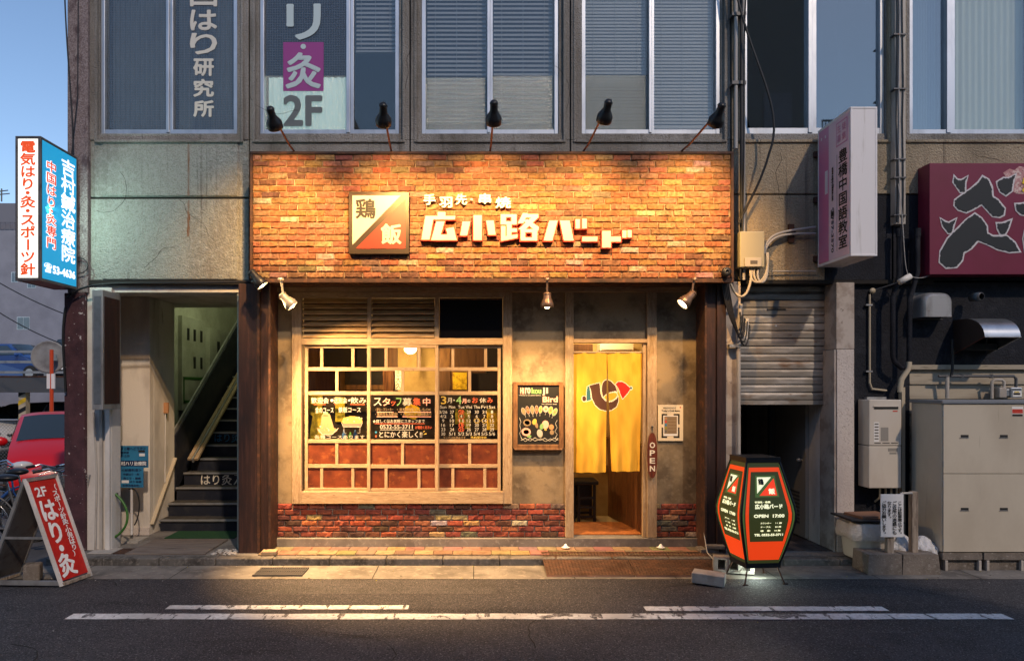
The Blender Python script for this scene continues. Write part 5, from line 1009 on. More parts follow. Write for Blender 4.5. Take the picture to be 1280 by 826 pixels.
# clinic light box
sx0, sx1, sy0, sy1, sz0, sz1 = -4.625, -4.367, -.92, -.24, Z(351, -.91), Z(170.5, -.91)
CL = boxsign('clinic_sign', 'lit white and blue acupuncture clinic box sign projecting from the corner column', sx0, sx1, sy0, sy1, sz0, sz1, 'sign_case')
m_ = MB(); m_.box(sx0 + .03, sx1 - .03, sy0 - .001, sy0 + .003, sz0 + .03, sz1 - .03, 'lit_white'); m_.column('電気はり・灸・スポーツ針', (0, sy0 - .003, 0), (1, 0, 0), (0, 0, 1), sx0 + .055, sx1 - .055, sz1 - .05, sz0 + .05, 'lit_red', bold=.007, fill=.9); m_.build('front_panel', CL)
m_ = MB(); m_.box(sx1 - .003, sx1 + .001, sy0 + .03, sy1 - .03, sz0 + .03, sz1 - .03, 'lit_blue'); O = (sx1 + .003, 0, 0); U, V = (0, 1, 0), (0, 0, 1)
m_.column('吉村鍼治療院', O, U, V, sy0 + .36, sy1 - .06, sz1 - .09, sz0 + .26, 'lit_text', bold=.008, fill=.88); m_.column('中国はり・灸専門', O, U, V, sy0 + .08, sy0 + .27, sz1 - .2, sz0 + .35, 'lit_text', bold=.017, fill=.82); m_.column('中国はり・灸専門', (sx1 + .006, 0, 0), U, V, sy0 + .08, sy0 + .27, sz1 - .2, sz0 + .35, 'clinic_red', bold=.004, fill=.82); m_.text('☎', O, U, V, (sy0 + .05, sy0 + .19, sz0 + .1, sz0 + .2), 'lit_text', bold=.003); m_.text('53-4636', O, U, V, (sy0 + .2, sy1 - .05, sz0 + .1, sz0 + .195), 'lit_text', bold=.009); m_.build('side_panel', CL)
m_ = MB()
for zq in (sz0 + .2, sz1 - .2): m_.box(sx0 + .1, sx0 + .16, sy1 + .001, -.2, zq - .03, zq + .03, 'rust_steel')
m_.build('bracket', CL)
spot(CL, (sx1 + .012, -.85, 3.72), (sx1 + 1.0, -.1, 3.6), 26, (.62, 1, .84), 150, .6, .01)
# pink school sign
qx0, qx1, qy0, qy1, qz0, qz1 = 3.815, 4.085, -.9, -.2, Z(320, -.9), Z(133.5, -.9)
PK = boxsign('language_school_sign', 'unlit pink and white Chinese school box sign projecting from the beige wall', qx0, qx1, qy0, qy1, qz0, qz1, 'sign_case_white')
O = (qx0 - .003, 0, 0); U, V = (0, -1, 0), (0, 0, 1); ua, ub = -qy1, -qy0
m_ = MB(); m_.box(qx0 - .001, qx0 + .003, qy0 + .03, qy1 - .03, qz0 + .03, qz1 - .03, 'pink_panel'); m_.box(qx0 - .002, qx0 + .002, qy1 - .25, qy1 - .031, qz0 + .031, qz1 - .031, 'pink_deep'); m_.build('side_panel', PK)
m_ = MB(); m_.column('豊橋中国語教室', O, U, V, ub - .24, ub - .06, qz1 - .37, qz0 + .1, 'ink', bold=.005, fill=.86)
rz_ = lambda s_, u0, u1, v0, v1, m, b: m_.text(s_, O, (0, 0, -1), (0, -1, 0), (-v1, -v0, u0, u1), m, bold=b)
rz_('www.enjoy-chinese.com', ua + .3, ua + .37, qz0 + .65, qz1 - .5, 'ink', .003); rz_('☎57-3570', ua + .3, ua + .37, qz0 + .1, qz0 + .58, 'ink', .003); m_.box(qx0 - .003, qx0 - .0015, -(ub - .27), -(ub - .275), qz0 + .1, qz1 - .4, 'ink_soft')
fr_ = lambda u0, u1, v0, v1, m, k: m_.box(qx0 - .0025 - k, qx0 - .001, -u1, -u0, v0, v1, m)
fr_(ub - .29, ub - .06, qz1 - .32, qz1 - .07, 'pink_deep', 0); fr_(ub - .275, ub - .075, qz1 - .305, qz1 - .085, 'pink_panel', .0006)
for k, ch in enumerate('生徒募集'): m_.text(ch, (qx0 - .0045, 0, 0), U, V, (ub - .265 + .1 * (k % 2), ub - .185 + .1 * (k % 2), qz1 - .185 - .1 * (k // 2), qz1 - .105 - .1 * (k // 2)), 'pink_deep', bold=.002)
fr_(ua + .17, ua + .23, qz1 - .75, qz1 - .5, 'pink_white', .0008)
for v in (qz1 - .14, ): 
    for u in (ua + .08, ua + .17): fr_(u, u + .02, v, v + .03, 'pink_white', .0008)
m_.build('lettering', PK)
m_ = MB()
for zq in (qz0 + .1, (qz0 + qz1) / 2, qz1 - .25): m_.box(qx0 - .03, qx0 + .06, qy1 + .001, FY - .001, zq - .03, zq + .03, 'rust_steel')
m_.build('bracket', PK)
# maroon restaurant sign
mx0, mx1, MYF = X(1162, -.36), X(1420, -.36), -.36; MR = thing('maroon_sign', 'dark red signboard with big brush strokes outlined in white above the exhaust hoods', 'sign', (mx0, MYF, Z(343, MYF)))
m_ = MB(); m_.box(mx0, mx1, MYF, FY - .002, Z(343, MYF), Z(204, MYF), 'maroon_sign'); m_.build('board', MR, bevel=.004)
def bz(pts): return [(1150 + a / 5.163, 190 + b / 5.163) for a, b in pts]
BR = [[(222, 160), (238, 180), (268, 185), (305, 160), (290, 205), (290, 255), (262, 258), (240, 225), (218, 195)], [(228, 312), (270, 280), (330, 240), (380, 195), (405, 160), (440, 180), (462, 225), (468, 290), (500, 310), (545, 365), (540, 405), (515, 418), (470, 412), (440, 380), (400, 335), (340, 370), (300, 388), (250, 372), (225, 345)],
      [(500, 195), (540, 170), (575, 172), (615, 148), (600, 195), (592, 250), (555, 278), (520, 255), (505, 220)], [(135, 432), (160, 450), (185, 460), (232, 432), (215, 475), (205, 520), (185, 522), (150, 480)], [(355, 400), (395, 430), (430, 480), (432, 525), (470, 545), (560, 545), (610, 585), (640, 640), (580, 645), (500, 625), (430, 590), (375, 570), (330, 620), (280, 650), (270, 700), (235, 740), (170, 745), (130, 710), (135, 640), (180, 560), (240, 500), (300, 440)],
      [(498, 462), (530, 462), (585, 442), (570, 490), (550, 528), (520, 528), (505, 500)], [(618, 338), (660, 335), (720, 320), (760, 330), (740, 420), (700, 410), (650, 400), (625, 375)], [(700, 420), (745, 420), (760, 640), (690, 700), (670, 560)]]
m_ = MB(); rj = random.Random(9)
for k, p in enumerate(BR):
    d = []; pp = bz(p)
    for i in range(len(pp)):
        a, b = Vector(pp[i]), Vector(pp[(i + 1) % len(pp)])
        for s_ in range(7): c_ = a.lerp(b, s_ / 7); d.append((c_.x + rj.uniform(-.55, .55), c_.y + rj.uniform(-.55, .55)))
    m_.ppoly(offset_poly(pp, 1.9), MYF - .003 - k * .0003, .003, 'brush_edge'); m_.ppoly(d, MYF - .007 - k * .0003, .001, 'brush_ink')
m_.build('brush_lettering', MR)
m_ = MB(); m_.ppoly([(1254, 216), (1262, 211), (1268, 213), (1274, 208), (1284, 210), (1300, 214), (1300, 242), (1284, 243), (1270, 242), (1262, 236), (1266, 228), (1258, 222)], MYF - .0015, .001, 'petal'); m_.ptext('焼', 1277, 217, 1301, 241, MYF - .0095, 'gold', bold=.014); m_.build('flower_print', MR)
# ================================================================== right hand equipment
# gas cabinet
GC = -.8; cx0, cx1, cz0, cz1 = X(1178, GC), X(1345, GC), Z(690, GC), Z(502, GC)
CAB = thing('equipment_cabinet', 'large beige metal cabinet with two doors and dark slot handles on concrete blocks', 'cabinet', ((cx0 + cx1) / 2, GC, cz0))
m_ = MB(); m_.box(cx0 + .003, cx1, GC + .015, -.27, cz0, cz1 - .02, 'cabinet'); m_.build('body', CAB, bevel=.006)
m_ = MB(); m_.box(cx0 - .01, cx1 + .01, GC - .015, -.25, cz1 - .019, cz1 + .015, 'cabinet_top'); m_.build('lid', CAB, bevel=.004)
zm = Z(592, GC)
for a, b, hs_ in ((zm + .003, cz1 - .024, 545), (cz0 + .004, zm - .003, 636)):
    m_ = MB(); m_.box(cx0 + .012, cx1 - .01, GC, GC + .0145, a, b, 'cabinet'); do = m_.build('door', CAB, bevel=.003); h = MB()
    for px_ in (1206, 1255): h.pbox(px_ - 4.8, hs_ - 1.6, px_ + 4.8, hs_ + 1.6, GC - .003, .004, 'slot'); h.pbox(px_ - 5.6, hs_ + 1.6, px_ + 5.6, hs_ + 2.4, GC - .006, .006, 'steel_grey')
    h.build('handle', do)
    for zq in (a + .1, b - .1): h = MB(); h.tube([(cx0 + .006, GC - .004, zq - .03), (cx0 + .006, GC - .004, zq + .03)], .007, 'steel_grey', 8); h.build('hinge', do)
m_ = MB(); m_.pbox(1265, 508, 1279, 520.5, GC - .002, .002, 'paper_white'); m_.pbox(1265.4, 511.2, 1278.6, 516.5, GC - .003, .002, 'label_red'); m_.pbox(1265.4, 517.4, 1278.6, 520.2, GC - .003, .002, 'ink'); m_.build('warning_label', CAB)
for i, (a, b) in enumerate(((1179, 1229), (1231, 1282), (1284, 1340))):
    m_ = MB(); m_.box(X(a, GC), X(b, GC), GC + .01, -.3, .115, cz0 - .006, 'block_dark'); m_.box(X(a, GC) + .02, X(b, GC) - .02, GC + .05, -.35, .004, .114, 'block_dark')
    for px_ in (a + 3, b - 5): m_.box(X(px_, GC), X(px_, GC) + .03, GC + .005, GC + .045, .004, .113, 'pipe_grey')
    tag(m_.build('support_block', org=(X((a + b) / 2, GC), -.55, .004), bevel=.006), ['mossy concrete support block under the near corner of the beige cabinet beside the sign post', 'mossy concrete support block under the middle of the beige cabinet front', 'mossy concrete support block under the beige cabinet, cut off by the picture edge'][i], 'block', 'blocks under the beige cabinet')
# water heater
WY = -.36; WH = thing('water_heater', 'beige wall hung gas water heater on the navy wall above the parking notice', 'water heater', P(1106, 610, WY))
m_ = MB(); zmid = Z(557, WY)
m_.box(X(1086.5, WY), X(1127, WY), WY, -.13, zmid + .003, Z(499.5, WY), 'heater'); m_.box(X(1086.5, WY), X(1127, WY), WY + .004, -.13, Z(610, WY), zmid - .003, 'heater'); m_.build('body', WH, bevel=.008)
m_ = MB(); m_.pbox(1093, 508.3, 1123, 511, WY - .006, .01, 'slot'); m_.build('vent_slot', WH); m_ = MB(); m_.pbox(1092, 507.5, 1124, 508.2, WY - .012, .014, 'heater'); m_.build('vent_hood', WH)
for a, b in ((1093, 1101), (1103, 1112), (1114, 1122.5)): m_ = MB(); m_.pbox(a, 553, b, 554, WY - .001, .003, 'slot'); m_.build('vent_slot', WH)
m_ = MB(); m_.pbox(1116, 513, 1122, 514.5, WY - .001, .002, 'label_red'); m_.build('sticker', WH); m_ = MB(); m_.pbox(1101, 534, 1110.5, 551, WY - .0015, .002, 'label_grey'); m_.build('sticker', WH); m_ = MB(); m_.pbox(1110, 560, 1122, 564, WY + .0025, .002, 'label_grey'); m_.pbox(1112, 565, 1120, 567.5, WY + .0025, .002, 'label_grey'); m_.build('sticker', WH); m_ = MB(); m_.pbox(1092.5, 527.5, 1099, 552, WY - .0015, .002, 'paper_white');
for k in range(6): m_.pbox(1093.3, 529 + k * 3.7, 1098.2, 530.6 + k * 3.7, WY - .0022, .001, 'ink_soft')
m_.build('sticker', WH); m_ = MB(); m_.box(X(1084, -.2), X(1108, -.2), -.2, -.13, Z(499.5, -.2), Z(496, -.2), 'steel_grey'); m_.build('bracket', WH); m_ = MB()
for px_, ln in ((1100, .1), (1107, .2), (1114, .14), (1121, .1)): p = P(px_, 610, WY + .1); m_.tube([p, p - Vector((0, 0, ln)), p - Vector((0, -.1, ln + .06))], .011, 'pipe_beige', 8)
m_.build('pipe', WH)
m_ = MB(); m_.box(X(1127.5, -.2), X(1131.5, -.2), -.2, -.135, .09, Z(484, -.2), 'pipe_beige'); tag(m_.build('post', org=P(1129, 690, -.2)), 'slim beige channel standing on the wall beside the water heater', 'channel')
# no parking notice, posts and kerb block
NB = thing('notice_board', 'white no parking notice with vertical black writing on a short wooden post', 'sign', P(1114, 692, -.85))
m_ = MB(); m_.pbox(1101, 617.5, 1129.5, 671, -.92, .012, 'board_white'); m_.build('board', NB, bevel=.002)
m_ = MB()
for k, (s_, b0, b1) in enumerate((('ここは駐車禁止です。', 626, 669), ('ご近所の迷惑にも', 626, 668), ('なります。', 626, 650), ('ご協力お願いします。', 626, 669))):
    x1 = 1127.5 - k * 6.6; Yq = -.923; m_.column(s_, (0, Yq, 0), (1, 0, 0), (0, 0, 1), X(x1 - 5.2, Yq), X(x1, Yq), Z(b0, Yq), Z(b1, Yq), 'ink', bold=.0016)
m_.build('lettering', NB); m_ = MB(); m_.pbox(1109, 650, 1117.5, 692, -.9, .05, 'weathered_wood'); m_.build('post', NB, bevel=.003)
m_ = MB(); m_.pbox(1140.5, 614.5, 1148, 692, -.87, .07, 'weathered_wood'); m_.bar(P(1125, 616.5, -.86), P(1141, 616, -.86), .02, .02, 'steel_grey'); tag(m_.build('wooden_post', org=P(1144, 692, -.84), bevel=.004), 'weathered grey wooden post standing on the kerb block beside the parking notice', 'post')
for a, b, lab in ((1085, 1127.5, 'dark rough concrete block under the parking notice post'), (1128.3, 1176, 'dark rough concrete block under the weathered wooden post')):
    m_ = MB(); zt_ = Z(692.5, -.95); m_.prism([(X(a, -.95), .006), (X(b, -.95), .006), (X(b - (3 if b > 1150 else 0), -.95), zt_), (X(a + 1, -.95), zt_)], (0, -.95, 0), (1, 0, 0), (0, 0, 1), .3, 'block_dark'); tag(m_.build('stone_block', org=P((a + b) / 2, 715, -.8), bevel=.01), lab, 'block')
# rubbish bin with lid and bags
BN = thing('rubbish_bin', 'pale plastic bin wrapped in film with a dark lid beside the stone pillar', 'bin', (X(1085, -.55), -.55, .09))
bx, by = X(1085, -.55), -.52
m_ = MB(); n = 4
def loop(hx, hy, z, k=24, p=4): return [(bx + hx * math.copysign(abs(math.cos(2 * math.pi * i / k)) ** (2 / p), math.cos(2 * math.pi * i / k)), by + hy * math.copysign(abs(math.sin(2 * math.pi * i / k)) ** (2 / p), math.sin(2 * math.pi * i / k)), z) for i in range(k)]
def loft(mb, loops, m, cap=True):
    k = len(loops[0]); vs_ = [v for l in loops for v in l]; mb.add(vs_, [(a * k + i, a * k + (i + 1) % k, (a + 1) * k + (i + 1) % k, (a + 1) * k + i) for a in range(len(loops) - 1) for i in range(k)], m, True)
    if cap: mb.add(loops[-1], [tuple(range(k))], m)
loft(m_, [loop(.19, .15, .092), loop(.2, .16, .1), loop(.235, .19, .44), loop(.25, .2, .45)], 'plastic_white'); m_.build('tub', BN)
m_ = MB(); rj = random.Random(4); ls = []
for z, e in ((.3, 1.1), (.33, 1.16), (.38, 1.14), (.44, 1.1), (.47, 1.06)): ls.append([(bx + (v[0] - bx) * e + rj.uniform(-.012, .012), by + (v[1] - by) * e + rj.uniform(-.012, .012), v[2] + rj.uniform(-.012, .012)) for v in loop(.235, .19, z)])
loft(m_, ls, 'film_bag'); m_.build('film_wrap', BN)
m_ = MB(); rot = Matrix.Rotation(.05, 3, 'Y'); m_.obox((bx, by, .5), (.56, .44, .022), rot, 'lid_dark'); m_.build('lid', BN, bevel=.008)
m_ = MB(); m_.obox((bx + .03, by, .53), (.38, .3, .03), Matrix.Rotation(.15, 3, 'Z'), 'cardboard'); tag(m_.build('flat_box', org=(bx, by, .512), bevel=.004), 'flat brown board lying on the dark lid of the bin', 'board')
for i, (px_, py_, r, lab) in enumerate(((1126, 676, .13, 'crumpled white rubbish bag between the notice post and weathered post'), (1153, 682, .12, 'crumpled white rubbish bag slumped right of the weathered wooden post'))):
    m_ = MB(); p = P(px_, py_, -.66); p.z = .09 + r * .85; rj = random.Random(i); n = 28; k2 = 18; vs_ = []
    for a in range(k2 + 1):
        t = math.pi * a / k2
        for b in range(n):
            f = 2 * math.pi * b / n; rr_ = r * (1 + .12 * math.sin(5 * f + 3 * t) + .09 * math.sin(9 * f - 5 * t + i) + rj.uniform(-.05, .05)); z = math.cos(t); top = max(0, z - .75) * 1.6
            vs_.append((p.x + rr_ * math.sin(t) * math.cos(f) * 1.15, p.y + rr_ * math.sin(t) * math.sin(f), p.z + r * (z * .85 + top)))
    m_.add(vs_, [(a * n + b, (a + 1) * n + b, (a + 1) * n + (b + 1) % n, a * n + (b + 1) % n) for a in range(k2) for b in range(n)], 'plastic_bag', True); tag(m_.build('rubbish_bag', org=(p.x, p.y, .09)), lab, 'bag')
# meter, gas pipes on the siding
GM = thing('gas_meter', 'small grey gas meter with yellow label above the beige cabinet', 'meter', P(1262, 497, -.3))
m_ = MB(); m_.pbox(1249.5, 484, 1259, 497, -.3, .12, 'pipe_grey'); m_.pbox(1264, 484, 1278, 497, -.3, .12, 'galvanised'); m_.pbox(1258.5, 486, 1264.5, 495, -.28, .09, 'galvanised'); m_.build('body', GM, bevel=.01)
m_ = MB(); m_.pbox(1266, 488.5, 1277, 495.5, -.306, .006, 'paper_white'); m_.pbox(1267, 491, 1275.5, 493.3, -.309, .003, 'ink'); m_.pbox(1268, 489.3, 1274, 490.4, -.309, .003, 'patch_yellow'); m_.build('dial', GM)
m_ = MB(); Yp = -.24; rp = .016
m_.tube([P(1190.5, 424, Yp), P(1190.5, 464, Yp), P(1189, 469.5, Yp)], .015, 'black_paint', 10); m_.tube([P(1173, 470, Yp), P(1186, 470, Yp)], .014, 'steel_dark', 8); m_.tube([P(1188, 470, Yp), P(1267, 470, Yp), P(1270, 473, Yp), P(1270, 485, Yp)], rp, 'steel_dark', 10); m_.tube([P(1184, 471, Yp), P(1184, 498, Yp)], .02, 'pipe_grey', 10); m_.tube([P(1240, 498, Yp), P(1240, 477, Yp), P(1243, 474.5, Yp), P(1252, 474.5, Yp), P(1255, 477, Yp), P(1255, 485, Yp)], rp, 'pipe_grey', 10)
for px_ in (1202, 1239): m_.tube([P(px_, 467.5, Yp), P(px_, 472.5, Yp)], .02, 'steel_dark', 8)
tag(m_.build('gas_pipe', org=P(1184, 498, Yp)), 'dark threaded gas pipes running across the siding to the small meter', 'pipe')
# exhaust hoods
m_ = MB(); Y = -.34; pr = []; x0, x1 = X(1154, Y), X(1191, Y); zt_, zb_ = Z(365, Y), Z(396, Y)
rings = []
for yy, e in ((-.13, 1), (-.28, 1), (-.33, .96), (-.35, .86)):
    pts = [(x0, zb_), (x0, zt_ - .1)] + [(x0 + .1 - .1 * math.cos(a * math.pi / 12), zt_ - .1 + .1 * math.sin(a * math.pi / 12)) for a in range(1, 7)] + [(x1 - .1 + .1 * math.sin(a * math.pi / 12), zt_ - .1 + .1 * math.cos(a * math.pi / 12)) for a in range(0, 6)] + [(x1, zt_ - .1), (x1, zb_)]
    cxm = (x0 + x1) / 2; rings.append([(cxm + (a - cxm) * e, yy, zb_ + (b - zb_) * e) for a, b in pts])
vs_ = [v for r_ in rings for v in r_]; k = len(rings[0]); m_.add(vs_, [(a * k + i, a * k + i + 1, (a + 1) * k + i + 1, (a + 1) * k + i) for a in range(len(rings) - 1) for i in range(k - 1)], 'steel_grey', True); m_.add(rings[-1], [tuple(range(k))], 'steel_grey'); m_.box(x0 - .02, x1 + .02, -.135, -.122, zb_ - .01, zt_ + .02, 'steel_dark')
tag(m_.build('vent_hood', org=P(1172, 396, -.2)), 'small rounded grey vent hood on the navy wall left of the steel exhaust', 'vent hood')
EH = thing('exhaust_hood', 'large shiny steel exhaust hood with curved top on the navy wall under the maroon sign', 'exhaust hood', P(1238, 430, -.2))
Y1 = -.62; xa, xb = X(1231, Y1), X(1276, Y1); za = Z(421, Y1); zt_ = Z(398.5, -.3) ; m_ = MB(); prof = [(-.122, zt_)] + [(-.3 - .32 * math.sin(a * math.pi / 16), za + (zt_ - za) * math.cos(a * math.pi / 16)) for a in range(9)]
m_.add([(x, y, z) for x in (xa, xb) for y, z in prof], [(i, i + 1, len(prof) + i + 1, len(prof) + i) for i in range(len(prof) - 1)], 'galvanised', True)
side = prof + [(-.122, za - .16)]
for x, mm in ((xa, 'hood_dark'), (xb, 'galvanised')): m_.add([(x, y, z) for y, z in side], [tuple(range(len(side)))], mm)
m_.build('shell', EH); m_ = MB(); m_.box(xa + .01, xb - .01, -.3, -.13, za - .12, za - .05, 'slot'); m_.tube([(xa, -.62, za), (xb, -.62, za)], .007, 'galvanised', 6); m_.tube([(xa, -.62, za), (xa, -.125, za - .16)], .006, 'arm_red', 6); m_.tube([(xb, -.62, za), (xb, -.125, za - .16)], .006, 'galvanised', 6); m_.build('rim', EH)
m_ = MB(); m_.lathe([(0, 0), (.045, 0), (.045, .12), (.035, .125)], P(1214, 372, -.24), (.25, -1, 0), 'steel_dark', 20); m_.lathe([(.046, .06), (.048, .065), (.048, .1), (.046, .105)], P(1214, 372, -.24), (.25, -1, 0), 'far_window', 20); tag(m_.build('vent_pipe', org=P(1214, 372, -.24)), 'short round dark pipe stub on the navy wall between the two hoods', 'pipe stub')
# drain pipes and conduits
m_ = MB(); Yp = -.27
m_.tube([P(1124, 286, Yp), P(1124, 345, Yp), P(1116, 372, Yp), P(1116, 446, Yp), P(1118, 452, Yp), P(1127, 460, Yp), P(1130, 459, Yp)], .027, 'navy_paint', 12); m_.tube([P(1147, 286, Yp), P(1147, 340, Yp), P(1137, 375, Yp), P(1136.5, 452, Yp)], .027, 'navy_paint', 12); m_.tube([P(1136.5, 452, Yp), P(1136, 460, Yp), P(1127, 474, Yp), P(1125.5, 484, Yp), P(1125.5, 490, Yp)], .028, 'pipe_beige', 12)
for px_ in (1124, 1147): m_.lathe([(.034, 0), (.034, .09)], P(px_, 296, Yp), (0, 0, 1), 'navy_paint', 14)
tag(m_.build('drain_pipe', org=P(1130, 490, Yp)), 'pair of navy painted drain pipes bending down the dark wall', 'pipe')
m_ = MB(); Yp = -.24; m_.box(X(1119, Yp), X(1132, Yp), Yp, FY - .001, Z(280, Yp), 7.5, 'pipe_grey')
for px_, mm in ((1121, 'cable_black'), (1124, 'cable_grey'), (1128.5, 'cable_black')): m_.tube([P(px_, 278, Yp - .012)] + [P(px_ + random.uniform(-.8, .8), 240 - k * 45, Yp - .012) for k in range(9)], .007, mm, 6)
for py_ in (42, 110, 198, 221, 268): m_.pbox(1117.5, py_, 1133, py_ + 1.5, Yp - .022, .08, 'steel_dark')
m_.tube(bez(P(1123, 230, Yp - .03), P(1132, 290, -.35), P(1128, 330, -.35), P(1136, 346, -.32)), .005, 'cable_grey', 6); tag(m_.build('cable_duct', org=P(1125, 280, Yp)), 'tall grey cable duct with bundled cables above the navy wall', 'duct')
m_ = MB(); m_.lathe([(0, 0), (.032, 0), (.032, .14), (0, .14)], P(1124, 353, -.36), Vector((.86, 0, .5)), 'plastic_white', 18); m_.tube([P(1122, 353.5, -.34), P(1095, 362, -.2)], .008, 'steel_dark', 6); m_.lathe([(.03, 0), (.03, .02), (0, .022)], P(1090, 363.5, -.14), (0, -1, 0), 'pipe_beige', 18); m_.tube([P(1087, 368, -.15), P(1087, 478, -.15), P(1090, 486, -.15), P(1108, 488, -.15)], .012, 'pipe_beige', 8)
for py_ in (380, 463): m_.pbox(1083, py_, 1091, py_ + 2, -.165, .04, 'steel_grey')
m_.tube(bez(P(1137, 345, -.33), P(1150, 350, -.3), P(1158, 346, -.3), P(1163, 344, -.3)), .005, 'cable_grey', 5); tag(m_.build('security_light', org=P(1130, 353, -.3)), 'small white tube lamp on a stalk with thin conduit down the navy wall', 'wall lamp')
# conduits and meter box beside the fascia
m_ = MB()
for px_, mm, r_ in ((920, 'cable_grey', .02), (926.5, 'cable_black', .016), (929.5, 'cable_grey', .018)): m_.tube([P(px_, 186 if px_ < 925 else 350, -.24), P(px_, -160, -.24)], r_, mm, 10)
for py_ in (101, 15): m_.pbox(915.5, py_, 933, py_ + 4, -.27, .1, 'steel_dark')
tag(m_.build('conduit', org=P(925, 186, -.24)), 'grey and black vertical conduits clamped between two upper windows beside the fascia', 'conduit')
m_ = MB(); m_.tube(bez(P(915, -40, -.3), P(930, 70, -.36), P(985, 130, -.4), P(962, 190, -.36), 20) + bez(P(962, 190, -.36), P(950, 235, -.32), P(930, 260, -.3), P(924, 280, -.3), 12), .013, 'cable_black', 8); m_.tube(bez(P(935, -40, -.3), P(925, 60, -.36), P(935, 160, -.3), P(925, 350, -.3), 20), .01, 'cable_black', 8); tag(m_.build('hanging_cable', org=P(924, 280, -.3)), 'thick black cable looping over the upper window down to the meter box', 'cable')
MBX = thing('meter_box', 'beige plastic electric meter box on the stained wall right of the fascia', 'meter box', P(941, 333, -.3))
m_ = MB(); m_.box(X(925, -.33), X(956, -.33), -.33, FY - .001, Z(334, -.33), Z(289, -.33), 'meter_beige'); m_.build('box', MBX, bevel=.012); m_ = MB(); m_.pbox(931, 322, 952, 333, -.345, .014, 'cabinet'); m_.pbox(938, 325.5, 947, 330, -.348, .004, 'ink_soft'); m_.build('dial_window', MBX, bevel=.003)
m_ = MB()
for k in range(2): m_.tube(bez(P(955, 312 + k * 5, -.26), P(962, 290 + k * 4, -.25), P(975, 290 + k * 2, -.22), P(1019, 284 + k * 8, -.22)), .014, 'cable_grey', 8)
for k in range(3): m_.tube(bez(P(938 + 5 * k, 334, -.28), P(934 + 4 * k, 362, -.36), P(962 + 2 * k, 362, -.36), P(960 - k, 316, -.25)), .012, 'pipe_beige' if k < 2 else 'cable_grey', 8)
m_.tube(bez(P(940, 334, -.28), P(938, 380, -.4), P(920, 380, -.4), P(912, 350, -.34)), .014, 'pipe_beige', 8); m_.tube([P(965, 339, -.2), P(1020, 339, -.2)], .008, 'cable_grey', 6); m_.build('cable', MBX)
m_ = MB(); m_.pbox(986, 280, 993, 303, -.185, .03, 'rust_steel'); m_.pbox(984, 288, 995, 291, -.2, .02, 'rust_steel'); tag(m_.build('cable_bracket', org=P(990, 303, -.18)), 'rusty bracket holding the grey cables on the stained beige wall', 'bracket')
m_ = MB(); m_.tube([P(923, 690, -.26), P(923, 410, -.26), P(926, 380, -.26)], .022, 'pipe_grey', 10); m_.pbox(912, 430, 926, 434, -.29, .06, 'steel_grey')
m_.tube([P(933.5, 398, -.06), P(931, 424, -.06)], .028, 'plastic_white', 10); tag(m_.build('standpipe', org=P(923, 690, -.26)), 'grey vertical pipe clamped to the stone strip left of the roller shutter', 'pipe')
m_ = MB()
for k in range(5): m_.tube(bez(P(902 + k * 2, 352, -.36), P(908 + k * 3, 400 + 6 * k, -.4), P(930 + k, 440 + 5 * k, -.33), P(925 + 3 * k, 390 + 4 * k, -.28)), .009, 'cable_black', 6)
tag(m_.build('cable_bundle', org=P(912, 400, -.34)), 'tangle of black cables hanging between the fascia corner and the roller shutter', 'cable')
# cables over the left lintel and column
m_ = MB(); m_.tube(bez(P(84, 372, -.3), P(110, 345, -.32), P(160, 358, -.26), P(312, 352, -.26), 16), .012, 'cable_black', 8); m_.tube(bez(P(80, -60, -.3), P(80, 60, -.3), P(93, 130, -.3), P(91, 200, -.28), 16), .009, 'cable_black', 6); m_.tube([P(86, 205 + 20, -.23), P(97, 120, -.23), P(98, -60, -.23)], .006, 'cable_black', 6)
m_.tube([P(98 + 12 * math.cos(a * .5236), 332 + 10 * math.sin(a * .5236), -.24) for a in range(12)], .006, 'cable_black', 6, closed=True); m_.tube(bez(P(82, 384, -.26), P(76, 420, -.28), P(80, 440, -.26), P(82, 490, -.26)), .014, 'cable_black', 8); tag(m_.build('wall_cable', org=P(100, 352, -.26)), 'black cables running along the lintel and down the mottled corner column', 'cable')
# ================================================================== stair entrance things
NC = thing('wall_light_case', 'tall narrow metal sign case seen edge-on on the white jamb of the stair entrance', 'sign case', P(124, 515, -.4))
m_ = MB(); xa, xb = X(115, -.55), X(128.5, -.55); m_.box(xa, xb, -.55, FY - .012, Z(512, -.55), Z(362, -.55), 'steel_grey'); m_.build('case', NC, bevel=.004)
m_ = MB(); m_.box(xb + .0005, xb + .004, -.52, -.19, Z(505, -.55), Z(370, -.55), 'beam_brown'); m_.box(xa + .02, xb - .02, -.553, -.55, Z(505, -.55), Z(370, -.55), 'galvanised'); m_.build('panel', NC)
m_ = MB()
for px_, w_q, mm in ((124, .018, 'pipe_grey'), (131.5, .03, 'white_wall')): m_.box(X(px_, -.2), X(px_, -.2) + w_q * 1.6, -.2, -.162, .09, Z(512, -.2), mm)
m_.tube([P(117, 515, -.2), P(121, 590, -.2), P(119, 692, -.2)], .012, 'pipe_grey', 6); tag(m_.build('conduit', org=P(126, 692, -.2)), 'pale conduits running down the white jamb left of the stairs', 'conduit')
m_ = MB(); m_.pbox(138.5, 465, 148.5, 506, PY - .62, .02, 'plastic_white')
for k in range(5): m_.pbox(139.5, 467 + k * 7.8, 147.5, 473 + k * 7.8, PY - .623, .004, 'ink_soft' if k == 0 else 'paper_white'); m_.pbox(141, 469 + k * 7.8, 146, 470.5 + k * 7.8, PY - .6245, .002, 'ink')
tag(m_.build('tenant_plate', org=P(143, 506, PY - .6)), 'small white tenant name plates beside the stair entrance', 'name plate')
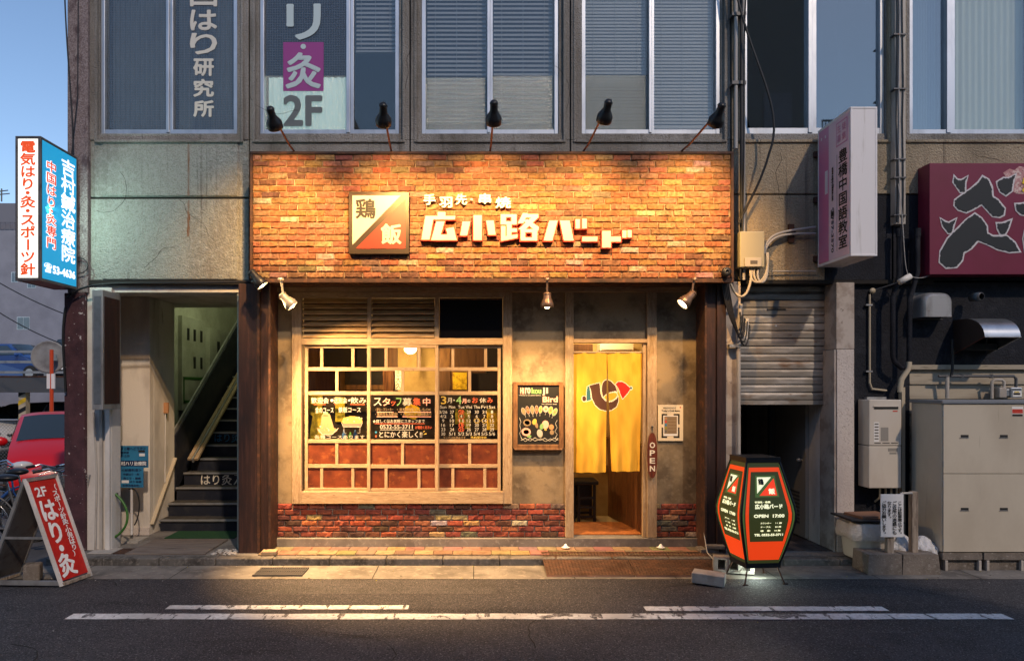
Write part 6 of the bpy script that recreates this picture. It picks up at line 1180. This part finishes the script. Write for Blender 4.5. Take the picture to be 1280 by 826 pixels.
m_ = MB(); m_.pbox(139, 532, 150, 551, PY - .64, .06, 'pipe_beige'); m_.pbox(142.5, 536, 147.5, 541, PY - .645, .005, 'cabinet'); m_.disc(P(146, 545, PY - .643), (0, -1, 0), .008, 'ink', 10); tag(m_.build('switch_box', org=P(144, 551, PY - .6), bevel=.004), 'small beige switch box above the blue notice at the stair entrance', 'switch box')
BN2 = thing('clinic_notice', 'blue stepped notice board on a thin white pole before the stairs', 'sign', P(164, 668, .3)); YN = .3
m_ = MB(); m_.ppoly([(144, 557), (185, 557), (185, 584), (179, 584.5), (179, 609), (150, 609), (150, 584.5), (144, 584)], YN, .012, 'notice_blue'); m_.build('board', BN2, bevel=.004)
m_ = MB(); Y = YN - .003; m_.pbox(145, 575.5, 184, 582.5, Y + .001, .002, 'notice_dark'); m_.ptext('吉村ハリ治療院', 146, 576.2, 183, 581.8, Y - .001, 'board_white', bold=.002); m_.ptext('くお２階へどうぞ＞', 146.5, 558.5, 182.5, 562.5, Y, 'notice_dark', bold=.0015); m_.ptext('診療時間', 147, 564, 161, 566.8, Y, 'notice_dark', bold=.001); m_.ptext('9:00-12:00', 147, 568, 162, 571, Y, 'notice_dark', bold=.001)
m_.pbox(173, 562.6, 181, 565, Y, .002, 'ink'); m_.pbox(174, 566.5, 181, 570, Y, .002, 'board_white'); m_.ptext('＜診療科目＞', 152, 585.5, 177, 589, Y, 'notice_dark', bold=.0012); m_.ptext('中国はり・灸', 154, 591, 174, 594, Y, 'notice_dark', bold=.0012); m_.ptext('肩こり・腰痛', 154, 596, 176, 599, Y, 'notice_dark', bold=.0012); m_.pbox(152, 600, 161, 603.5, Y, .002, 'board_white'); m_.ptext('はり治療', 162, 600.3, 177, 603.2, Y, 'notice_dark', bold=.0012); m_.ptext('各種保険取扱い', 153, 605, 177, 607.8, Y, 'notice_dark', bold=.001); m_.build('lettering', BN2)
m_ = MB(); m_.tube([P(164.5, 609, YN + .02), P(164.5, 668, YN + .02)], .016, 'white_wall', 10); p = P(164.5, 668, YN + .02); m_.box(p.x - .18, p.x + .14, p.y - .15, p.y + .15, .079, .1, 'block_grey'); m_.build('stand', BN2); m_ = MB(); m_.tube(bez(P(161, 611, YN + .01), P(176, 605, YN), P(178, 640, YN), P(168, 656, YN)), .008, 'cable_black', 6); m_.build('loop_cable', BN2)
m_ = MB(); m_.tube([P(138, 612, PY - .7), P(137.5, 668, PY - .68)], .016, 'pipe_beige', 8); m_.tube([P(134, 616, PY - .72), P(147, 617, PY - .72)], .014, 'steel_dark', 8); m_.tube([P(138, 612, PY - .75), P(138, 624, PY - .75)], .02, 'steel_dark', 8); m_.tube(bez(P(144, 617, PY - .75), P(163, 632, PY - .75), P(168, 660, PY - .8), P(138, 674, PY - .75), 16), .014, 'hose_green', 8); tag(m_.build('garden_tap', org=P(138, 670, PY - .7)), 'garden tap with a green hose drooping to the floor by the stair entrance', 'tap')
m_ = MB(); m_.tube([P(208.5, 516, PY + .45), P(208, 602, PY + .45)], .008, 'white_wall', 6); m_.pbox(205.5, 503, 211.5, 516, PY + .43, .04, 'chalk_brown'); o = tag(m_.build('wall_switch', org=P(208, 602, PY + .45)), 'small brown wall switch above a thin vertical conduit in the stair passage', 'switch')
o.location.x = XL + .01; o.location.y = 1.1
m_ = MB(); xa, xb = X(212, .6), X(298, .6); m_.box(xa, xb, .45, .87, .079, .088, 'green_mat'); tag(m_.build('door_mat', org=(xa, .6, .079)), 'dark green mat at the foot of the stairs', 'mat')
m_ = MB(); 
for k in range(9): m_.box(X(172, -.1), X(268, -.1), -.4 + k * .085, -.325 + k * .085, .079, .096, 'deck_board')
tag(m_.build('duckboard', org=(X(220, -.1), -.1, .079), bevel=.003), 'grey wooden slatted duckboard before the stairs', 'duckboard')
for a, b, y0, y1, mm, lab in ((118, 148, -.36, -.1, 'block_grey', 'pale square drain lid in the floor by the white jamb'), (150, 176, -.36, -.12, 'rust_steel', 'dark square iron drain lid beside the pale drain lid'), (170, 208, .15, .4, 'rust_steel', 'small dark iron grating near the foot of the blue notice')):
    m_ = MB(); m_.box(X(a, -.2), X(b, -.2), y0, y1, .079, .09, mm); tag(m_.build('floor_grating', org=(X(a, -.2), y0, .079), bevel=.003), lab, 'drain lid')
m_ = MB(); rj = random.Random(8)
for k in range(110): m_.ball((X(rj.uniform(266, 297), -.33), rj.uniform(-.42, -.16), .085), rj.uniform(.008, .02), 'gravel_white' if rj.random() < .7 else 'block_dark', 6, (1, 1, .6))
tag(m_.build('gravel', org=(X(280, -.33), -.3, .08)), 'small patch of pale gravel at the foot of the left steel pillar', 'gravel', kind='stuff')
# ================================================================== A-board
AF = thing('a_board', 'red and white A-board sign for second floor acupuncture standing on the kerb edge', 'sign', (-4.2, -1.2, .006))
A0, W_ = Vector((-4.235, -1.39, 1.02)), Vector((.075, .37, 0)); FR, FL = Vector((-3.885, -1.39, .012)), Vector((-4.62, -1.36, .012))
for foot, nm in ((FR, 'red_board'), (FL, 'sign_case')):
    o_ = A0.lerp(foot, .03); e_ = A0.lerp(foot, .965); V = (o_ - e_).normalized(); U = W_.normalized(); h = (o_ - e_).length; wd = W_.length
    if nm == 'sign_case': U, e_ = -U, e_ + W_
    m_ = MB(); m_.prism([(.012, .01), (wd - .012, .01), (wd - .012, h), (.012, h)], e_, U, V, .012, nm); pb = m_.build('panel', AF)
    if nm == 'red_board':
        t = MB(); O = e_ + U.cross(V).normalized() * .003
        t.text('2F', O, U, V, (.06, .2, h - .16, h - .06), 'board_white', bold=.006); t.column('はり・灸', O, U, V, .05, .235, h - .19, .03, 'board_white', bold=.012); t.column('（スポーツ針灸・小児はり）', O, U, V, .26, .33, h - .06, .2, 'board_white', bold=.003); t.build('lettering', pb)
    m_ = MB()
    for s_ in (0, 1): q0 = A0 + W_ * s_; m_.bar(q0, foot + W_ * s_, .03, .03, 'white_wall' if nm == 'red_board' else 'steel_grey', up=(0, 1, 0))
    m_.bar(A0.lerp(foot, .985), A0.lerp(foot, .985) + W_, .03, .03, 'weathered_wood'); m_.bar(A0.lerp(foot, .01), A0.lerp(foot, .01) + W_, .035, .03, 'steel_grey'); m_.build('frame', AF, bevel=.002)
m_ = MB(); m_.bar(A0.lerp(FR, .55), A0.lerp(FL, .55), .02, .02, 'steel_grey'); m_.build('brace', AF); m_ = MB(); m_.bar(A0.lerp(FR, .97), A0.lerp(FL, .97), .03, .04, 'steel_grey'); m_.build('brace', AF)
m_ = MB(); m_.obox((X(45, -1.15), -1.2, .1), (.15, .13, .17), Matrix.Rotation(.3, 3, 'Z'), 'block_dark'); tag(m_.build('weight_stone', org=(X(45, -1.15), -1.2, .01), bevel=.02), 'dark stone weight sitting inside the A-board frame', 'stone')
# ================================================================== bicycles
def bicycle(x, y, rz, frame_m, lab, basket=True):
    o = thing('bicycle', lab, 'bicycle', (0, 0, 0), 'bicycles beside the building'); L = 1.05; r = .33
    for wx in (0, L):
        m_ = MB(); c = Vector((wx, 0, r)); ring = [c + Vector((r * math.cos(a * math.pi / 14), 0, r * math.sin(a * math.pi / 14))) for a in range(28)]; m_.tube(ring, .019, 'tyre', 8, closed=True)
        m_.tube([c + (p - c) * .92 for p in ring], .009, 'chrome', 6, closed=True)
        for a in range(14): m_.tube([c, c + Vector((.3 * math.cos(a * math.pi / 7), .012 * (-1) ** a, .3 * math.sin(a * math.pi / 7)))], .0015, 'chrome', 3)
        m_.tube([c + Vector((0, -.05, 0)), c + Vector((0, .05, 0))], .02, 'steel_grey', 8); m_.build('wheel', o)
        m_ = MB(); m_.tube([c + Vector((.375 * math.cos(a), 0, .375 * math.sin(a))) for a in [math.pi * (.05 + k / 14) for k in range(14)]], .012, frame_m, 6); m_.build('mudguard', o)
    bb_, st_, hd = Vector((.43, 0, .28)), Vector((.3, 0, .72)), Vector((.86, 0, .78)); m_ = MB()
    m_.tube([st_, bb_], .016, frame_m); m_.tube([hd - Vector((0, 0, .12)), (hd + bb_) / 2 - Vector((.05, 0, .12)), bb_], .02, frame_m)
    for s_ in (-.04, .04): m_.tube([bb_, Vector((0, s_, r))], .009, frame_m, 6); m_.tube([st_ - Vector((0, 0, .06)), Vector((0, s_, r))], .009, frame_m, 6); m_.tube([hd, hd - Vector((-.02, 0, .15)) + Vector((0, s_, 0)), Vector((L, s_, r))], .011, frame_m, 6)
    m_.tube([bb_ + Vector((0, -.1, 0)), bb_ + Vector((0, .1, 0))], .012, 'chrome', 6); m_.tube([bb_ + Vector((0, .1, 0)), bb_ + Vector((.1, .1, -.12))], .01, 'chrome', 6); m_.box(.49, .58, .1, .18, .14, .165, 'tyre'); m_.tube([bb_ + Vector((0, -.1, 0)), bb_ + Vector((-.1, -.1, .12))], .01, 'chrome', 6); m_.build('frame', o)
    m_ = MB(); m_.tube([st_, st_ + Vector((-.03, 0, .12))], .012, 'chrome'); m_.ball(st_ + Vector((-.04, 0, .15)), .12, 'black_paint', 16, (1.15, .85, .35)); m_.build('saddle', o)
    m_ = MB(); tp = hd + Vector((-.03, 0, .14)); m_.tube([hd, tp], .013, 'chrome'); m_.tube([tp + Vector((-.16, -.3, .04)), tp + Vector((-.03, -.24, .07)), tp + Vector((.04, -.1, .02)), tp, tp + Vector((.04, .1, .02)), tp + Vector((-.03, .24, .07)), tp + Vector((-.16, .3, .04))], .011, 'chrome', 8)
    for s_ in (-1, 1): m_.tube([tp + Vector((-.16, .3 * s_, .04)), tp + Vector((-.07, .27 * s_, .058))], .017, 'black_paint', 8); m_.tube([tp + Vector((-.0, .22 * s_, .05)), tp + Vector((-.11, .28 * s_, .0))], .005, 'chrome', 5)
    m_.build('handlebar', o)
    if basket:
        m_ = MB(); bx_, bz_ = .93, .7
        for k in range(7):
            z = bz_ + k * .035; e = .12 + .008 * k; m_.tube([(bx_ + a * e * .9 + .14, b * (e + .04), z) for a, b in ((-1, -1), (1, -1), (1, 1), (-1, 1))], .0035, 'steel_grey', 4, closed=True)
        for a in range(9):
            f = a / 8 * 2 - 1
            for s_ in (-1, 1): m_.tube([(bx_ + .14 + f * .11, s_ * .16, bz_), (bx_ + .14 + f * .15, s_ * .208, bz_ + .21)], .003, 'steel_grey', 4); m_.tube([(bx_ + .14 + s_ * .108, f * .16, bz_), (bx_ + .14 + s_ * .15, f * .208, bz_ + .21)], .003, 'steel_grey', 4)
        m_.tube([(L + .02, 0, .66), (L + .02, 0, .72)], .02, 'chrome', 8); m_.build('basket', o); m_ = MB(); m_.lathe([(0, 0), (.035, .01), (.04, .05), (.0, .055)], (L - .02, 0, .62), (1, 0, 0), 'chrome', 12); m_.build('headlamp', o)
    o.location = (x, y, .006); o.rotation_euler = (0, 0, rz); return o
bicycle(-5.75, .55, R(-12), 'rust_steel', 'bicycle with chrome handlebars and wire basket beside the maroon column'); bicycle(-5.5, -.15, R(8), 'steel_dark', 'dark bicycle mostly hidden behind the A-board'); bicycle(-6.3, .05, R(30), 'car_blue', 'dark bicycle cut off by the picture edge behind the A-board', False)
# ================================================================== car park behind: cars, deck, mirror, houses
def car(name, lab, x, y, z, rz, m, L=4.0, W=1.7, H=1.5, grp='cars in the car park'):
    o = thing(name, lab, 'car', (0, 0, 0), grp); hw = W / 2
    prof = [(-L / 2, .35), (-L / 2 + .02, .62), (-L / 2 + .25, .86), (-L / 2 + 1.0, 1.0), (-L / 2 + 1.75, H - .03), (-L / 2 + 2.3, H), (L / 2 - 1.0, H - .05), (L / 2 - .35, H - .35), (L / 2 - .05, 1.0), (L / 2, .5), (L / 2 - .05, .28), (-L / 2 + .1, .25)]   # y profile: front at -L/2
    def wide(yv, zv): t = max(0, (zv - .85) / (H - .85)); k = 1 - .2 * t; e = abs(yv) / (L / 2); return hw * k * (1 - .1 * e ** 4)
    m_ = MB(); n = 8; sec = []
    for yv, zv in prof:
        wv = wide(yv, zv); sec.append([(wv * s_ * (1), yv + (.06 * s_ * s_ if yv < 0 else -.06 * s_ * s_), zv - .05 * s_ ** 4) for s_ in [(-1 + 2 * k / n) for k in range(n + 1)]])
    k = n + 1; vs_ = [v for s_ in sec for v in s_]; N = len(sec); m_.add(vs_, [(a * k + i, a * k + i + 1, ((a + 1) % N) * k + i + 1, ((a + 1) % N) * k + i) for a in range(N) for i in range(n)], m, True)
    for i in (0, n): m_.add([s_[i] for s_ in sec], [tuple(range(N))], m)
    m_.build('body', o)
    g = MB()
    def gl(y0, z0, y1, z1, s0=.9, out=.035):
        a, b = wide(y0, z0) * s0, wide(y1, z1) * s0; d = Vector((0, -(z1 - z0), (y1 - y0))).normalized() * out * (1 if y1 > y0 else -1); d = d if d.z > 0 else -d
        pts = []
        for (yv, zv, wv) in ((y0, z0, a), (y1, z1, b)):
            for q_ in range(7): s_ = -1 + q_ / 3; ss = s_ * wv / wide(yv, zv); pts.append((wv * s_, yv + (.06 * ss * ss if yv < 0 else -.06 * ss * ss) + d.y, zv - .05 * ss ** 4 + d.z))
        g.add(pts, [(q_, q_ + 1, 8 + q_, 7 + q_) for q_ in range(6)], 'car_glass', True)
    gl(-L / 2 + 1.1, 1.03, -L / 2 + 1.7, H - .06); gl(L / 2 - .38, H - .36, L / 2 - .12, 1.05, .85)
    for s_ in (-1, 1):
        q_ = [(-L / 2 + 1.35, 1.02), (L / 2 - .6, 1.0), (L / 2 - .95, H - .12), (-L / 2 + 1.85, H - .12)]; g.add([(s_ * (wide(a, b) + .006), a, b) for a, b in q_], [(0, 1, 2, 3)], 'car_glass')
    g.build('window', o)
    for s_ in (-1, 1):
        h = MB(); h.ball((s_ * (hw - .25), -L / 2 + .17, .72), .15, 'headlight', 14, (1.0, .7, .42)); h.build('headlight', o); h = MB(); h.ball((s_ * (hw - .14), L / 2 - .05, .85), .12, 'tail_red', 12, (.8, .5, 1.3)); h.build('tail_light', o)
        h = MB(); h.ball((s_ * (hw + .08), -L / 2 + 1.25, 1.02), .1, m, 12, (1, .6, .75)); h.build('wing_mirror', o)
        for yw in (-L / 2 + .75, L / 2 - .72): h = MB(); h.lathe([(.1, .0), (.29, .0), (.3, .03), (.3, .17), (.28, .2), (.1, .2)], (s_ * (hw - .19), yw, .3), (s_, 0, 0), 'tyre', 24); h.disc((s_ * (hw + .012), yw, .3), (s_, 0, 0), .18, 'steel_grey', 20); h.build('wheel', o)
    h = MB(); h.box(-.55, .55, -L / 2 - .012, -L / 2 + .05, .4, .52, 'slot'); h.box(-.35, .35, -L / 2 + .0, -L / 2 + .06, .66, .7, 'slot'); h.box(-.17, .17, -L / 2 - .02, -L / 2 - .01, .44, .52, 'paper_white'); h.build('grille', o)
    o.location = (x, y, z); o.rotation_euler = (0, 0, rz); return o
car('parked_car', 'red hatchback parked facing the street left of the corner column', -7.1, 4.4, .01, R(30), 'car_red', 3.9, 1.7, 1.46)
car('parked_car', 'white car parked under the deck by the yellow striped post', -13.6, 11.2, .01, R(70), 'car_white'); car('parked_car', 'dark saloon parked under the deck behind the orange mirror pole', -12.9, 14.2, .01, R(88), 'car_dark', 4.4, 1.75, 1.45); car('parked_car', 'silver car parked under the deck behind the red hatchback', -10.9, 11.6, .01, R(20), 'car_silver')
DZ = 2.05
car('parked_car', 'blue car parked on the upper parking deck', -18.3, 20.6, DZ + .1, R(80), 'car_blue', 4.3); car('parked_car', 'dark blue van parked on the upper deck behind the round mirror', -16.1, 21.2, DZ + .1, R(10), 'car_dark', 4.2, 1.7, 1.75)
DK = thing('parking_deck', 'steel two-level parking deck with rails behind the red car', 'parking deck', (-12, 12, 0)); m_ = MB(); m_.box(-27, LX - .5, 10.0, 26, DZ, DZ + .09, 'far_dark'); m_.box(-24, LX - .5, 9.96, 10.1, DZ - .28, DZ + .1, 'steel_dark'); m_.box(-24, LX - .5, 9.95, 9.97, DZ + .1, DZ + .14, 'rust_steel'); m_.build('platform', DK)
for xx in (-15.5, -11.45, -7.0): m_ = MB(); m_.box(xx - .09, xx + .09, 10.1, 10.28, .006, DZ, 'pipe_beige'); m_.build('column', DK)
m_ = MB()
for zq in (.2, .46, .72): m_.box(-24, LX - .5, 10.0, 10.04, DZ + zq, DZ + zq + .06, 'steel_grey')
for k in range(14): m_.box(-23 + k * 1.35, -22.93 + k * 1.35, 10.01, 10.08, DZ + .1, DZ + .78, 'steel_grey')
m_.build('railing', DK)
m_ = MB()
for k in range(4): m_.add([(-11.545, 10.095, 1.0 + k * .22), (-11.355, 10.095, 1.1 + k * .22), (-11.355, 10.095, 1.21 + k * .22), (-11.545, 10.095, 1.11 + k * .22)], [(0, 1, 2, 3)], 'hazard_yellow' if k % 2 == 0 else 'black_paint')
m_.build('hazard_stripe', DK)
FN = thing('wire_fence', 'low chain link fence with a pale top rail behind the red car', 'fence', (-9, 7.2, 0)); m_ = MB(); m_.tube([(-16, 7.2, 1.2), (LX - .6, 7.2, 1.2)], .022, 'steel_grey', 8)
for k in range(6): m_.tube([(-15.5 + k * 1.95, 7.2, .01), (-15.5 + k * 1.95, 7.2, 1.22)], .022, 'steel_grey', 8)
m_.build('rail', FN); m_ = MB(); x = -16
while x < LX - .7: m_.bar((x, 7.2, .1), (x + 1.1, 7.2, 1.2), .004, .004, 'steel_grey', up=(0, 1, 0)); m_.bar((x + 1.1, 7.21, .1), (x, 7.21, 1.2), .004, .004, 'steel_grey', up=(0, 1, 0)); x += .075
m_.build('wire_mesh', FN)
TM = thing('traffic_mirror', 'round grey traffic mirror seen from behind on an orange red pole', 'mirror', (X(64, 6.6), 6.6, 0)); p = P(61, 446, 6.6); m_ = MB(); m_.lathe([(0, .035), (.15, .033), (.2, .022), (.29, .012), (.3, .02), (.33, .02), (.335, .0), (.325, -.02), (.3, -.03), (0, -.08)], p, (.25, -1, 0), 'mirror_back', 36); m_.build('dish', TM); m_ = MB(); q_ = P(64.5, 437, 6.4); m_.tube([(q_.x, q_.y, .01), q_], .038, 'pole_orange', 12); m_.build('pole', TM); m_ = MB(); m_.obox(q_ + Vector((0, .06, -.16)), (.1, .12, .12), Matrix.Identity(3), 'steel_grey'); m_.obox((q_.x, q_.y - .02, 2.02), (.16, .03, .3), Matrix.Identity(3), 'board_white'); m_.build('clamp', TM)
BY = 29
GH = thing('grey_building', 'pale grey apartment block beyond the parking deck with a few small windows', 'building', (-14, 31, 0)); Yb = BY
m_ = MB(); m_.prism([(X(-330, Yb), 0), (X(150, Yb), 0), (X(150, Yb), Z(330, Yb)), (X(32, Yb), Z(288, Yb)), (X(-100, Yb), Z(288, Yb)), (X(-330, Yb), Z(288, Yb))], (0, Yb, 0), (1, 0, 0), (0, 0, 1), 8, 'far_wall'); m_.build('wall', GH); m_ = MB(); m_.box(X(-330, Yb + 1), X(45, Yb), Yb + .5, Yb + 6, Z(288, Yb), Z(251, Yb), 'far_dark'); m_.build('roof', GH); m_ = MB()
for k in range(40): m_.box(X(-200 + k * 6, Yb), X(-199.4 + k * 6, Yb), Yb + .1, Yb + .14, Z(288, Yb), Z(277, Yb), 'far_dark')
m_.box(X(-200, Yb), X(38, Yb), Yb + .09, Yb + .15, Z(277.5, Yb), Z(276, Yb), 'far_dark'); m_.build('roof_railing', GH)
for a, b, c_, d_ in ((14, 340, 22, 353), (21, 396, 37, 412), (-30, 396, -10, 412), (-60, 340, -40, 353), (34, 354, 45, 360)):
    m_ = MB(); m_.pbox(a, b, c_, d_, Yb - .01, .05, 'aluminium'); m_.pbox(a + .8, b + .8, (a + c_) / 2 - .3, d_ - .8, Yb - .02, .02, 'far_window'); m_.pbox((a + c_) / 2 + .3, b + .8, c_ - .8, d_ - .8, Yb - .02, .02, 'far_window'); m_.build('window', GH)
m_ = MB(); m_.tube([(X(2, 31), 31, Z(252, 31)), (X(2, 31), 31, Z(236, 31))], .04, 'steel_dark', 6)
for k, (a, b) in enumerate(((-8, 12), (-6, 10))): m_.tube([(X(a, 31), 31, Z(244 - k * 4, 31)), (X(b, 31), 31, Z(242 - k * 4, 31))], .03, 'steel_dark', 5)
m_.build('antenna', GH)
for (a, b, c_, d_, lab) in ((-20, 342, 130, 408, 'thin overhead wire crossing the grey building, upper of two'), (-20, 378, 110, 440, 'thin overhead wire crossing the grey building, lower of two')): m_ = MB(); m_.tube([P(a, b, 8) + (P(c_, d_, 8) - P(a, b, 8)) * t + Vector((0, 0, -.5 * t * (1 - t))) for t in [k / 10 for k in range(11)]], .012, 'cable_black', 5); tag(m_.build('overhead_wire', org=P(a, b, 8)), lab, 'wire')
# houses across the street, seen only as reflections
mat('house_tan', (.3, .26, .22), .9); mat('house_grey', (.2, .2, .21), .9); mat('house_dark', (.1, .095, .095), .9)
HS = [(-40, -27.5, -15, 9, 'house_grey'), (-27, -20, -14.5, 7, 'house_tan'), (-19.4, -12.6, -15, 10.5, 'house_dark'), (-12, -7.2, -14, 8, 'house_tan'), (-6.8, -4.2, -15, 11.4, 'house_grey'), (-3.8, 1.5, -14, 8.6, 'house_dark'), (1.8, 6.2, -14.5, 9.2, 'house_tan'), (8.75, 10.7, -15, 14.5, 'house_grey'), (10.9, 15, -14.2, 8.4, 'house_grey'), (15.6, 23, -15, 9.4, 'house_tan'), (23.6, 40, -14.6, 10, 'house_grey')]
HL = ['wide grey block at one far end of the street opposite the shop', 'low tan house across the street next to the wide grey block', 'dark three storey house across the street, between two tan houses', 'low tan house across the street facing the red A-board', 'narrow tall grey house across the street facing the stair entrance', 'dark low house across the street straight opposite the lattice window', 'tan house across the street straight opposite the yellow noren', 'narrow tall dark house across the street opposite the roller shutter', 'grey low house across the street opposite the beige equipment cabinet', 'tan house across the street beyond the grey low house', 'wide grey block at the far end of the street beyond the last tan house']
for i, ((x0, x1, yb, h, mm), lab) in enumerate(zip(HS, HL)):
    o = thing('facing_house', lab, 'building', (x0, yb, 0), 'houses across the street'); m_ = MB(); m_.box(x0, x1, yb - (2 if i == 7 else 8), yb, 0, h, mm); m_.build('wall', o); nw_ = max(1, int((x1 - x0) / 1.6)); wm = 'far_wall' if i == 7 else 'far_window'
    for fl in range(int(h // 3)):
        for k in range(nw_):
            m_ = MB(); xa = x0 + (k + .5) * (x1 - x0) / nw_ - .45; m_.box(xa, xa + .9, yb - .05, yb + .03, 1 + fl * 3, 2.3 + fl * 3, wm); m_.box(xa - .05, xa + .95, yb + .001, yb + .05, .92 + fl * 3, .99 + fl * 3, 'house_grey'); m_.build('window', o)
    if i in (2, 4, 7, 9):
        for fl in range(1, int(h // 3)):
            e0, e1 = (x1 - .02, x1 + .8) if i == 7 else (x0 + .1, x1 - .1); m_ = MB(); m_.box(e0, e1, yb - 1.2, yb + 1.0, fl * 3, fl * 3 + .12, mm)
            for k in range(9): xx = e0 + (e1 - e0 - .03) * k / 8; m_.box(xx, xx + .03, yb + .95, yb + .98, fl * 3 + .121, fl * 3 + 1.05, 'steel_dark')
            m_.box(e0, e1, yb + .94, yb + .99, fl * 3 + 1.051, fl * 3 + 1.1, 'steel_dark'); m_.build('balcony', o)
for o in bpy.data.objects:
    if '_o' in o: del o['_o']
